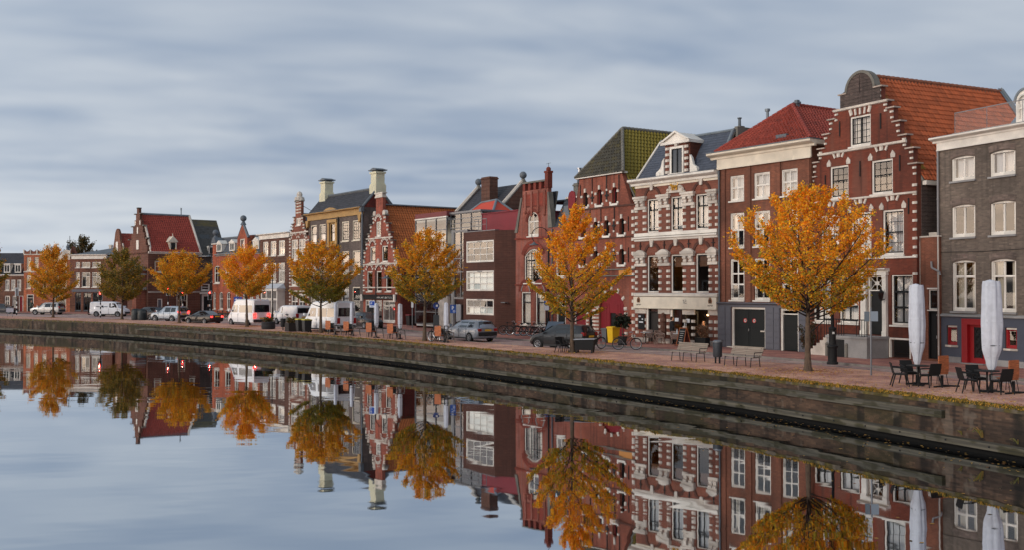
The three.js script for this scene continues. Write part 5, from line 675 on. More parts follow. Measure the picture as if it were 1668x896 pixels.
// --- salmon house with slate mansard, dormers and ball finials
{
  const w = 14.71, S = { fw: .14, cols: 2, rows: [.62], bw: .08 };
  const wins = [...rows([[.55, 2.36], [4.1, 5.9], [7.1, 8.4], [10.2, 11.5], [12.4, 14.0]], 4.3, 6.85, { ...S, arch: .2 }), ...rows([[.2, 1.1], [2.2, 3.4], [4.6, 5.8], [7.3, 8.5], [9.6, 10.8], [11.6, 12.8], [13.3, 14.4]], .75, 3.16, { ...S, arch: .3 }), { x0: 8.6, x1: 10.1, y0: 8.7, y1: 10.2, fw: .1, cols: 2, bw: .12 }];
  const g = house('salmon_house', 'long salmon brick house with slate mansard, white dormers and ball-topped gable', [-40.98, -143.11], -.8860, w, 8.3, 9, BR.SA, wins.slice(0, -1), { pts: [[0, 0], [w, 0], [w, 8.3], [10.85, 8.3], [10.85, 10.3], [9.35, 12.0], [7.85, 10.3], [7.85, 8.3], [1.2, 8.3], [1.2, 9.9], [0, 9.9]], holes: [wins.at(-1)], floors: [3.7, 7.5] }); win(g, wins.at(-1));
  part(g, 'cornice', M.greystone, b => b.prof(CORN(8.1, .3, .35), 1.2, 7.8)); part(g, 'cornice', M.greystone, b => b.prof(CORN(8.1, .3, .35), 10.9, w)); part(g, 'gable_coping', M.lead, b => b.tube([7.8, 10.3, -.15], [9.35, 12.15, -.15], .2, .2, 6).tube([10.9, 10.3, -.15], [9.35, 12.15, -.15], .2, .2, 6)); for (const [x, y] of [[9.35, 12.1], [.6, 10.6]]) { const f = part(g, 'finial', M.lead, b => b.lathe([[.4, -.1], [.25, .2], [.15, .4]], x, y, -.15, 10)); part(f, 'ball', M.lead, b => b.ball(x, y + .75, -.15, .42, 12), CR); } part(g, 'corner_roof', M.lead, b => b.prism([[-.2, 9.9], [1.5, 9.9], [.9, 10.7], [.4, 10.7]], -1.5, .2)); part(g, 'corner_cornice', M.white, b => b.box(-.2, 1.5, 9.75, 9.898, -1.5, .15));
  slope(g, [1.2, 8.4, .0], [7.8, 8.4, .0], [7.8, 10.6, -1.1], [1.2, 10.6, -1.1], { ...SLATE, c: [74, 78, 86], seed: 71, tw: .4, th: .3 }, M.slate); slope(g, [10.9, 8.4, .0], [w, 8.4, .0], [w, 10.6, -1.1], [10.9, 10.6, -1.1], { ...SLATE, c: [74, 78, 86], seed: 72, tw: .4, th: .3 }, M.slate); part(g, 'flat_roof', M.lead, b => b.box(.3, w, 10.5, 10.7, -9, -1.0)); part(g, 'gable_cheek', BR.SA, b => b.box(7.86, 10.84, 8.3, 10.6, -3, -.33));
  for (const x of [1.5, 5.6, 12.7]) { const d = part(g, 'dormer', M.white, b => b.box(x, x + 1.7, 8.7, 9.75, -1.2, .12).prism([[x - .15, 9.75], [x + 1.85, 9.75], [x + .85, 10.25]], -1.2, .2)); part(d, 'pane', M.tintglass, b => b.quad([x + .3, 8.85, .125], [x + .78, 8.85, .125], [x + .78, 9.65, .125], [x + .3, 9.65, .125]).quad([x + .92, 8.85, .125], [x + 1.4, 8.85, .125], [x + 1.4, 9.65, .125], [x + .92, 9.65, .125])); }
}
// --- slim slate-roofed house
{
  const w = 3.9, S = { fw: .15, cols: 1, rows: [.5], bw: .08 };
  const wins = [{ x0: 1.64, x1: 3.2, y0: 4.5, y1: 7.0, ...S }, { x0: .2, x1: 1.5, y0: 3.3, y1: 4.3, ...S }, { x0: 1.7, x1: 3.1, y0: 7.2, y1: 8.2, ...S }];
  const g = house('slim_slate_house', 'slim dark house with steep slate roof and white windows beside the salmon house', [-44.02, -147.43], .6875, w, 8.4, 8, BR.DK, wins, { holes: [{ x0: .3, x1: 2.3, y0: .05, y1: 2.8 }], floors: [3.1, 7.1] });
  door(g, .3, 2.3, .05, 2.8, M.dark, { fw: .3, leaves: 2, panels: 1 }); part(g, 'shop_lintel', M.white, b => b.box(0, 2.6, 2.82, 3.1, .002, .15)); slope(g, [-.2, 8.4, .1], [w + .1, 8.4, .1], [w + .1, 13.7, -3.6], [-.2, 13.7, -3.6], { ...SLATE, c: [66, 64, 60], seed: 81, tw: .4, th: .3, moss: { c: [96, 84, 40], f: (u, t) => t > .8 ? .6 : .1 } }, M.slate); part(g, 'dormer', M.white, b => b.box(1.3, 2.9, 8.6, 9.8, -1.6, -.1)); part(g, 'dormer_pane', M.dark, b => b.box(1.5, 2.0, 8.75, 9.6, -.1, -.08).box(2.2, 2.7, 8.75, 9.6, -.1, -.08)); part(g, 'skylight', M.tintglass, b => b.quad([.7, 10.9, -1.62], [2.2, 10.9, -1.62], [2.2, 11.5, -2.04], [.7, 11.5, -2.04])); part(g, 'skylight_frame', std(196, 202, 206, .5), b => b.quad([.6, 10.8, -1.58], [2.3, 10.8, -1.58], [2.3, 11.6, -2.13], [.6, 11.6, -2.13]));
  part(g, 'gutter', M.white, b => b.box(-.2, w, 8.25, 8.4, .002, .2)); slope(g, [w + .1, 8.4, -7.6], [-.2, 8.4, -7.6], [-.2, 13.7, -3.6], [w + .1, 13.7, -3.6], { ...SLATE, c: [66, 64, 60], seed: 82, tw: .6, th: .5 }, M.slate); part(g, 'gable_end', BR.DK, b => { const q = new B().prism([[-7.6, 8.4], [0, 8.4], [-3.6, 13.5]], -.15, .15); for (let i = 0; i < q.p.length; i += 3) b.p.push(w - .1 + q.p[i + 2], q.p[i + 1], q.p[i]); });
}
// --- big corner house with stepped gable and long red roof
{
  const w = 7.4, dep = 8, S = { fw: .12, cols: 1, rows: [.5], mat: M.cream };
  const wins = [{ x0: .9, x1: 1.9, y0: 5.95, y1: 7.56, ...S, curtain: 2, cmat: std(150, 92, 74, .9) }, { x0: 4.2, x1: 5.3, y0: 3.6, y1: 4.9, ...S }, { x0: 4.0, x1: 5.6, y0: .9, y1: 2.9, ...S, cols: 2 }, { x0: 5.9, x1: 6.7, y0: 5.95, y1: 7.56, ...S }];
  const g = house('corner_gable_house', 'large brown brick corner house with stepped gable and long bright red roof', [-49.69, -142.76], .6875, w, 8.7, dep, BR.BG, wins, { holes: [{ x0: 1.3, x1: 2.0, y0: .05, y1: 2.2 }], floors: [3.2, 5.6] });
  door(g, 1.3, 2.0, .05, 2.2, M.greypaint, { fw: .12, panels: 2 }); part(g, 'eaves_cornice', M.white, b => b.prof(CORN(8.5, .3, .35), 0, w + .2)); part(g, 'string_course', M.stone, b => b.box(0, w, 3.05, 3.2, .002, .06));
  const rt = { c: [150, 62, 48], tw: .3, th: .32, amp: .04, lip: .04, spread: .12 }; slope(g, [.35, 8.75, .2], [w, 8.75, .2], [w, 14.1, -4], [.35, 14.1, -4], { ...rt, seed: 91 }); slope(g, [w, 8.75, -8.2], [.35, 8.75, -8.2], [.35, 14.1, -4], [w, 14.1, -4], { ...rt, seed: 92, tw: .6, th: .6 }); part(g, 'ridge', M.zinc, b => b.tube([.2, 14.2, -4], [w, 14.2, -4], .16)); part(g, 'roof_verge', M.stone, b => b.tube([w, 8.8, .2], [w, 14.25, -4], .17)); part(g, 'flue', M.iron, b => b.tube([6.2, 14.2, -4], [6.2, 15.0, -4], .06).tube([6.1, 15.0, -4], [6.3, 15.3, -4], .04).tube([6.3, 15.0, -4], [6.1, 15.3, -4], .04));
  const toSide = (b, q) => { for (let i = 0; i < q.p.length; i += 3) b.p.push(q.p[i + 2], q.p[i + 1], -4 + q.p[i]); }; // draw in (depth, height), set at the left end
  const gm = part(g, 'stepped_gable', BR.BG, b => { const hw = [[4, 8.7], [3.7, 9.7], [3.1, 10.6], [2.5, 11.5], [1.9, 12.4], [1.3, 13.3], [.75, 14.1], [.4, 14.9]]; const p = [], l = []; hw.forEach(([x, y], i) => { const y0 = i ? hw[i - 1][1] : 8.5; p.push([x, y0], [x, y]); l.unshift([-x, y], [-x, y0]); }); toSide(b, new B().prism([...p, ...l], 0, .34)); });
  part(gm, 'gable_coping', M.stone, b => { toSide(b, new B().tube([4.0, 8.8, .4], [1.9, 12.4, .4], .16)); }); part(gm, 'step_caps', M.oldstone, b => { for (const [x, y] of [[3.4, 10.6], [2.2, 12.4], [1.0, 14.1], [0, 14.9]]) for (const s of [-1, 1]) toSide(b, new B().box(s * x - .3, s * x + .3, y, y + .14, -.1, .42)); }); part(gm, 'gable_windows', M.white, b => { for (const [z, y, a, c] of [[0, 9.2, .9, 1.3], [0, 11.4, .4, .9], [-.9, 12.6, .3, .6], [.9, 12.6, .3, .6]]) toSide(b, new B().box(z - a / 2, z + a / 2, y, y + c, -.06, -.01)); });
  const dm = part(g, 'dormer', M.cream, b => b.box(3.0, 4.0, 9.0, 10.2, -2.2, -.05).prism([[2.8, 10.2], [4.2, 10.2], [3.9, 10.6], [3.5, 11.0], [3.1, 10.6]], -2.2, .05).box(3.46, 3.54, 11, 11.4, -.3, -.2)); part(dm, 'pane', M.dark, b => b.box(3.2, 3.8, 9.15, 10.1, -.049, -.03)); part(g, 'porch_band', M.greystone, b => b.box(-1.6, -.05, 3.4, 3.8, -2.4, -.4)); part(g, 'porch_roof', M.greystone, b => b.prism([[-1.8, 6.2], [0, 6.2], [-.9, 7.0]], -2.2, -.4)); part(g, 'porch_band', M.greystone, b => b.box(-1.5, -.02, 5.6, 5.8, -2.2, -.5)); part(g, 'porch_wall', BR.NS, b => b.box(-1.4, -.05, 0, 6.2, -2.1, -.6));
}
// --- small curved-gable house
{
  const g = house('small_gable_house', 'small brown house with curved gable and red roof left of the corner house', [-58.6, -157.4], .69, 4, 8.6, 5, BR.CRb, [{ x0: 1.4, x1: 2.4, y0: 5.6, y1: 7.4, fw: .12, cols: 1 }], { floors: [4] });
  slope(g, [.2, 8.6, .1], [4.2, 8.6, .1], [4.2, 12.2, -2.5], [.2, 12.2, -2.5], { c: [150, 66, 50], seed: 95, tw: .3, th: .32 }); slope(g, [4.2, 8.6, -5.1], [.2, 8.6, -5.1], [.2, 12.2, -2.5], [4.2, 12.2, -2.5], { c: [172, 70, 52], seed: 96, tw: .6, th: .6 });
  const toSide = (b, q) => { for (let i = 0; i < q.p.length; i += 3) b.p.push(q.p[i + 2], q.p[i + 1], -2.5 + q.p[i]); };
  const gm = part(g, 'curved_gable', BR.CRb, b => toSide(b, new B().prism([[-2.6, 8.4], [2.6, 8.4], [2.2, 9.4], [1.5, 10.6], [1.1, 11.6], [.9, 12.3], [.5, 12.75], [0, 12.9], [-.5, 12.75], [-.9, 12.3], [-1.1, 11.6], [-1.5, 10.6], [-2.2, 9.4]], 0, .3))); part(gm, 'gable_window', M.white, b => toSide(b, new B().box(-.45, .45, 9.2, 10.9, -.06, -.01))); part(gm, 'gable_edge', M.stone, b => toSide(b, new B().tube([2.5, 8.6, .32], [1.5, 10.6, .32], .12)));
}
// --- brick house with white cornice and shopfront
{
  const us = [[.95, 1.65], [1.95, 3.4], [3.7, 5.2]], S = { fw: .08, cols: 2, bw: .06 };
  const wins = [...rows(us, 6.98, 7.85, S), ...rows(us, 3.8, 6.28, { ...S, rows: [.7] }), ...rows([[.9, 1.9], [2.3, 3.6], [3.9, 5.2]], .2, 3.0, { ...S, rows: [.75], sash: M.dark, mat: M.greypaint })];
  const g = house('white_cornice_house', 'brick house with broad white cornice and low grey hip roof above a shop', [-68.02, -160.89], -.187, 7.2, 8.5, 8, BR.CRb, wins, { floors: [3.3, 6.5] });
  part(g, 'cornice', M.white, b => b.box(.3, 6.2, 8.3, 8.75, .002, .12).prof(CORN(8.75, .25, .5), .1, 6.4)); part(g, 'roof', M.lead, b => { b.quad([0, 8.9, .2], [7.3, 8.9, .2], [7.0, 10.3, -3.4], [4.6, 10.0, -3.2]).quad([4.6, 10, -3.2], [7, 10.3, -3.4], [7.3, 8.9, -8], [0, 8.9, -8]).tri([0, 8.9, .2], [4.6, 10, -3.2], [0, 8.9, -8]).quad([7.3, 8.9, .2], [7.3, 8.9, -8], [7, 10.3, -3.4], [7, 10.3, -3.4]); }); part(g, 'ceiling', M.inside, b => b.box(.3, 6.9, 8.5, 8.6, -7.6, -.33)); part(g, 'shop_front_band', M.greypaint, b => b.box(.4, 5.8, 3.1, 3.5, .002, .12)); chimney(g, M.stone, 4.9, 9.6, -3.2, .4, .4, 1.0, 0);
}
// --- crenellated house
{
  const S = { fw: .1, cols: 1, rows: [.7], mat: M.cream };
  const wins = [...rows([[.46, 1.2], [1.78, 2.48]], 6.56, 8.62, { ...S, curtain: 3, cmat: std(222, 190, 130, .9) }), ...rows([[.46, 1.2], [1.78, 2.48], [3.2, 3.9]], 3.6, 5.7, S), ...rows([[5, 5.9], [6.4, 7.3]], 6.3, 8.2, S), ...rows([[5, 5.9], [6.4, 7.3]], 3.6, 5.6, S), ...rows([[5.2, 7.2]], .3, 2.6, S)];
  const g = house('crenellated_house', 'orange brick house with small battlements left of the first tree', [-75.94, -162.65], -.167, 7.94, 9.1, 8, BR.CB, wins, { holes: [{ x0: .5, x1: 1.7, y0: .05, y1: 2.7 }], floors: [3, 6.2] });
  door(g, .5, 1.7, .05, 2.7, M.dark, { fw: .12, transom: .5, panels: 2 }); for (let i = 0; i < 4; i++) { part(g, 'merlon', BR.NS, b => b.prism([[i * 1.12 + .02, 9.1], [i * 1.12 + .92, 9.1], [i * 1.12 + .92, 9.75], [i * 1.12 + .7, 9.55], [i * 1.12 + .24, 9.55], [i * 1.12 + .02, 9.75]], -.3, 0)); part(g, 'merlon_cap', M.stone, b => b.box(i * 1.12 - .08, i * 1.12 + .1, 9.1, 9.85, .002, .08)); } part(g, 'string_course', M.stone, b => b.box(0, 4.4, 9.0, 9.14, .002, .1)); part(g, 'string_course', M.stone, b => b.box(0, 4.4, 6.3, 6.5, .002, .1)); part(g, 'white_gable', M.stone, b => b.prism([[4.5, 8.2], [7.9, 8.2], [7.9, 9.6], [7.2, 9.8], [6.2, 9.2], [5.2, 9.8], [4.5, 9.6]], .002, .1)); part(g, 'flat_roof', M.lead, b => b.box(0, 7.94, 9.101, 9.2, -8, -.33)); for (const [x, h] of [[4.9, 1.3], [6.8, 1.6]]) part(g, 'turret', M.lead, b => b.lathe([[.25, 0], [.22, h * .6], [.3, h * .62], [.1, h * .9], [.02, h * 1.1], [0, h * 1.5]], x, 9.2, -1, 8)); part(g, 'mast', M.iron, b => b.tube([6.5, 9.2, -2], [6.5, 12.0, -2], .05, .04, 6)); part(g, 'small_gable', BR.NS, b => b.prism([[6.6, 9.2], [7.9, 9.2], [7.2, 10.4]], -2, -1.6)); chimney(g, M.stone, 3.4, 9.2, -2, .4, .4, .6, 1);
}
// --- far-left house
{
  const S = { fw: .12, cols: 2, rows: [.6], bw: .08 };
  const g = house('dormered_house', 'brick house with dark roof and two white dormers at the left edge', [-83.82, -163.10], 0, 7.86, 5.8, 8, BR.FL, [...rows([[.7, 1.4], [1.9, 2.6], [3.2, 3.9], [4.75, 5.42], [5.66, 6.33], [6.6, 7.25]], 3.3, 5.03, S), ...rows([[2.6, 3.6], [4.7, 5.5], [5.9, 6.6]], .5, 2.5, S)], { holes: [{ x0: 6.9, x1: 7.6, y0: .05, y1: 2.5 }], floors: [2.9] });
  door(g, 6.9, 7.6, .05, 2.5, M.maroon, { fw: .1, panels: 2 }); part(g, 'cornice', M.white, b => b.prof(CORN(5.6, .35, .4), 0, 7.86)); slope(g, [0, 5.9, .1], [7.86, 5.9, .1], [7.86, 9.4, -2.6], [0, 9.4, -2.6], { ...SLATE, c: [54, 54, 60], seed: 98, tw: .4, th: .3 }, M.slate); slope(g, [7.86, 5.9, -8], [0, 5.9, -8], [0, 9.4, -2.6], [7.86, 9.4, -2.6], { ...SLATE, c: [54, 54, 60], seed: 99, tw: .6, th: .6 }, M.slate);
  for (const x of [1.2, 2.9, 4.6, 6.3]) { const d = part(g, 'dormer', M.white, b => b.box(x, x + .95, 6.25, 7.55, -1.6, .1).box(x - .1, x + 1.05, 7.55, 7.68, -1.7, .2)); part(d, 'pane', M.dark, b => b.box(x + .12, x + .42, 6.4, 7.4, .1, .115).box(x + .52, x + .82, 6.4, 7.4, .1, .115)); } part(g, 'gable_end', BR.FL, b => { const q = new B().prism([[-8, 5.8], [0, 5.8], [-2.6, 9.2]], -.15, .15); for (let i = 0; i < q.p.length; i += 3) b.p.push(7.7 + q.p[i + 2], q.p[i + 1], q.p[i]); });
}
// --- plain houses across the canal, out of the frame to the left: what the right-hand windows mirror
{ const cs = [BR.BW, BR.GY, BR.NS, BR.DK, BR.FL, BR.BG, BR.CRb, BR.C]; for (let i = 0; i < 9; i++) { const z = -78 + i * 15, hh = 9.5 + (i * 37 % 5) * .8, g = house('far_bank_house', ['tall', 'plain', 'low', 'broad', 'steep-roofed', 'narrow', 'dark', 'pale', 'last'][i] + ' brick house on the opposite bank, outside the view', [-92, z + 7], Math.PI / 2, 13.5, hh, 9, cs[i % 8], [[1.5, 3], [5, 6.5], [8.5, 10], [11, 12.3]].flatMap(([a, c]) => [{ x0: a, x1: c, y0: 1, y1: 3, fw: .14, cols: 2 }, { x0: a, x1: c, y0: 4.2, y1: 6.2, fw: .14, cols: 2 }]), { floors: [3.6] }); g.userData.group = 'houses on the opposite bank'; g.position.y = 1; part(g, 'roof', M.lead, b => b.quad([-.2, hh, .2], [13.7, hh, .2], [13.7, hh + 4.5, -4.5], [-.2, hh + 4.5, -4.5]).quad([13.7, hh, -9.2], [-.2, hh, -9.2], [-.2, hh + 4.5, -4.5], [13.7, hh + 4.5, -4.5])); for (const x of [.1, 13.3]) part(g, 'gable_end', cs[i % 8], b => { const q = new B().prism([[-9, hh], [0, hh], [-4.5, hh + 4.4]], -.1, .1); for (let k = 0; k < q.p.length; k += 3) b.p.push(x + q.p[k + 2], q.p[k + 1], q.p[k]); }); }
  structure('far_bank', new B().box(-400, -90, -1.6, 1.0, -95, 130).geo(), paveMat); }
// ---------------------------------------------------------------- trees
const leafMat = new THREE.MeshPhysicalMaterial({ color: 0xffffff, vertexColors: true, roughness: .85, transmission: .35, thickness: 0, ior: 1.3, side: THREE.DoubleSide });
const barkMat = new THREE.MeshStandardMaterial({ map: plainTex([92, 76, 62], .3, 61, 1.2, 256), roughness: .95 }), twigMat = std(44, 34, 28, .95);
function leafCloud(pts, n, size, pal, seed, spread) { // pts [{p,d,w}]: spray points with outward direction
  const r = rng(seed), gs = () => (r() + r() + r() - 1.5) * 1.15, P = new Float32Array(n * 12), C = new Float32Array(n * 12), I = new Uint32Array(n * 6), cols = pal.map(c => lin(...c[0])), tw = pal.reduce((s, c) => s + c[1], 0), c = new THREE.Color(), t = V(), u = V(), q = V(), m = V();
  for (let i = 0; i < n; i++) {
    const s = pts[Math.floor(r() * pts.length)], k = s.w || 1;
    q.copy(s.p).addScaledVector(s.d, gs() * spread * 1.3 * k); q.x += gs() * spread * .62 * k; q.y += gs() * spread * .42 * k; q.z += gs() * spread * .62 * k;
    t.set(r() - .5, (r() - .62) * .8, r() - .5).addScaledVector(s.d, .5).normalize(); u.set(r() - .5, r() - .5, r() - .5).cross(t).normalize(); m.crossVectors(t, u);
    const L = size * (.65 + .7 * r()), w = L * .36, f = .12 * L;
    const a = [q.x, q.y, q.z], mid = [q.x + t.x * L * .45, q.y + t.y * L * .45, q.z + t.z * L * .45];
    const v = [a, [mid[0] + u.x * w + m.x * f, mid[1] + u.y * w + m.y * f, mid[2] + u.z * w + m.z * f], [q.x + t.x * L, q.y + t.y * L - f, q.z + t.z * L], [mid[0] - u.x * w + m.x * f, mid[1] - u.y * w + m.y * f, mid[2] - u.z * w + m.z * f]];
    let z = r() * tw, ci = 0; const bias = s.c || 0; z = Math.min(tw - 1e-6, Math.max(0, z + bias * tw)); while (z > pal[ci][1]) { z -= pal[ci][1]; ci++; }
    c.copy(cols[ci]).multiplyScalar(.78 + .44 * r());
    for (let j = 0; j < 4; j++) { P.set(v[j], i * 12 + j * 3); C.set([c.r, c.g, c.b], i * 12 + j * 3); }
    I.set([0, 1, 2, 0, 2, 3].map(x => x + i * 4), i * 6);
  }
  const g = new THREE.BufferGeometry(); g.setAttribute('position', new THREE.BufferAttribute(P, 3)); g.setAttribute('color', new THREE.BufferAttribute(C, 3)); g.setIndex(new THREE.BufferAttribute(I, 1)); g.computeVertexNormals(); return g;
}
const ORANGE = [[[252, 166, 14], 4], [[255, 194, 38], 4], [[242, 140, 12], 2.6], [[222, 168, 34], 1.6], [[166, 150, 44], 1]];
const GOLD = [[[248, 164, 16], 3], [[252, 188, 36], 3], [[226, 146, 24], 2.4], [[186, 150, 38], 2], [[138, 128, 40], 1.3]];
const OLIVE = [[[190, 144, 44], 1.8], [[150, 128, 44], 2.4], [[118, 110, 42], 3], [[92, 92, 38], 2.4], [[220, 150, 40], 1]];
function tree(label, x, z, o) {
  const { h, bot, rl, rr, seed, n, leaf = .13, pal = ORANGE, peak = .42, topw = .5, tr = .15, limbs = 22, lowgreen = 0, spread = .3, open = 0 } = o, r = rng(seed);
  const g = thing('street_tree', label, 'tree', x, 1.5, z, 0, 'trees along the quay');
  const R = (rl + rr) / 2, cx = (rr - rl) / 2, prof = t => t < peak ? mix(.45, 1, Math.sqrt(Math.max(0, t / peak))) : Math.max(.04, Math.pow(Math.max(0, 1 - Math.pow((t - peak) / (1 - peak), 2)), .5) * mix(topw, 1, 1 - (t - peak) / (1 - peak)) + .02);
  const B0 = new B(), lean = [(r() - .5) * .3, (r() - .5) * .3], trunk = []; const ht = h * .8;
  for (let i = 0; i <= 9; i++) { const t = i / 9; trunk.push([lean[0] * t * t + Math.sin(t * 5 + seed) * .05 * t, ht * t, lean[1] * t * t + Math.cos(t * 4 + seed) * .05 * t]); }
  const rad = t => tr * mix(1, .16, Math.pow(t, .8)) * (t < .02 ? 1.5 : t < .06 ? 1.15 : 1);
  for (let i = 0; i < 9; i++) { if (i === 0) { B0.tube(trunk[0], [trunk[1][0] * .25, ht / 36, trunk[1][2] * .25], tr * 1.55, tr * 1.12, 12, false).tube([trunk[1][0] * .25, ht / 36, trunk[1][2] * .25], trunk[1], tr * 1.12, rad(1 / 9), 12, false); } else B0.tube(trunk[i], trunk[i + 1], rad(i / 9), rad((i + 1) / 9), 10, i === 8); }
  const at = y => { const t = Math.min(.999, y / ht) * 9, i = Math.floor(t), f = t - i; return [0, 1, 2].map(k => mix(trunk[i][k], trunk[i + 1][k], f)); };
  mesh('trunk', B0.geo(1.2), barkMat, g);
  const Bl = new B(), pts = [];
  for (let i = 0; i < limbs; i++) {
    const t = (i + .3 + r() * .4) / limbs, az = i * 2.39996 + r() * .5, y1 = bot + (h - bot) * Math.min(.985, t * 1.0 + .02), ru = Math.max(.12, R * prof(t) * (.55 + .5 * Math.pow(r(), .6) + (r() > .86 ? .16 : 0)));
    const end = V(cx * .8 + Math.cos(az) * ru, y1 + ru * .1 * (r() - .3), Math.sin(az) * ru), ys = Math.max(bot * .72, Math.min(ht * .97, y1 - ru * mix(.35, 1.15, t) - .2)), s = V(...at(ys)), mid = s.clone().lerp(end, .5).add(V(0, -.12 * ru + .06, 0));
    const P = k => { const a = s.clone().lerp(mid, k), b = mid.clone().lerp(end, k); return a.lerp(b, k); }, br = Math.max(.012, rad(ys / ht) * .42);
    for (let k = 0; k < 5; k++) Bl.tube(P(k / 5).toArray(), P((k + 1) / 5).toArray(), br * mix(1, .25, k / 5), br * mix(1, .25, (k + 1) / 5), 5, false);
    const ns = Math.round(5 + ru * 3.2);
    for (let j = 0; j < ns; j++) { // side sprays, swept outward and a little up
      const k = mix(.28, 1, (j + r()) / ns), b0 = P(k), d = P(Math.min(1, k + .05)).sub(P(k - .05)).normalize(), sd = V(-d.z, 0, d.x).multiplyScalar((j % 2 ? 1 : -1) * (.5 + r())), L = ru * mix(.42, .16, k) * (.6 + .8 * r()) + .18;
      const dir = d.clone().multiplyScalar(.8).add(sd).add(V(0, .18 + .5 * t * r() - .1, 0)).normalize(), e = b0.clone().addScaledVector(dir, L);
      // keep inside the crown outline
      const te = Math.min(.999, Math.max(0, (e.y - bot) / (h - bot))), lim = R * prof(te) * (.86 + .36 * vn(Math.atan2(e.z, e.x - cx * .8) * 1.9 + 30, te * 5.5, seed + 3)), er = Math.hypot(e.x - cx * .8, e.z); if (er > lim) { const q = lim / er; e.x = cx * .8 + (e.x - cx * .8) * q; e.z *= q; } if (e.y > h) e.y = h - .05;
      Bl.tube(b0.toArray(), e.toArray(), br * .25 + .004, .004, 4, false);
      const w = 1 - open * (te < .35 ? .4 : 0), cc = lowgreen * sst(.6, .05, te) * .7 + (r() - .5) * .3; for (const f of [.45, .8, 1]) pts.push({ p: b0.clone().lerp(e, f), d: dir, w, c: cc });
    }
    pts.push({ p: end, d: end.clone().sub(mid).normalize(), w: .9, c: 0 });
  }
  for (let i = 0; i < limbs * .8; i++) { const t = Math.pow(r(), .8), az = r() * 6.283, ru = R * prof(t) * Math.sqrt(r()) * .9; pts.push({ p: V(cx * .8 + Math.cos(az) * ru, bot + .2 + (h - bot - .2) * t, Math.sin(az) * ru), d: V(Math.cos(az), .5, Math.sin(az)).normalize(), w: 1, c: lowgreen * sst(.6, .05, t) * .7 }); }
  mesh('limbs', Bl.geo(), twigMat, g).userData.kind = 'stuff';
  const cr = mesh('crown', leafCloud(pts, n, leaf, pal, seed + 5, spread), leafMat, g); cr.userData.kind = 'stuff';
  // leaves gathered round the foot
  return g;
}
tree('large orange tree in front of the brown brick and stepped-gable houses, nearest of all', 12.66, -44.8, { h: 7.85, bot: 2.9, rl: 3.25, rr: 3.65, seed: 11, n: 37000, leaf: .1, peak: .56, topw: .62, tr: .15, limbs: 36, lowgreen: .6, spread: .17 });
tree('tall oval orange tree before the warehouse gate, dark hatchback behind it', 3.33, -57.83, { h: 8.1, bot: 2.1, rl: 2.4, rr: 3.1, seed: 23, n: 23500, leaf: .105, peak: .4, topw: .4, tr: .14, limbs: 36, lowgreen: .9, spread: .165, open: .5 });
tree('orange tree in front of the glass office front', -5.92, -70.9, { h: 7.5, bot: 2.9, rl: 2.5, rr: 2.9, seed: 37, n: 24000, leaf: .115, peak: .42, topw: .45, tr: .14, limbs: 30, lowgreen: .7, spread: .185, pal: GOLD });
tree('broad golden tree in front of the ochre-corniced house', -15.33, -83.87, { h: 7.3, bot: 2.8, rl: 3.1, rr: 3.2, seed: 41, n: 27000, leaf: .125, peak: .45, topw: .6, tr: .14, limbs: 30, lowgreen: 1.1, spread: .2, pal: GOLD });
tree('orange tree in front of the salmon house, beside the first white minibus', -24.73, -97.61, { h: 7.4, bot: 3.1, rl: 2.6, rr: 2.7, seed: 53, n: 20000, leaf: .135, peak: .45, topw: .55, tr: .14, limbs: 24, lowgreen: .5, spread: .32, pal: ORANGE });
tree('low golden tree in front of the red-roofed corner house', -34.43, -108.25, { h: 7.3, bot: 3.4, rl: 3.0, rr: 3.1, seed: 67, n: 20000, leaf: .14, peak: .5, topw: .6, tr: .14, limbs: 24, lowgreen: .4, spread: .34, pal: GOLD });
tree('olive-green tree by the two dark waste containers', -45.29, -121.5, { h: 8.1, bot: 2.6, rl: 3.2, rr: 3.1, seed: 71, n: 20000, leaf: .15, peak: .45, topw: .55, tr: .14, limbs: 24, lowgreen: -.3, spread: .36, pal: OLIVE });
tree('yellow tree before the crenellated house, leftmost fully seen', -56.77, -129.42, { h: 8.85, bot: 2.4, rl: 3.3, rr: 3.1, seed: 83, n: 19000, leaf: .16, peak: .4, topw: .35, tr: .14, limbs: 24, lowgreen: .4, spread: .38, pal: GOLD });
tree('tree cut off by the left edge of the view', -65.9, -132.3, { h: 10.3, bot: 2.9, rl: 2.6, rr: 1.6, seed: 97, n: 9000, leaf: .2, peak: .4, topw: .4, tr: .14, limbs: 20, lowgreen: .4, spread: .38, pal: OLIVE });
{ const g = tree('round dark tree rising behind the white-corniced house', -72.4, -176, { h: 12.3, bot: 6, rl: 2.7, rr: 2.7, seed: 101, n: 9000, leaf: .26, peak: .5, topw: .6, tr: .2, limbs: 18, pal: [[[74, 70, 34], 2], [[92, 78, 36], 2], [[120, 84, 34], 1]], spread: .5 }); delete g.userData.group; }

// ---------------------------------------------------------------- vehicles: lofted bodies (x forward, z left)
const carGlass = new THREE.MeshPhysicalMaterial({ color: lin(24, 29, 34), roughness: .06, metalness: .1, clearcoat: .6, clearcoatRoughness: .03, ior: 1.6 }), plateMat = std(222, 170, 24, .5), trim = std(26, 27, 29, .6), silverRim = std(150, 152, 156, .35, .7);
const paint = (r, g, b, m = .3) => new THREE.MeshPhysicalMaterial({ color: lin(r, g, b), roughness: .42, metalness: m, clearcoat: .55, clearcoatRoughness: .08 });
const headMat = std(214, 218, 224, .15, .2), tailMat = std(150, 16, 20, .3), tailOn = new THREE.MeshStandardMaterial({ color: lin(180, 10, 14), roughness: .3, emissive: new THREE.Color(1, .06, .05), emissiveIntensity: 2.2 });
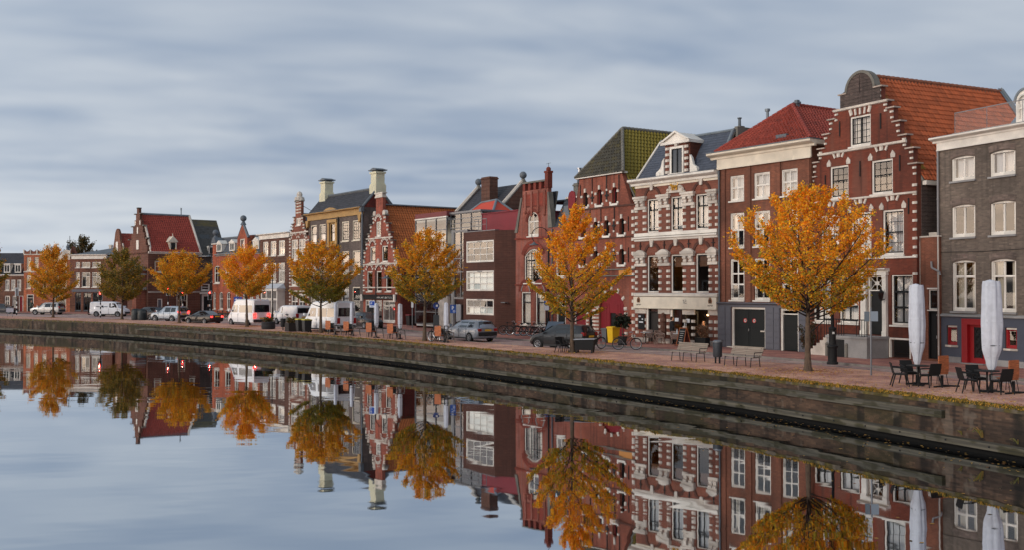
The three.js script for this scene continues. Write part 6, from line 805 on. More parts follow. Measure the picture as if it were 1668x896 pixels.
// st: stations [x, yBottom, yBelt, yTop, halfWidth, halfTop]
function vehicle(name, label, cat, x, z, turn, o) {
  const { st, wb, wr = .32, track, mat, side = [], front, rear, on = 0, plate = 1, name2, low = trim, group } = o;
  const g = thing(name, label, cat, x, o.y ?? 1.39, z, turn, group);
  const sec = s => { const [X, yb, ybelt, yt, w, wt] = s, q = yt - ybelt; const half = [[w * .86, yb], [w * .97, yb + .1], [w, mix(yb, ybelt, .45)], [w * .985, mix(yb, ybelt, .8)], [w * .95, ybelt], [mix(w * .94, wt, .5), ybelt + q * .5], [wt, yt - Math.min(.09, q * .25)], [wt * .88, yt - Math.min(.02, q * .06)], [wt * .5, yt + .012]]; return [...half.map(p => [X, p[1], p[0]]), ...half.slice().reverse().map(p => [X, p[1], -p[0]])]; };
  const S = st.map(sec);
  part(g, 'body', mat, b => { for (let i = 0; i + 1 < S.length; i++) for (let k = 0; k + 1 < S[i].length; k++) b.quad(S[i][k], S[i][k + 1], S[i + 1][k + 1], S[i + 1][k]); for (const [s, f] of [[S[0], 0], [S.at(-1), 1]]) for (let k = 1; k + 2 < s.length; k++) { if (f) b.tri(s[0], s[k + 1], s[k]); else b.tri(s[0], s[k], s[k + 1]); } for (let i = 0; i + 1 < S.length; i++) b.quad(S[i][0], S[i + 1][0], S[i + 1].at(-1), S[i].at(-1)); }, .62);
  const yAt = (X, k) => { for (let i = 0; i + 1 < st.length; i++) if (X >= st[i][0] - 1e-6 && X <= st[i + 1][0] + 1e-6) return mix(st[i][k], st[i + 1][k], (X - st[i][0]) / (st[i + 1][0] - st[i][0])); return st[0][k]; };
  const zAt = (X, Y) => { const w = yAt(X, 4), wt = yAt(X, 5), yb = yAt(X, 2), yt = yAt(X, 3), q = yt - yb, mid = yb + q * .5, top = yt - Math.min(.09, q * .25), zm = mix(w * .94, wt, .5); return Y < mid ? mix(w * .95, zm, (Y - yb) / (mid - yb)) : mix(zm, wt, Math.min(1, (Y - mid) / Math.max(.01, top - mid))); };
  for (const pts of side) for (const s of [-1, 1]) { const v = pts.map(([X, Y]) => [X, Y, s * (zAt(X, Y) + .012)]); part(g, 'side_window', carGlass, b => { for (let k = 1; k + 1 < v.length; k++) s > 0 ? b.tri(v[0], v[k], v[k + 1]) : b.tri(v[0], v[k + 1], v[k]); }); }
  const screen = (nm, [[xa, ya, wa], [xb, yb, wb2]], off) => part(g, nm, carGlass, b => { const n = 6; for (let k = 0; k < n; k++) { const P = (t, X, Y, w) => [X + off * (1 - .5 * Math.pow(2 * t - 1, 2)), Y, w * (2 * t - 1)]; b.quad(P(k / n, xa, ya, wa), P((k + 1) / n, xa, ya, wa), P((k + 1) / n, xb, yb, wb2), P(k / n, xb, yb, wb2)); } });
  if (front) screen('windscreen', front, .03); if (rear) screen('rear_window', rear, -.03);
  const tr = track || st[Math.floor(st.length / 2)][4];
  for (const X of wb) for (const s of [-1, 1]) {
    const w = new THREE.Group(); w.name = 'wheel'; w.position.set(X, wr, s * (tr - .09)); g.add(w);
    mesh('tyre', cached('ty' + wr, () => new B().tube([0, 0, -.1], [0, 0, .1], wr, wr, 24).geo(CR)), M.rubber, w); mesh('rim', cached('rm' + wr, () => { const b = new B(); b.tube([0, 0, -.112], [0, 0, .112], wr * .2, wr * .2, 12); b.torus(0, 0, .1, wr * .62, .02, 24, 5).torus(0, 0, -.1, wr * .62, .02, 24, 5); for (let k = 0; k < 7; k++) { const a = k / 7 * 6.283; for (const zz of [-.104, .104]) b.tube([0, 0, zz], [Math.cos(a) * wr * .62, Math.sin(a) * wr * .62, zz], .028, .022, 5); } return b.geo(); }), silverRim, w);
    part(g, 'wheel_arch', trim, b => { const q = s * (tr + .004); archBand(b, X, wr, wr + .015, wr + .075, Math.min(q, q - s * .2), Math.max(q, q - s * .2), -.1, Math.PI + .1, 14); });
    part(g, 'wheel_well', M.black, b => b.tube([X, wr, s * (tr - .14)], [X, wr, s * (tr + .002)], wr + .03, wr + .03, 20));
  }
  const f = st.at(-1), r = st[0], W = f[4];
  for (const s of [-1, 1]) {
    const hy = f[1] + (f[2] - f[1]) * .66; part(g, 'headlight', headMat, b => b.ball(f[0] - .1, hy, s * W * .74, .13, 8, .62));
    const ty = o.tailY ?? (r[1] + (r[2] - r[1]) * .74), th = o.tailH ?? .2; part(g, 'tail_light', on ? tailOn : tailMat, b => b.box(r[0] - .025, r[0] + .16, ty - th / 2, ty + th / 2, s * r[4] * .64, s * (r[4] * .985 + .004)));
    if (on) { const L = new THREE.PointLight(new THREE.Color(1, .1, .08), .5, 0, 2); L.position.set(r[0] - .09, ty, s * r[4] * .8); L.castShadow = true; g.add(L); }
    const mx = (front ? front[0][0] - .12 : 0), mz = yAt(mx, 4); part(g, 'wing_mirror', mat, b => b.box(mx - .09, mx + .09, (front ? front[0][1] : 1) + .02, (front ? front[0][1] : 1) + .2, s * (mz - .02), s * (mz + .2)));
  }
  part(g, 'rear_bumper', o.bump || low, b => b.box(r[0] - .06, r[0] + .08, r[1] + .03, r[1] + .27, -r[4] * .92, r[4] * .92)); part(g, 'front_bumper', o.bump || low, b => b.box(f[0] - .06, f[0] + .05, f[1] + .02, f[1] + .24, -W * .84, W * .84)); part(g, 'sill_trim', low, b => b.box(wb[0] + wr + .08, wb[1] - wr - .08, st[2][1] - .02, st[2][1] + .1, -tr * .99, tr * .99));
  if (plate) part(g, 'number_plate', plateMat, b => b.box(r[0] - .075, r[0] - .05, r[1] + (o.plateY ?? .34), r[1] + (o.plateY ?? .34) + .11, -.26, .26));
  part(g, 'door_lines', trim, b => { for (const X of (o.doors || [])) for (const s of [-1, 1]) b.box(X - .008, X + .008, yAt(X, 1) + .14, yAt(X, 2) - .02, s * (yAt(X, 4) * .985), s * (yAt(X, 4) + .006)); }); for (const X of (o.doors || []).slice(1)) part(g, 'door_handle', o.handle || mat, b => { for (const s of [-1, 1]) b.box(X + .1, X + .28, yAt(X, 2) - .16, yAt(X, 2) - .12, s * yAt(X, 4) * .98, s * (yAt(X, 4) + .02)); });
  (o.extra || (() => { }))(g);
  return g;
}
const estate = { st: [[-2.3, .42, .84, .96, .8, .62], [-2.22, .3, .95, 1.12, .86, .62], [-1.9, .22, .95, 1.44, .89, .58], [-1.0, .2, .94, 1.49, .9, .6], [.1, .2, .93, 1.48, .9, .6], [.5, .2, .93, 1.36, .9, .58], [1.1, .2, .92, 1.0, .89, .66], [1.9, .22, .82, .88, .84, .62], [2.2, .26, .7, .74, .76, .58], [2.28, .34, .62, .64, .66, .5]], wb: [-1.35, 1.4], side: [[[-1.75, 1.0], [-1.0, .98], [-1.0, 1.38], [-1.62, 1.36]], [[-.92, .98], [-.05, .98], [-.05, 1.38], [-.92, 1.39]], [[.03, .98], [.95, 1.0], [.42, 1.34], [.03, 1.38]]], front: [[1.06, .99, .72], [.46, 1.39, .56]], rear: [[-2.24, 1.02, .7], [-1.98, 1.4, .54]], doors: [-.95, 0, .9], tailY: .84, tailH: .18 };
const hatch = { st: [[-1.95, .42, .84, .98, .78, .6], [-1.9, .28, .98, 1.1, .84, .6], [-1.6, .22, .98, 1.46, .87, .56], [-.8, .2, .96, 1.51, .88, .58], [.1, .2, .94, 1.5, .88, .58], [.5, .2, .93, 1.38, .88, .56], [1.1, .2, .92, 1.0, .87, .64], [1.7, .22, .82, .88, .82, .6], [1.95, .28, .68, .72, .74, .56], [2.02, .36, .6, .62, .62, .48]], wb: [-1.22, 1.28], side: [[[-1.4, 1.04], [-.85, 1.0], [-.85, 1.4], [-1.3, 1.38]], [[-.78, 1.0], [-.02, .99], [-.02, 1.4], [-.78, 1.41]], [[.06, .99], [.95, 1.0], [.42, 1.36], [.06, 1.4]]], front: [[1.06, .99, .7], [.46, 1.4, .54]], rear: [[-1.92, 1.06, .68], [-1.66, 1.42, .52]], doors: [-.82, .02, .9], tailY: .96, tailH: .2 };
const suv = { st: [[-2.2, .46, .95, 1.06, .84, .66], [-2.14, .34, 1.05, 1.2, .9, .66], [-1.9, .28, 1.06, 1.66, .92, .64], [-1.0, .26, 1.04, 1.73, .93, .66], [.1, .26, 1.03, 1.72, .93, .66], [.55, .26, 1.02, 1.56, .93, .62], [1.1, .26, 1.0, 1.1, .92, .72], [1.9, .28, .94, 1.0, .88, .68], [2.2, .32, .82, .86, .82, .62], [2.28, .42, .74, .76, .7, .54]], wb: [-1.3, 1.38], wr: .36, side: [[[-1.75, 1.12], [-1.0, 1.08], [-1.0, 1.58], [-1.66, 1.56]], [[-.92, 1.08], [-.05, 1.07], [-.05, 1.58], [-.92, 1.59]], [[.03, 1.07], [.98, 1.08], [.46, 1.52], [.03, 1.57]]], front: [[1.06, 1.08, .76], [.5, 1.58, .6]], rear: [[-2.16, 1.14, .74], [-1.96, 1.6, .6]], doors: [-.95, 0, .9], tailY: 1.05, tailH: .3 };
const coupe = { st: [[-2.2, .42, .8, .9, .8, .66], [-2.14, .28, .9, .97, .86, .68], [-1.5, .2, .92, 1.06, .89, .64], [-.8, .2, .9, 1.36, .89, .56], [0, .2, .89, 1.38, .89, .56], [.4, .2, .89, 1.28, .89, .55], [1.1, .2, .88, .94, .88, .66], [1.8, .22, .78, .82, .83, .62], [2.15, .26, .64, .68, .74, .56], [2.22, .34, .56, .58, .62, .48]], wb: [-1.3, 1.36], side: [[[-1.3, .97], [-.1, .94], [-.1, 1.29], [-.75, 1.28]], [[-.03, .94], [.98, .94], [.36, 1.24], [-.03, 1.29]]], front: [[1.05, .94, .7], [.4, 1.3, .52]], rear: [[-1.52, 1.08, .6], [-.86, 1.36, .5]], doors: [-.1, .92], tailY: .78, tailH: .16 };
const minibus = { st: [[-2.75, .42, 1.2, 2.5, .94, .8], [-2.68, .34, 1.25, 2.62, .98, .84], [-1.2, .3, 1.25, 2.64, .99, .85], [.8, .3, 1.25, 2.62, .99, .85], [1.35, .3, 1.24, 2.5, .99, .82], [1.95, .3, 1.22, 1.75, .98, .8], [2.2, .3, 1.18, 1.3, .96, .8], [2.62, .34, .98, 1.06, .9, .7], [2.76, .42, .8, .84, .78, .6]], wb: [-1.7, 1.75], wr: .35, side: [[[-2.5, 1.35], [-1.3, 1.35], [-1.3, 2.05], [-2.5, 2.05]], [[-1.2, 1.35], [.15, 1.35], [.15, 2.05], [-1.2, 2.05]], [[.5, 1.35], [1.75, 1.32], [1.36, 2.05], [.5, 2.05]]], front: [[2.1, 1.4, .78], [1.42, 2.4, .68]], rear: [[-2.76, 1.4, .78], [-2.76, 2.1, .74]], doors: [-1.25, .3, 1.7], tailY: 1.05, tailH: .46, bump: std(40, 42, 45, .7) };
const cargo = { ...minibus, st: [[-2.4, .4, 1.1, 1.86, .9, .8], [-2.34, .3, 1.12, 1.94, .94, .82], [-1.2, .26, 1.12, 1.97, .95, .83], [.6, .26, 1.12, 1.96, .95, .82], [1.1, .26, 1.1, 1.84, .95, .78], [1.75, .26, 1.06, 1.2, .93, .78], [2.25, .3, .94, 1.0, .88, .7], [2.4, .38, .76, .8, .76, .58]], wb: [-1.45, 1.5], wr: .33, side: [[[.35, 1.2], [1.45, 1.18], [1.08, 1.74], [.35, 1.76]]], front: [[1.7, 1.2, .74], [1.12, 1.82, .62]], rear: [[-2.42, 1.2, .74], [-2.42, 1.72, .68]], doors: [-.9, .25, 1.5], tailY: .95, tailH: .4 };
const AW = 1.5708; // a car's x axis is its heading; headings below run along the quay
const hd = (dx, dz) => Math.atan2(-dz, dx);
vehicle('estate_car', 'silver estate car driving away before the modern office block', 'car', -3.0, -73.2, hd(-.58, -.81), { ...estate, mat: paint(142, 150, 160, .5) });
vehicle('hatchback_car', 'dark grey hatchback behind the tall oval tree', 'car', 3.1, -63.3, hd(-.80, -.6), { ...hatch, mat: paint(26, 28, 32, .2) });
const minibusA = vehicle('minibus', 'white minibus behind the broad golden tree, its rear turned to the canal', 'minibus', -15.3, -87.2, hd(-.66, -.75), { ...minibus, mat: paint(226, 228, 230, 0) });
vehicle('minibus', 'white minibus behind the orange tree before the salmon house, tail lamp lit', 'minibus', -26.0, -103.2, hd(-.66, -.75), { ...minibus, mat: paint(226, 228, 230, 0), on: 1 });
vehicle('delivery_van', 'small white delivery van parked between the two minibuses', 'van', -22.6, -107.4, hd(-.66, -.75), { ...cargo, mat: paint(224, 226, 228, 0), extra: g => part(g, 'side_print', std(90, 96, 104, .6), b => { for (const s of [-1, 1]) b.box(-1.0, -.3, 1.0, 1.06, s * .953, s * .958).box(-.75, -.6, .9, 1.16, s * .953, s * .958); }) });
vehicle('panel_van', 'white panel van facing right with dark lettering on its side', 'van', -53.4, -139.0, hd(1, .12), { ...cargo, mat: paint(226, 228, 232, 0), extra: g => part(g, 'side_print', std(60, 66, 74, .6), b => { for (const s of [-1, 1]) { b.box(-1.5, -.9, 1.28, 1.36, s * .935, s * .96).box(-.3, .1, 1.28, 1.35, s * .935, s * .96); b.ball(-.6, 1.34, s * .945, .14, 8, 1); } }) });
vehicle('suv_car', 'silver off-road car parked before the crenellated house', 'car', -66.2, -149.2, hd(-1, -.14), { ...suv, mat: paint(172, 170, 168, .4) });
vehicle('suv_car', 'silver crossover car with lit brake lamps at the traffic lights', 'car', -38.3, -117.2, hd(-.86, -.5), { ...suv, mat: paint(164, 174, 184, .4), on: 1 });
vehicle('coupe_car', 'black coupe with lit tail lamps behind the silver crossover', 'car', -32.1, -108.9, hd(-.8, -.6), { ...coupe, mat: paint(20, 20, 23, .3), on: 1 });
vehicle('hatchback_car', 'dark red-lit hatchback half hidden by the waste containers', 'car', -43.4, -125.0, hd(-.88, -.48), { ...hatch, mat: paint(48, 40, 44, .3) });
vehicle('hatchback_car', 'dark hatchback at the left edge of the view', 'car', -74.4, -152.9, hd(1, .05), { ...hatch, mat: paint(40, 44, 52, .3) });
vehicle('hatchback_car', 'black hatchback parked before the red stepped-gable shop', 'car', -13.4, -96.0, hd(.58, .81), { ...hatch, mat: paint(24, 25, 28, .3) });
// ---------------------------------------------------------------- street furniture (quay level 1.5, road 1.39)
const QY = 1.502, ROADA = -.96;
// folded parasols in white covers
function parasol(label, x, z, h, wd, seed, base = .32) {
  const g = thing('folded_parasol', label, 'parasol', x, QY, z, seed, 'folded white parasols'), r = rng(seed), p = [r() * 6, r() * 6, r() * 6], b0 = h * .2;
  part(g, 'cover', M.canvas, b => { const pr = []; for (let i = 0; i <= 22; i++) { const t = i / 22; let q = t < .05 ? mix(.3, .48, t / .05) : t < .26 ? mix(.48, .9, sst(.05, .26, t)) : t < .5 ? mix(.9, 1, (t - .26) / .24) : t < .97 ? mix(1, .86, (t - .5) / .47) : mix(.86, .78, (t - .97) / .03); pr.push([q * wd / 2, b0 + (h - b0) * t]); } pr.push([0, h - .01]); b.lathe(pr, 0, 0, 0, 44, (a, y) => 1 + .07 * Math.sin(a * 3 + p[0] + y * .5) + .06 * Math.sin(a * 7 + p[1] - y * .5) + .025 * Math.sin(a * 13 + y * 1.3 + p[2]) + .012 * Math.sin(y * 9 + a * 4)); }, 1.0);
  part(g, 'cover_flap', M.canvas, b => b.lathe([[wd * .30, 0], [wd * .36, .03], [wd * .2, .12], [0, .15]], wd * .05, h - .1, .02, 14, a => 1 + .15 * Math.sin(a * 3 + p[1])), 1.0);
  part(g, 'tie_cord', M.iron, b => b.torus(0, 0, 0, wd * .44, .012, 20, 4)).rotation.x = Math.PI / 2; g.children.at(-1).position.y = h * .42;
  part(g, 'pole', M.steel, b => b.tube([0, .02, 0], [0, h * .35, 0], .035)); part(g, 'foot', M.iron, b => b.box(-base, base, 0, .06, -.04, .04).box(-.04, .04, 0, .055, -base, base).tube([0, .05, 0], [0, .35, 0], .06));
  return g;
}
function armchair(label, x, z, turn, mat = M.black, group = 'black terrace chairs', name = 'terrace_chair', y = QY) { // moulded stacking chair
  const g = thing(name, label, 'chair', x, y, z, turn, group);
  part(g, 'seat', mat, b => b.box(-.23, .23, .42, .46, -.22, .23).box(-.23, .23, .37, .42, .19, .23)); part(g, 'backrest', mat, b => b.quad([-.25, .46, -.22], [.25, .46, -.22], [.23, .86, -.33], [-.23, .86, -.33]).quad([.25, .46, -.25], [-.25, .46, -.25], [-.23, .86, -.36], [.23, .86, -.36]).quad([-.23, .86, -.33], [.23, .86, -.33], [.23, .86, -.36], [-.23, .86, -.36]).quad([-.25, .46, -.25], [-.25, .46, -.22], [-.23, .86, -.33], [-.23, .86, -.36]).quad([.25, .46, -.22], [.25, .46, -.25], [.23, .86, -.36], [.23, .86, -.33]));
  for (const s of [-1, 1]) { part(g, 'leg', mat, b => b.tube([s * .22, .43, .19], [s * .27, 0, .27], .028, .02, 6)); part(g, 'leg', mat, b => b.tube([s * .22, .43, -.2], [s * .27, 0, -.32], .028, .02, 6)); part(g, 'armrest', mat, b => b.path([[s * .25, .7, -.29], [s * .29, .68, -.05], [s * .28, .64, .17], [s * .23, .43, .21]], .026, .026, 6)); }
  return g;
}
function shellChair(label, x, z, turn) { const g = thing('plywood_chair', label, 'chair', x, QY, z, turn, 'brown plywood chairs'); part(g, 'backrest', M.rustwood, b => b.prism([[-.27, .5], [.27, .5], [.29, .62], [.28, 1.05], [.25, 1.08], [-.25, 1.08], [-.28, 1.05], [-.29, .62]], -.25, -.22)); part(g, 'seat', M.rustwood, b => b.box(-.27, .27, .43, .47, -.24, .24).box(-.26, .26, .4, .5, -.245, -.21)); for (const s of [-1, 1]) for (const q of [-1, 1]) part(g, 'leg', M.iron, b => b.tube([s * .22, .43, q * .18], [s * .26, 0, q * .24], .014, .014, 6)); return g; }
function cafeTable(label, x, z, mat = M.black, r = .34, name = 'bistro_table', y = QY) { const g = thing(name, label, 'table', x, y, z, .3, 'small bistro tables'); part(g, 'tabletop', mat, b => b.tube([0, .71, 0], [0, .74, 0], r, r, 20)); part(g, 'column', M.iron, b => b.tube([0, .03, 0], [0, .71, 0], .03)); part(g, 'foot', M.iron, b => b.box(-.26, .26, 0, .035, -.03, .03).box(-.03, .03, .001, .034, -.26, .26)); return g; }
const fwd = (x, z, u, w, a = ROADA) => [x + Math.cos(a) * u + Math.sin(a) * w, z - Math.sin(a) * u + Math.cos(a) * w];
parasol('folded white parasol right of the terrace chairs, in front of the narrow annex', 14.9, -38.5, 3.66, .56, 3, .4); parasol('largest folded white parasol, in front of the red door', 16.35, -35.7, 3.78, .66, 4, .4);
for (const [i, x, z, nm, tag1] of [[0, 14.64, -37.9, 'left', 'annex'], [1, 16.05, -35.5, 'right', 'red door']]) {
  cafeTable(`black table under the ${i ? 'largest parasol near the red door' : 'parasol before the annex'}`, x + .1, z - .1, M.black, .4);
  armchair(`black plastic chair facing right, left side of the ${i ? 'table near the red door' : 'table before the annex'}`, x - .62, z + .1, 1.35 + i * .2); armchair(`black plastic chair with its back to the canal at the ${i ? 'table near the red door' : 'table before the annex'}`, x + .28, z + .5, Math.PI + .3); armchair(`black plastic chair behind the ${i ? 'table near the red door' : 'table before the annex'}`, x + .05, z - .75, .1); shellChair(`brown plywood chair right of the ${i ? 'table near the red door' : 'table before the annex'}`, x + .95, z - .42, Math.PI + .55);
  const lg = thing('fallen_parasol_foot', `dark metal foot lying right of the ${i ? 'table near the red door' : 'table before the annex'}`, 'parasol foot', x + .75, QY, z + .42, .5); part(lg, 'bar', M.iron, b => b.box(-.4, .5, .0, .05, -.04, .04).box(-.04, .04, .05, .42, -.035, .035)); part(lg, 'bar', M.iron, b => b.tube([0, .06, 0], [.55, .03, .3], .03));
}
[[-13.7, -81.2, 'first of the row, behind the minibus', .26], [-12.3, -80.3, 'second of the row, left of the black hatchback', .28], [-9.85, -76.0, 'in front of the shop door of the red stepped gable', .34], [-7.85, -73.4, 'right of the red stepped gable shopfront', .34], [-4.35, -69.2, 'beside the bicycle rack', .34]].forEach(([x, z, w, d], i) => { parasol(`small folded white parasol ${w}`, x, z, 2.45 + (i === 4 ? .15 : 0), d, 20 + i, .2); });
[[-13.6, -80.7, 'first'], [-11.85, -78.5, 'second'], [-9.75, -75.6, 'third'], [-7.95, -73.4, 'fourth'], [-4.3, -69.2, 'fifth']].forEach(([x, z, w], i) => {
  const at = (u, d) => fwd(x, z, u, d); let [a, b] = at(-.45, .25); shellChair(`brown plywood chair at the ${w} small terrace table from the left`, a, b, ROADA + Math.PI + .3);
  [a, b] = at(.65, .1); armchair(`grey wicker armchair at the ${w} small terrace table from the left`, a, b, ROADA + 2.6, M.wicker, 'grey wicker armchairs', 'wicker_armchair'); [a, b] = at(.1, .1); cafeTable(`small black terrace table, ${w} from the left`, a, b, M.black, .28); [a, b] = at(-.95, -.1); armchair(`dark armchair behind the ${w} small terrace table from the left`, a, b, ROADA + 1.2, M.black);
});
// slatted benches
function bench(label, x, z, turn) { const g = thing('slatted_bench', label, 'bench', x, QY, z, turn, 'slatted wooden benches'); for (let i = 0; i < 6; i++) part(g, 'seat_slat', M.wood, b => b.box(-.95, .95, .44, .475, -.255 + i * .09, -.173 + i * .09)); for (let i = 0; i < 5; i++) part(g, 'back_slat', M.wood, b => b.box(-.95, .95, .52 + i * .075, .585 + i * .075, -.3 - i * .035, -.27 - i * .035)); for (const X of [-.8, -.05, .8]) { part(g, 'leg', M.iron, b => b.tube([X, .43, .24], [X, 0, .3], .02, .02, 6)); part(g, 'leg', M.iron, b => b.path([[X, .9, -.46], [X, .43, -.27], [X, 0, -.32]], .02, .02, 6)); part(g, 'bracket', M.iron, b => b.box(X - .02, X + .02, .41, .44, -.28, .26)); } part(g, 'armrest', M.iron, b => b.path([[.97, .44, .24], [.97, .66, .22], [.97, .66, -.3]], .018, .018, 6)); return g; }
bench('wooden slatted bench left of the dark litter bin', 8.55, -50.9, ROADA + 0.05); bench('wooden slatted bench right of the dark litter bin', 10.45, -47.6, ROADA - .02);
function bin(name, label, x, z, w, h, mat, lidm, turn = ROADA, wheels = 1) { const g = thing(name, label, 'bin', x, QY, z, turn, 'wheeled bins'); part(g, 'body', mat, b => { const t = w / 2, q = w * .42, d = w * .55; const P = (s, y) => [[-s, y, -d * s / t], [s, y, -d * s / t], [s, y, d * s / t], [-s, y, d * s / t]], A = P(q, .06), C = P(t, h * .9); for (let i = 0; i < 4; i++) { const k = (i + 1) % 4; b.quad(A[k], A[i], C[i], C[k]); } b.quad(...A).box(-t - .02, t + .02, h * .88, h * .92, -d - .02, d + .02); }); const l = part(g, 'lid', lidm, b => b.prism([[-w * .62, h * .922], [w * .62, h * .922], [w * .62, h * .95], [w * .1, h * 1.02], [-w * .5, h * 1.0], [-w * .62, h * .96]], -w / 2 - .03, w / 2 + .03)); l.rotation.y = Math.PI / 2; part(l, 'handle', lidm, b => b.tube([-w * .6, h * .94, -w * .4], [-w * .6, h * .94, w * .4], .02, .02, 6)); for (const s of [-1, 1]) part(g, 'wheel', M.rubber, b => b.tube([s * w * .4 - .03, .1, -w * .42], [s * w * .4 + .03, .1, -w * .42], .1, .1, 12)); return g; }
bin('wheeled_bin', 'black wheeled bin with yellow lid, left of the pair by the minibus', -17.4, -86.0, .58, 1.08, std(34, 36, 38, .6), M.yellowlid); bin('wheeled_bin', 'black wheeled bin with yellow lid, right of the pair by the minibus', -16.65, -84.9, .58, 1.08, std(34, 36, 38, .6), M.yellowlid); bin('wheeled_bin', 'bright yellow wheeled bin before the arched gate', 6.55, -67.6, .56, 1.08, M.yellow, M.yellow); bin('wheeled_bin', 'grey wheeled bin beside the bright yellow one', 6.2, -68.4, .5, .95, M.bingrey, M.bingrey); bin('wheeled_bin', 'black bin with red lid against the red side wall', -9.6, -99.5, .7, 1.1, std(26, 26, 28, .6), std(120, 36, 40, .6));
{ const g = thing('litter_bin', 'dark grey litter bin on legs between the two benches', 'litter bin', 9.7, QY, -49.4, ROADA); part(g, 'body', std(46, 50, 56, .6), b => b.lathe([[.02, .3], [.19, .3], [.21, .36], [.23, 1.0], [.215, 1.02]], 0, 0, 0, 18), CR); part(g, 'hood', M.steel, b => b.lathe([[.24, 1.0], [.24, 1.04], [.16, 1.1], [0, 1.11]], 0, 0, 0, 18), CR); for (const s of [-1, 1]) part(g, 'leg', M.iron, b => b.box(s * .13 - .03, s * .13 + .03, 0, .31, -.03, .03)); }
{ const g = thing('litter_bin', 'slim dark litter bin left of the yellow-lidded bins', 'litter bin', -19.7, QY, -90.0, ROADA); part(g, 'body', M.iron, b => b.lathe([[.02, .25], [.2, .25], [.24, .95], [.2, .98], [0, 1.0]], 0, 0, 0, 14), CR); part(g, 'post', M.iron, b => b.tube([0, 0, 0], [0, .3, 0], .05)); }
for (const [x, z, w] of [[-42.9, -119.4, 'left'], [-41.9, -118.6, 'right']]) { const g = thing('waste_container', `dark rounded waste container, ${w} of two by the olive tree`, 'container', x, QY, z, .6, 'waste containers'); part(g, 'body', std(40, 46, 48, .5, .2), b => b.lathe([[.5, 0], [.52, .1], [.52, 1.0], [.48, 1.15], [.36, 1.25], [0, 1.3]], 0, 0, 0, 18), CR); part(g, 'hatch', std(70, 76, 78, .5), b => b.box(-.2, .2, .8, 1.05, .46, .54)); }
// tub planters with shrubs
const bushPal = [[[66, 82, 34], 3], [[88, 96, 38], 2], [[150, 70, 40], 1.2], [[170, 104, 44], .8]];
function bush(rad, n, seed, pal, sy = .7) { const r = rng(seed), pts = []; for (let i = 0; i < 60; i++) { const a = r() * 6.283, q = Math.sqrt(r()) * rad, y = r() * rad * sy; pts.push({ p: V(Math.cos(a) * q * .8, y, Math.sin(a) * q * .8), d: V(Math.cos(a), .8, Math.sin(a)).normalize() }); } return leafCloud(pts, n, .08, pal, seed, .12); }
{ const g = thing('tub_planter', 'round dark planter tub with autumn flowers beside the first minibus', 'planter', -21.4, QY, -91.9, 0); part(g, 'tub', std(44, 42, 42, .8), b => { b.lathe([[.48, 0], [.6, .05], [.6, .62], [.56, .66], [.5, .6], [0, .58]], 0, 0, 0, 20); b.torus(0, 0, 0, 0.001, .001, 3, 3); }, CR); part(g, 'hoop', M.iron, b => { b.lathe([[.605, .18], [.62, .2], [.605, .23]], 0, 0, 0, 20).lathe([[.605, .46], [.62, .48], [.605, .51]], 0, 0, 0, 20); }); const f = mesh('plants', bush(.5, 1600, 5, bushPal), leafMat, g); f.position.y = .62; f.userData.kind = 'stuff'; }
{ const g = thing('tub_planter', 'square dark planter box left of the yellow-lidded bins', 'planter', -18.35, QY, -86.9, ROADA); part(g, 'box', std(52, 46, 42, .85), b => { b.box(-.4, .4, 0, .7, -.36, .36); for (let i = 0; i < 4; i++) b.box(-.42, .42, .04 + i * .17, .18 + i * .17, .361, .38); }); const f = mesh('plants', bush(.42, 1200, 6, bushPal, .9), leafMat, g); f.position.y = .7; f.userData.kind = 'stuff'; }
const laurel = [[[34, 46, 26], 3], [[46, 58, 30], 2], [[26, 34, 22], 2]];
for (const [x, z, l, h] of [[7.0, -66.3, 'dark clipped laurel in a pot at the right of the arched gate', 1.9], [3.35, -80.4, 'dark laurel shrub in a pot beside the red house door', 2.0]]) { const g = thing('potted_laurel', l, 'potted shrub', x, 1.497, z, 0, 'potted laurels'); part(g, 'pot', std(40, 40, 42, .7), b => b.lathe([[.22, 0], [.3, .5], [.33, .52], [.28, .5], [0, .46]], 0, 0, 0, 14), CR); part(g, 'stem', barkMat, b => b.tube([0, .45, 0], [0, h * .7, 0], .035, .03, 6)); const f = mesh('crown', (() => { const r = rng(9), pts = []; for (let i = 0; i < 90; i++) { const a = r() * 6.283, e = Math.asin(2 * r() - 1), q = .46 * Math.cbrt(r()); pts.push({ p: V(Math.cos(a) * Math.cos(e) * q, Math.sin(e) * q * .85, Math.sin(a) * Math.cos(e) * q), d: V(Math.cos(a), Math.sin(e), Math.sin(a)).normalize() }); } return leafCloud(pts, 2600, .1, laurel, 9, .1); })(), leafMat, g); f.position.y = h * .8; f.userData.kind = 'stuff'; }
{ const g = thing('wall_shrub', 'thin dark shrub against the wall between garage house and stepped gable', 'shrub', 16.2, 1.497, -57.4, 0); const r = rng(77), pts = []; part(g, 'stem', barkMat, b => { for (let i = 0; i < 7; i++) { const a = r() * 6.28, e = [Math.cos(a) * .4, .7 + r() * .9, Math.sin(a) * .3]; b.tube([0, 0, 0], e, .015, .006, 5); pts.push({ p: V(...e), d: V(0, 1, 0) }, { p: V(e[0] * .6, e[1] * .6, e[2] * .6), d: V(0, 1, 0) }); } }); const f = mesh('foliage', leafCloud(pts, 900, .09, [[[60, 62, 34], 2], [[96, 60, 40], 1]], 78, .16), leafMat, g); f.userData.kind = 'stuff'; }
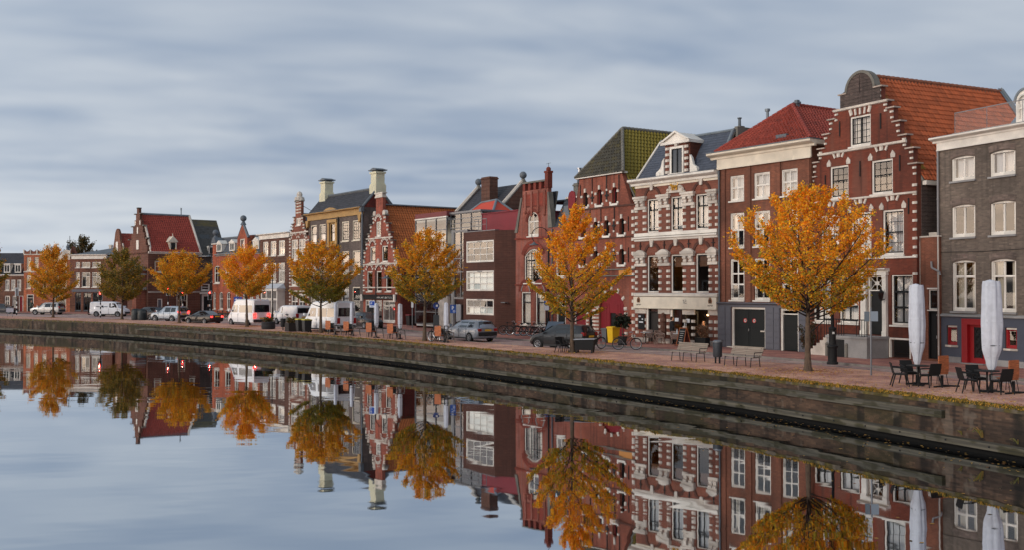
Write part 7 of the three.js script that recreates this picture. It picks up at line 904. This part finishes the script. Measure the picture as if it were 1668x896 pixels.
// traffic lights on black and white posts
const redOn = new THREE.MeshStandardMaterial({ color: lin(120, 8, 8), emissive: new THREE.Color(1, .07, .05), emissiveIntensity: 6, roughness: .4 }), offRed = std(60, 14, 14, .4), offAmb = std(70, 50, 12, .4), offGr = std(12, 56, 30, .4);
function trafficLight(label, x, z, turn, h, lit) { const g = thing('traffic_light', label, 'traffic light', x, QY, z, turn, 'traffic lights'); for (let i = 0; i < 7; i++) part(g, 'post_band', i % 2 ? std(228, 228, 226, .5) : M.black, b => b.tube([0, i * h * .085, 0], [0, (i + 1) * h * .085 - .002, 0], .075, .075, 12)); part(g, 'post', M.iron, b => b.tube([0, h * .6, 0], [0, h, 0], .06, .06, 10)); const hd2 = part(g, 'signal_head', M.black, b => b.box(-.17, .17, h - .95, h + .05, .05, .27)); part(hd2, 'backing_rim', std(210, 210, 208, .6), b => b.box(-.24, .24, h - 1.02, h + .12, .02, .045)); [[-.13, lit ? redOn : offRed, 'red_lamp'], [-.45, offAmb, 'amber_lamp'], [-.77, offGr, 'green_lamp']].forEach(([d, m, n]) => { part(hd2, n, m, b => b.tube([0, h + d, .272], [0, h + d, .285], .105, .105, 16)); part(hd2, 'visor', M.black, b => archBand(b, 0, h + d, .118, .13, .272, .42, .1, 3.04, 10)); }); if (lit) { const L = new THREE.PointLight(new THREE.Color(1, .1, .07), 1.2, 0, 2); L.position.set(0, h - .13, .36); L.castShadow = true; g.add(L); } return g; }
trafficLight('unlit traffic light seen from behind on a striped post, far left', -67.1, -141.7, Math.PI + .4, 3.6, 0); trafficLight('traffic light showing red above the front of the white panel van', -50.9, -129.4, .1, 3.1, 1); trafficLight('larger traffic light showing red left of the golden tree trunk', -43.5, -132.3, .3, 3.7, 1); trafficLight('lower traffic light showing red just left of the golden tree trunk', -42.6, -135.3, .3, 3.2, 1); trafficLight('traffic light showing red above the black coupe', -37.4, -129.4, .3, 3.2, 1);
// lamp posts with a crook arm
function crookLamp(label, x, z, h, turn, y = 1.497) { const g = thing('street_lamp', label, 'street lamp', x, y, z, turn, 'crook-arm street lamps'); part(g, 'post', M.iron, b => b.lathe([[.16, 0], [.16, .5], [.1, .6], [.085, 1.3], [.06, 1.4], [.055, h - .6]], 0, 0, 0, 12), CR); part(g, 'crook', M.iron, b => { const p = []; for (let i = 0; i <= 14; i++) { const a = i / 14 * Math.PI * 1.25; p.push([-.62 + .62 * Math.cos(a), h - .6 + .62 * Math.sin(a), 0]); } b.path(p, .035, .03, 6); }, CR); part(g, 'lamp_head', M.lead, b => b.lathe([[0, .02], [.34, -.06], [.36, -.12], [.2, -.02], [.06, .1], [0, .16]], -1.06, h - 1.2, 0, 16), CR); return g; }
const lampP = crookLamp('crook-arm street lamp in front of the red art-nouveau house', 2.72, -78.35, 8.2, ROADA + 1.0); crookLamp('crook-arm street lamp before the red stepped-gable shop', -12.3, -94.5, 5.9, ROADA + 3.6, 1.39); crookLamp('thin dark street lamp beside the bay window of the brown house', -28.4, -124.0, 7.5, ROADA); crookLamp('thin dark street lamp at the corner of the salmon house', -38.9, -135.3, 9.2, ROADA);
{ const g = thing('street_lamp', 'old cast-iron lamp post with thick fluted base by the nearest tree', 'street lamp', 14.95, 1.497, -48.83, 0); part(g, 'base', M.iron, b => b.lathe([[.26, 0], [.26, .1], [.21, .14], [.2, .75], [.24, .8], [.24, .86], [.17, .92], [.15, 1.6], [.18, 1.64], [.18, 1.7], [.09, 1.76]], 0, 0, 0, 16), CR); part(g, 'post', M.iron, b => b.lathe([[.08, 1.76], [.055, 4.2], [.09, 4.24], [.05, 4.3], [.045, 5.0]], 0, 0, 0, 12), CR); part(g, 'lantern', M.iron, b => b.lathe([[.06, 5.0], [.16, 5.1], [.26, 5.6], [.28, 5.62], [.12, 5.85], [.04, 5.95], [0, 6.05]], 0, 0, 0, 6)); part(g, 'sticker', std(220, 220, 216, .6), b => b.box(-.05, .05, 1.42, 1.52, .13, .155)); }
// signs
const cvs = (w, h, fn) => { const c = document.createElement('canvas'); c.width = w; c.height = h; fn(c.getContext('2d'), w, h); const t = new THREE.CanvasTexture(c); t.colorSpace = THREE.SRGBColorSpace; return t; };
const pTex = cvs(128, 128, (x, w, h) => { x.fillStyle = '#1d4fa0'; x.fillRect(0, 0, w, h); x.fillStyle = '#f4f4f4'; x.font = 'bold 108px sans-serif'; x.textAlign = 'center'; x.fillText('P', 66, 104); });
const zoneTex = cvs(128, 160, (x, w, h) => { x.fillStyle = '#e4e8ee'; x.fillRect(0, 0, w, h); x.fillStyle = '#2b55b4'; x.fillRect(10, 14, 108, 96); x.fillStyle = '#f2f2f2'; x.font = 'bold 70px sans-serif'; x.fillText('P', 24, 88); x.fillStyle = '#2b55b4'; x.font = 'bold 26px sans-serif'; x.fillText('zone', 32, 142); });
const dTex = cvs(128, 160, (x, w, h) => { x.fillStyle = '#1d4fa0'; x.fillRect(0, 0, w, h); x.fillStyle = '#f4f4f4'; x.font = 'bold 96px sans-serif'; x.fillText('P', 28, 96); x.beginPath(); x.arc(86, 124, 18, 0, 7); x.lineWidth = 7; x.strokeStyle = '#f4f4f4'; x.stroke(); });
const xTex = cvs(128, 160, (x, w, h) => { x.fillStyle = '#2446a2'; x.fillRect(0, 0, w, h); x.fillStyle = '#f0f0f0'; x.fillRect(56, 40, 18, 100); x.fillRect(26, 60, 76, 16); });
const flat = (t) => new THREE.MeshStandardMaterial({ map: t, roughness: .5 });
function plateGeo(w, h) { return new THREE.PlaneGeometry(w, h); }
function sign(name, label, x, z, turn, h, plates, pole = M.steel, y = QY, pr = .035) { const g = thing(name, label, 'sign', x, y, z, turn); part(g, 'post', pole, b => b.tube([0, 0, 0], [0, h, 0], pr, pr, 10), CR); for (const [w, hh, cy, m, dx = 0] of plates) { const s = part(g, 'plate', m.map ? M.steel : m, b => b.box(dx - w / 2, dx + w / 2, cy - hh / 2, cy + hh / 2, pr + .004, pr + .02)); if (m.map) { const f = mesh('plate_face', plateGeo(w, hh), m, s); f.position.set(dx, cy, pr + .024); } } return g; }
sign('parking_sign', 'blue parking sign with white plate beneath, on a dark post before the red house', 2.55, -77.2, -.0, 3.0, [[.36, .5, 2.6, flat(pTex)], [.36, .34, 2.12, std(214, 218, 222, .5)], [.12, .3, 1.0, M.black]], M.iron, 1.497, .05);
sign('disabled_parking_sign', 'blue parking sign left of the silver estate car', -4.2, -74.6, 0, 2.5, [[.42, .6, 2.2, flat(dTex)]], M.steel, 1.4); sign('zone_sign', 'pale blue zone sign on a lamp-like post before the shop door', -10.35, -77.4, .2, 2.75, [[.42, .5, 2.4, flat(zoneTex)]], M.iron); sign('crossing_sign', 'blue sign on a post left of the first white minibus', -28.6, -108.5, 0, 2.9, [[.5, .62, 2.5, flat(xTex)], [.3, .62, 2.5, std(60, 80, 150, .5), .48]], M.steel, 1.4); sign('warning_post', 'slim grey post with small white plate beside the red side wall', -9.0, -94.5, 0, 2.5, [[.2, .5, 2.2, std(214, 214, 214, .5)]], M.steel, 1.4, .05);
{ const g = sign('street_sign', 'grey post with two blank sign backs in front of the entrance steps', 14.6, -42.56, -.25, 2.75, [[.3, .4, 2.4, std(128, 138, 148, .5), .12], [.2, .4, 2.39, std(92, 102, 110, .5), -.16]], M.steel, QY, .04); }
{ const g = sign('small_blue_sign', 'round blue sign on a dark post by the bicycle rack', -5.3, -73.2, 0, 3.0, [], M.iron); part(g, 'disc', std(40, 62, 128, .5), b => b.tube([0, 2.35, .04], [0, 2.35, .06], .22, .22, 20)); part(g, 'meter_box', std(50, 54, 58, .5), b => b.box(-.2, .2, .6, 1.6, -.16, .16).prism([[-.2, 1.6], [.2, 1.6], [.2, 1.68], [-.2, 1.72]], -.16, .16)); part(g, 'disc_mark', std(224, 226, 228, .5), b => b.box(-.02, .12, 2.28, 2.42, .061, .066)); }
for (const [x, z, w, h, l] of [[-63.6, -132.5, .9, 1.1, 'pale grey sign back on two posts at the far left'], [-67.8, -134, .5, 2.3, 'tall pale sign back at the left edge']]) { const g = thing('sign_back', l, 'sign', x, QY, z, .1); part(g, 'panel', std(172, 172, 182, .6), b => b.box(-w / 2, w / 2, h - .5, h, -.02, .02)); for (const s of [-1, 1]) part(g, 'post', M.steel, b => b.tube([s * w * .35, 0, -.03], [s * w * .35, h - .1, -.03], .03)); }
// bicycles
const bikeProto = {};
function bike(label, x, z, turn, col, o = {}) {
  const key = col.join(); const y = o.y ?? 1.497;
  if (bikeProto[key]) { const c = copy(bikeProto[key], label, x, y, z, turn); c.rotation.z = 0; return c; }
  const g = thing('bicycle', label, 'bicycle', x, y, z, turn, 'parked bicycles'), fm = std(...col, .45, .2);
  for (const [X, n] of [[-.53, 'rear_wheel'], [.53, 'front_wheel']]) { const w = part(g, 'wheel', M.rubber, b => b.torus(X, .35, 0, .33, .028, 26, 6)); part(w, 'rim', M.chrome, b => { b.torus(X, .35, 0, .305, .02, 26, 5).tube([X, .35, -.04], [X, .35, .04], .03); for (let k = 0; k < 14; k++) { const a = k / 14 * 6.283; b.tube([X, .35, 0], [X + Math.cos(a) * .3, .35 + Math.sin(a) * .3, 0], .003, .003, 3, false); } }); part(g, 'mudguard', M.dark, b => archBand(b, X, .35, .365, .378, -.03, .03, X < 0 ? .2 : .6, X < 0 ? 3.0 : 2.5, 10)); }
  part(g, 'frame', fm, b => b.tube([-.12, .3, 0], [-.2, .82, 0], .018).tube([-.12, .3, 0], [.36, .82, 0], .018).tube([-.18, .62, 0], [.37, .88, 0], .016).tube([-.53, .35, .04], [-.12, .3, .04], .01).tube([-.53, .35, -.04], [-.12, .3, -.04], .01).tube([-.53, .35, .04], [-.19, .72, .02], .01).tube([-.53, .35, -.04], [-.19, .72, -.02], .01).tube([.35, .95, 0], [.42, .68, 0], .018).tube([.42, .68, .03], [.53, .35, .04], .012).tube([.42, .68, -.03], [.53, .35, -.04], .012));
  part(g, 'saddle', M.black, b => b.ball(-.22, .92, 0, .12, 10, .4).tube([-.2, .8, 0], [-.22, .92, 0], .014).box(-.2, .02, .9, .93, -.03, .03)); part(g, 'handlebar', M.chrome, b => b.path([[.14, 1.03, .3], [.3, 1.06, .22], [.36, 1.04, 0], [.3, 1.06, -.22], [.14, 1.03, -.3]], .013, .013, 6).tube([.35, .94, 0], [.36, 1.05, 0], .014)); part(g, 'chain_case', M.black, b => b.box(-.55, .0, .27, .37, .05, .07)); part(g, 'carrier', M.iron, b => b.box(-.8, -.25, .72, .735, -.07, .07).tube([-.78, .72, .06], [-.53, .35, .05], .006)); part(g, 'crank', M.chrome, b => b.tube([-.12, .3, -.1], [-.02, .16, -.1], .012).tube([-.12, .3, .1], [-.22, .44, .1], .012)); part(g, 'head_lamp', M.chrome, b => b.ball(.46, .84, 0, .045, 8));
  bikeProto[key] = g; return g;
}
[[0.55, -79.9, [30, 30, 33], 'first of the row under the art-nouveau windows'], [1.15, -79.0, [26, 28, 34], 'second of the row under the art-nouveau windows'], [1.6, -78.6, [150, 150, 152], 'third of the row, pale framed, under the art-nouveau windows'], [2.05, -78.0, [40, 40, 44], 'fourth of the row under the art-nouveau windows'], [.05, -80.6, [34, 36, 40], 'leftmost, close to the dark office wall by the art-nouveau house'], [2.4, -77.4, [206, 206, 206], 'last of the row, white framed, under the art-nouveau windows']].forEach(([x, z, c, l], i) => bike(`parked bicycle, ${l}`, x - .2, z + .1, -.15 + .12 * (i % 3), c));
bike('black bicycle standing before the potted laurel at the gate', 6.85, -62.3, -.08, [20, 21, 23], { y: 1.4 }); bike('bicycle with pale frame beside the red-lit rear of the dark hatchback', 4.95, -63.0, .55, [120, 124, 130], { y: 1.4 }); bike('white bicycle leaning in the metal rack beside the fifth parasol', -5.0, -69.6, ROADA + .2, [222, 222, 222], { y: QY });
[[-35.4, -124.6], [-34.6, -123.7], [-33.8, -122.9], [-33.0, -122.0], [-32.2, -121.2]].forEach(([x, z], i) => bike(`dark bicycle, ${['first', 'second', 'third', 'fourth', 'fifth'][i]} from the left in the row by the salmon house`, x, z, -.3 + .1 * (i % 2), [30, 30, 33]));
{ const g = thing('bicycle_rack', 'black tubular bicycle rack beside the trunk of the tree by the glass office', 'bicycle rack', -4.85, QY, -69.3, ROADA + .15); part(g, 'rail', M.iron, b => b.path([[-.75, 0, 0], [-.75, .85, 0], [.75, .85, 0], [.75, 0, 0]], .028, .028, 8)); part(g, 'rail', M.iron, b => b.tube([-.75, .12, 0], [.75, .12, 0], .022)); part(g, 'rail', M.iron, b => b.path([[.95, 0, .3], [.95, 1.1, .3], [1.3, 1.1, .3], [1.3, 0, .3]], .03, .03, 8)); }
{ const g = thing('scooter', 'white and dark motor scooter parked left of the panel van', 'scooter', -58.6, 1.4, -146.5, .4); part(g, 'front_shield', std(226, 226, 226, .4), b => b.prism([[.3, .35], [.55, .4], [.42, 1.0], [.28, 1.05]], -.2, .2)); part(g, 'seat_body', M.dark, b => b.prism([[-.75, .4], [-.1, .35], [-.05, .75], [-.7, .85]], -.17, .17)); part(g, 'footboard', std(226, 226, 226, .4), b => b.box(-.1, .35, .28, .36, -.18, .18)); for (const X of [-.55, .6]) part(g, 'wheel', M.rubber, b => b.torus(X, .24, 0, .18, .06, 18, 8)); part(g, 'handlebar', M.black, b => b.tube([.34, 1.05, -.3], [.34, 1.05, .3], .025)); }
// dark stacked furniture round the tree before the warehouse
{ const g = thing('covered_table', 'black covered trough with pale top right of the tall oval tree trunk', 'table', 4.0, QY, -57.6, ROADA + .72); part(g, 'tabletop', std(150, 156, 164, .5), b => b.prism([[-.55, .72], [.62, .76], [.6, .8], [-.55, .77]], -.4, .4)); part(g, 'cover', M.black, b => b.prism([[-.5, .18], [.5, .16], [.56, .74], [-.5, .7]], -.36, .36)); for (const [X, Z] of [[-.42, -.3], [.44, -.3], [-.42, .3], [.44, .3]]) part(g, 'leg', M.iron, b => b.box(X - .04, X + .04, 0, .18, Z - .04, Z + .04)); }
armchair('black chair pushed against the left of the tall oval tree trunk', 2.75, -57.7, .6); armchair('black chair behind the tall oval tree trunk', 3.0, -58.5, 2.2);
for (const [x, l] of [[2.85, 'left'], [3.35, 'right']]) { const g = thing('tilted_board', `dark sloping board, ${l} of two left of the hatchback`, 'board', x, 1.497, -76.3 + (x - 2.85) * 1.1, -.5, 'dark sloping boards'); part(g, 'panel', std(84, 96, 110, .3, .2), b => b.quad([-.35, .5, .3], [.35, .5, .3], [.35, 1.15, -.25], [-.35, 1.15, -.25])); part(g, 'box', M.dark, b => b.prism([[-.3, 0], [.3, 0], [.3, .48], [-.3, .48]], -.3, .28).prism([[-.3, .48], [.3, .48], [.3, .6], [-.3, .6]], -.29, .1)); }
// cafe terrace
const DA = -.9391, dp = (u, w) => fwd(8.28, -70.06, u, w, DA);
[[1.9, .7, .5], [2.5, 1.0, -1.0], [3.1, .8, 1.2], [3.5, 1.1, 2.2], [4.6, .9, .9], [5.25, 1.0, -1.1]].forEach(([u, w, t], i) => { const [x, z] = dp(u, w); const g = armchair(`red and white woven cafe chair, ${['first', 'second', 'third', 'fourth', 'fifth', 'sixth'][i]} from the left before the cafe`, x, z, DA + t, M.bistro, 'woven cafe chairs', 'woven_chair', 1.497); });
[[2.2, 1.2, 'left'], [4.95, 1.0, 'right']].forEach(([u, w, s]) => { const [x, z] = dp(u, w); cafeTable(`small cafe table, ${s} of two before the cafe window`, x, z, std(190, 194, 196, .4), .33, 'cafe_table', 1.497); }); { const [x, z] = dp(4.85, 1.0); const g = thing('water_bottle', 'clear bottle standing on the right cafe table', 'bottle', x, 1.497 + .745, z, 0); part(g, 'glass', std(196, 208, 214, .15), b => b.lathe([[.045, 0], [.045, .16], [.018, .22], [.018, .28], [0, .285]], 0, 0, 0, 12), CR); }
{ const [x, z] = dp(5.75, 1.35), g = thing('chalkboard', 'folding chalkboard menu with wooden frame before the cafe', 'chalkboard', x, 1.497, z, DA - .1); const panel = s => b => b.quad([-.33, .06, s * .28], [.33, .06, s * .28], [.3, 1.08, s * .04], [-.3, 1.08, s * .04]); part(g, 'board', std(26, 30, 30, .8), panel(1)); part(g, 'board', std(104, 50, 40, .8), panel(-1)); part(g, 'frame', M.rustwood, b => { for (const s of [-1, 1]) b.tube([-.35, 0, s * .3], [-.31, 1.12, s * .03], .03, .03, 4).tube([.35, 0, s * .3], [.31, 1.12, s * .03], .03, .03, 4).tube([-.31, 1.1, s * .035], [.31, 1.1, s * .035], .03, .03, 4).tube([-.34, .08, s * .285], [.34, .08, s * .285], .025, .025, 4); }); part(g, 'chalk_lines', std(200, 200, 196, .9), b => { const r = rng(4); for (let i = 0; i < 6; i++) { const y = .9 - i * .13, zz = mix(.285, .045, (y - .06) / 1.02) + .006, L = .12 + r() * .12; b.box(-L, L, y, y + .025, zz - .004, zz + .004); } }); }
{ const [x, z] = dp(6.85, .8), g = thing('dried_flower_trough', 'low trough with dried reddish flowers at the right of the cafe window', 'planter', x, 1.497, z, DA); part(g, 'trough', M.dark, b => b.box(-.5, .4, 0, .55, -.2, .2)); const f = mesh('dried_flowers', bush(.4, 900, 14, [[[130, 84, 60], 2], [[150, 120, 90], 1.5], [[96, 70, 48], 1]], 1.6), leafMat, g); f.position.y = .55; f.userData.kind = 'stuff'; }
// ---------------------------------------------------------------- people
function person(label, x, y, z, turn, o = {}) {
  const g = thing('person', label, 'person', x, y, z, turn), { coat = [40, 44, 42], legs = [30, 32, 38], hair = [48, 36, 28], sit = 0, step = .12, arm = 0 } = o;
  const J = sit ? { hip: [0, .5, 0], chest: [0, .98, .04], neck: [0, 1.14, .05], head: [0, 1.3, .08], k: s => [s * .11, .52, .42], f: s => [s * .12, .08, .44], t: s => [s * .12, .04, .58], el: s => [s * .26, .78, .12], ha: s => [s * .18, .72, .36] } : { hip: [0, .92, 0], chest: [0, 1.3, .01], neck: [0, 1.47, .01], head: [0, 1.63, .03], k: s => [s * .1, .5, .03 + s * step * .5], f: s => [s * .1, .09, s * step], t: s => [s * .11, .045, .14 + s * step], el: s => [s * .27, 1.1, -.04 + arm * .1], ha: s => [s * .26, .88 + arm * .2, .08 + arm * .25] };
  const caps = []; const C = (a, b, r0, r1, k) => caps.push([a, b, r0, r1, k]);
  C(J.hip, J.chest, .155, .17, 1); C([J.chest[0], J.chest[1] + .1, J.chest[2]], J.neck, .15, .06, 1); C(J.neck, [J.head[0], J.head[1] - .06, J.head[2]], .055, .06, 2); C([J.head[0], J.head[1] - .05, J.head[2] + .02], [J.head[0], J.head[1] + .05, J.head[2] - .01], .085, .1, 2); C([0, J.head[1] - .015, J.head[2] + .1], [0, J.head[1] - .035, J.head[2] + .115], .014, .018, 2);
  for (const s of [-1, 1]) { const sh = [s * .19, J.neck[1] - .06, J.neck[2] - .02]; C(sh, J.el(s), .062, .052, 1); C(J.el(s), J.ha(s), .05, .036, 1); const h = J.ha(s); C(h, [h[0] - s * .01, h[1] - .07, h[2] + .05], .036, .026, 2); const hp = [s * .09, J.hip[1] - .02, J.hip[2]]; C(hp, J.k(s), .1, .066, 3); C(J.k(s), J.f(s), .066, .045, 3); C(J.f(s), J.t(s), .05, .036, 4); C([s * .095, J.head[1] - .005, J.head[2]], [s * .1, J.head[1] - .02, J.head[2] - .005], .02, .016, 2); }
  const dcap = (p, [a, b, r0, r1]) => { const bx = b[0] - a[0], by = b[1] - a[1], bz = b[2] - a[2], L = bx * bx + by * by + bz * bz || 1e-9, t = Math.max(0, Math.min(1, ((p[0] - a[0]) * bx + (p[1] - a[1]) * by + (p[2] - a[2]) * bz) / L)); return Math.hypot(p[0] - a[0] - bx * t, p[1] - a[1] - by * t, p[2] - a[2] - bz * t) - mix(r0, r1, t); };
  const res = 80, mc = new MarchingCubes(res, leafMat, false, false, 90000), half = res / 2, sc = sit ? .78 : .94, cy = sit ? .72 : .9, cz = sit ? .22 : .02; mc.isolation = 0;
  for (let k = 0; k < res; k++) for (let j = 0; j < res; j++) for (let i = 0; i < res; i++) { const p = [(i - half) / half * sc, (j - half) / half * sc + cy, (k - half) / half * sc + cz]; let d = 1e3; for (const c of caps) { const q = dcap(p, c), h = Math.max(.035 - Math.abs(d - q), 0) / .035; d = Math.min(d, q) - h * h * .035 * .25; } mc.field[i + j * res + k * res * res] = -d; }
  mc.update(); const n = mc.count ?? mc.geometry.drawRange.count, P = new Float32Array(n * 3), N = new Float32Array(n * 3), Cc = new Float32Array(n * 3), pal = [null, lin(...coat), lin(196, 152, 128), lin(...legs), lin(24, 22, 22)];
  for (let i = 0; i < n; i++) { const p = [mc.positionArray[i * 3] * sc, mc.positionArray[i * 3 + 1] * sc + cy, mc.positionArray[i * 3 + 2] * sc + cz]; P.set(p, i * 3); N.set([mc.normalArray[i * 3], mc.normalArray[i * 3 + 1], mc.normalArray[i * 3 + 2]], i * 3); let bd = 1e9, bk = 1; for (const c of caps) { const d = dcap(p, c); if (d < bd) { bd = d; bk = c[4]; } } const q = pal[bk]; Cc.set([q.r, q.g, q.b], i * 3); }
  const ge = new THREE.BufferGeometry(); ge.setAttribute('position', new THREE.BufferAttribute(P, 3)); ge.setAttribute('normal', new THREE.BufferAttribute(N, 3)); ge.setAttribute('color', new THREE.BufferAttribute(Cc, 3)); mesh('body', ge, new THREE.MeshStandardMaterial({ vertexColors: true, roughness: .85 }), g);
  part(g, 'hair', std(...hair, .9), b => b.ball(0, J.head[1] + .045, J.head[2] - .028, .112, 12, .95).ball(0, J.head[1] - .02, J.head[2] - .055, .085, 10), CR); part(g, 'eyes', M.black, b => { for (const s of [-1, 1]) b.ball(s * .036, J.head[1] + .012, J.head[2] + .09, .011, 6); });
  return g;
}
person('person in grey-green coat standing by the doorway of the crenellated house', -73.6, 1.497, -160.2, .3, { coat: [72, 82, 72], legs: [28, 30, 34] });
person('person in black clothing beside the bicycles behind the black coupe', -37.0, 1.39, -127.3, 1.2, { coat: [22, 22, 26], step: .22, hair: [24, 20, 18] });
{ const [x, z] = dp(3.95, .55); person('waiter in black standing at the cafe window with back turned', x, 1.497, z, DA + 2.6, { coat: [20, 20, 24], legs: [18, 18, 20], arm: .6 }); }
{ const [x, z] = dp(5.35, -.95); person('guest in dark sweater sitting behind the cafe glass', x, 1.53, z, DA - .3, { sit: 1, coat: [30, 28, 34], hair: [40, 30, 24] }); }
{ const [x, z] = dp(5.35, -.98), g = thing('cafe_stool', 'dark seat under the guest behind the cafe glass', 'stool', x, 1.497, z, DA); part(g, 'seat', M.dark, b => b.box(-.24, .24, .36, .41, -.24, .2)); for (const s of [-1, 1]) for (const q of [-1, 1]) part(g, 'leg', M.dark, b => b.tube([s * .2, 0, q * .18], [s * .18, .36, q * .16], .018, .018, 6)); }
// ---------------------------------------------------------------- fallen leaves, moss strip, wall plants (uncountable)
{
  const r = rng(500), leafG = new THREE.BufferGeometry(); leafG.setAttribute('position', new THREE.Float32BufferAttribute([0, 0, 0, .5, .1, .28, 1, 0, 0, .5, .06, -.28], 3)); leafG.setIndex([0, 1, 2, 0, 2, 3]); leafG.computeVertexNormals();
  const lm = new THREE.MeshStandardMaterial({ color: 0xffffff, roughness: .9, side: THREE.DoubleSide }), pal = [[214, 158, 44], [196, 120, 34], [170, 96, 40], [226, 186, 70], [130, 92, 50]].map(c => lin(...c));
  const place = []; const along = t => { const s = t * (QF.length - 1), i = Math.min(QF.length - 2, Math.floor(s)), f = s - i; return [QF[i].clone().lerp(QF[i + 1], f), FF[i].clone().lerp(FF[i + 1], f)]; };
  for (let i = 0; i < 9000; i++) { const [q, f] = along(mix(.17, .84, Math.pow(r(), .7))); const cls = fbm(q.x * .3, q.z * .3, 9, 2); let k = .022 + Math.pow(r(), 2.2) * .5; if (r() > .35 + cls) k = .022 + Math.pow(r(), 5) * .2; const p = q.lerp(f, k); place.push([p.x, 1.512, p.z, .045 + r() * .05]); }
  for (const [x, z, n, R] of [[12.66, -44.8, 700, 2.2], [3.33, -57.83, 500, 2.2], [-5.92, -70.9, 500, 2], [-15.33, -83.87, 500, 2], [-24.73, -97.61, 600, 1.6], [-34.43, -108.25, 500, 1.6], [-45.29, -121.5, 400, 1.6], [-56.77, -129.42, 400, 1.6]]) for (let i = 0; i < n; i++) { const a = r() * 6.283, q = R * Math.pow(r(), 1.1); place.push([x + Math.cos(a) * q, 1.513, z + Math.sin(a) * q, .05 + r() * .06]); }
  const im = new THREE.InstancedMesh(leafG, lm, place.length); im.name = 'fallen_leaves'; const m = new THREE.Matrix4(), e = new THREE.Euler(); place.forEach(([x, y, z, s], i) => { e.set((r() - .5) * .5, r() * 6.283, (r() - .5) * .5); m.makeRotationFromEuler(e).scale(V(s, s, s)).setPosition(x, y, z); im.setMatrixAt(i, m); im.setColorAt(i, pal[Math.floor(r() * pal.length)]); }); im.castShadow = im.receiveShadow = true; scene.add(im); tag(im, 'yellow and brown fallen leaves scattered over the quay paving', 'leaves', null, 'stuff');
}
{ // leaves adrift on the water
  const r = rng(810), pos = [], col = [], pal = [[176, 128, 48], [140, 92, 40], [196, 150, 66], [96, 78, 44]].map(c => lin(...c));
  for (let i = 0; i < 700; i++) { const s = mix(.2, .82, Math.pow(r(), .8)) * (QF.length - 1), k = Math.floor(s), q = QF[k].clone().lerp(QF[k + 1], s - k), d = QF[k].clone().sub(FF[k]).normalize(), w = .45 + (r() > .3 ? Math.pow(r(), 2) * 2.2 : Math.pow(r(), 1.5) * 16), x = q.x + d.x * w, z = q.z + d.z * w, a = r() * 6.283, b = .035 + .035 * r(), ca = Math.cos(a) * b, sa = Math.sin(a) * b; for (const [u, v] of [[-1, 0], [0, .6], [1, 0], [-1, 0], [1, 0], [0, -.6]]) pos.push(x + ca * u - sa * v, .006, z + sa * u + ca * v); const c = pal[Math.floor(r() * 4)]; for (let j = 0; j < 6; j++) col.push(c.r, c.g, c.b); }
  const g = new THREE.BufferGeometry(); g.setAttribute('position', new THREE.Float32BufferAttribute(pos, 3)); g.setAttribute('color', new THREE.Float32BufferAttribute(col, 3)); g.computeVertexNormals(); tag(mesh('floating_leaves', g, new THREE.MeshStandardMaterial({ vertexColors: true, roughness: .8, side: THREE.DoubleSide }), scene), 'small yellow leaves floating on the water near the quay', 'leaves', null, 'stuff');
}
{ // grass, moss and leaf litter along the edge of the quay
  const r = rng(600), pos = [], col = [], pal = [[86, 84, 34], [118, 104, 40], [176, 128, 44], [70, 66, 30], [198, 146, 52]].map(c => lin(...c));
  for (let i = 0; i < 46000; i++) { const s = mix(.17, .84, Math.pow(r(), .62)) * (QF.length - 1), k = Math.min(QF.length - 2, Math.floor(s)), q = QF[k].clone().lerp(QF[k + 1], s - k), f = FF[k].clone().lerp(FF[k + 1], s - k), d = f.sub(q).normalize(), dens = fbm(s * 3.1, 2, 14, 3); if (r() > dens * 1.7) continue; const w = mix(-.05, .5, Math.pow(r(), 1.5)), x = q.x + d.x * w, z = q.z + d.z * w, a = r() * 6.283, h = .02 + .07 * r() * dens * 1.6, b = .025 + .03 * r(), y = w < 0 ? 1.47 : 1.497; pos.push(x - Math.cos(a) * b, y, z - Math.sin(a) * b, x + Math.cos(a) * b, y, z + Math.sin(a) * b, x + (r() - .5) * .08, y + h, z + (r() - .5) * .08); const c = pal[Math.floor(r() * 5)]; for (let j = 0; j < 3; j++) col.push(c.r, c.g, c.b); }
  const g = new THREE.BufferGeometry(); g.setAttribute('position', new THREE.Float32BufferAttribute(pos, 3)); g.setAttribute('color', new THREE.Float32BufferAttribute(col, 3)); g.computeVertexNormals(); const m = mesh('edge_grass', g, new THREE.MeshStandardMaterial({ vertexColors: true, roughness: .95, side: THREE.DoubleSide }), scene); tag(m, 'low grass, moss and leaf litter along the quay edge', 'grass', null, 'stuff');
}
for (const [x, z, y, s, l] of [[14.25, -31.75, .5, 1, 'fern growing from the quay wall just above the ledge at the right'], [14.75, -30.55, .48, .7, 'small withered plant on the quay ledge at the right edge'], [13.95, -32.5, .48, .5, 'tiny yellowish plant on the quay ledge left of the fern']]) { const g = thing('wall_fern', l, 'plant', x, y, z, 0, 'plants on the quay wall'); const r = rng(700 + x * 10), pts = []; for (let i = 0; i < 16; i++) { const a = Math.PI * .55 + r() * 2.6, L = (.2 + r() * .25) * s; part(g, 'frond', std(84 + r() * 60, 104, 44 + r() * 20, .9), b => { let p = [0, 0, 0]; for (let k = 0; k < 5; k++) { const t = (k + 1) / 5, q = [Math.cos(a) * L * t, Math.sin(t * 2.2) * L * .7, Math.sin(a) * L * t * .6]; const w = .035 * s * (1.2 - t); b.quad([p[0] - w, p[1], p[2]], [p[0] + w, p[1], p[2]], [q[0] + w * .8, q[1], q[2]], [q[0] - w * .8, q[1], q[2]]); p = q; } }); } }
renderer.render(scene, camera);
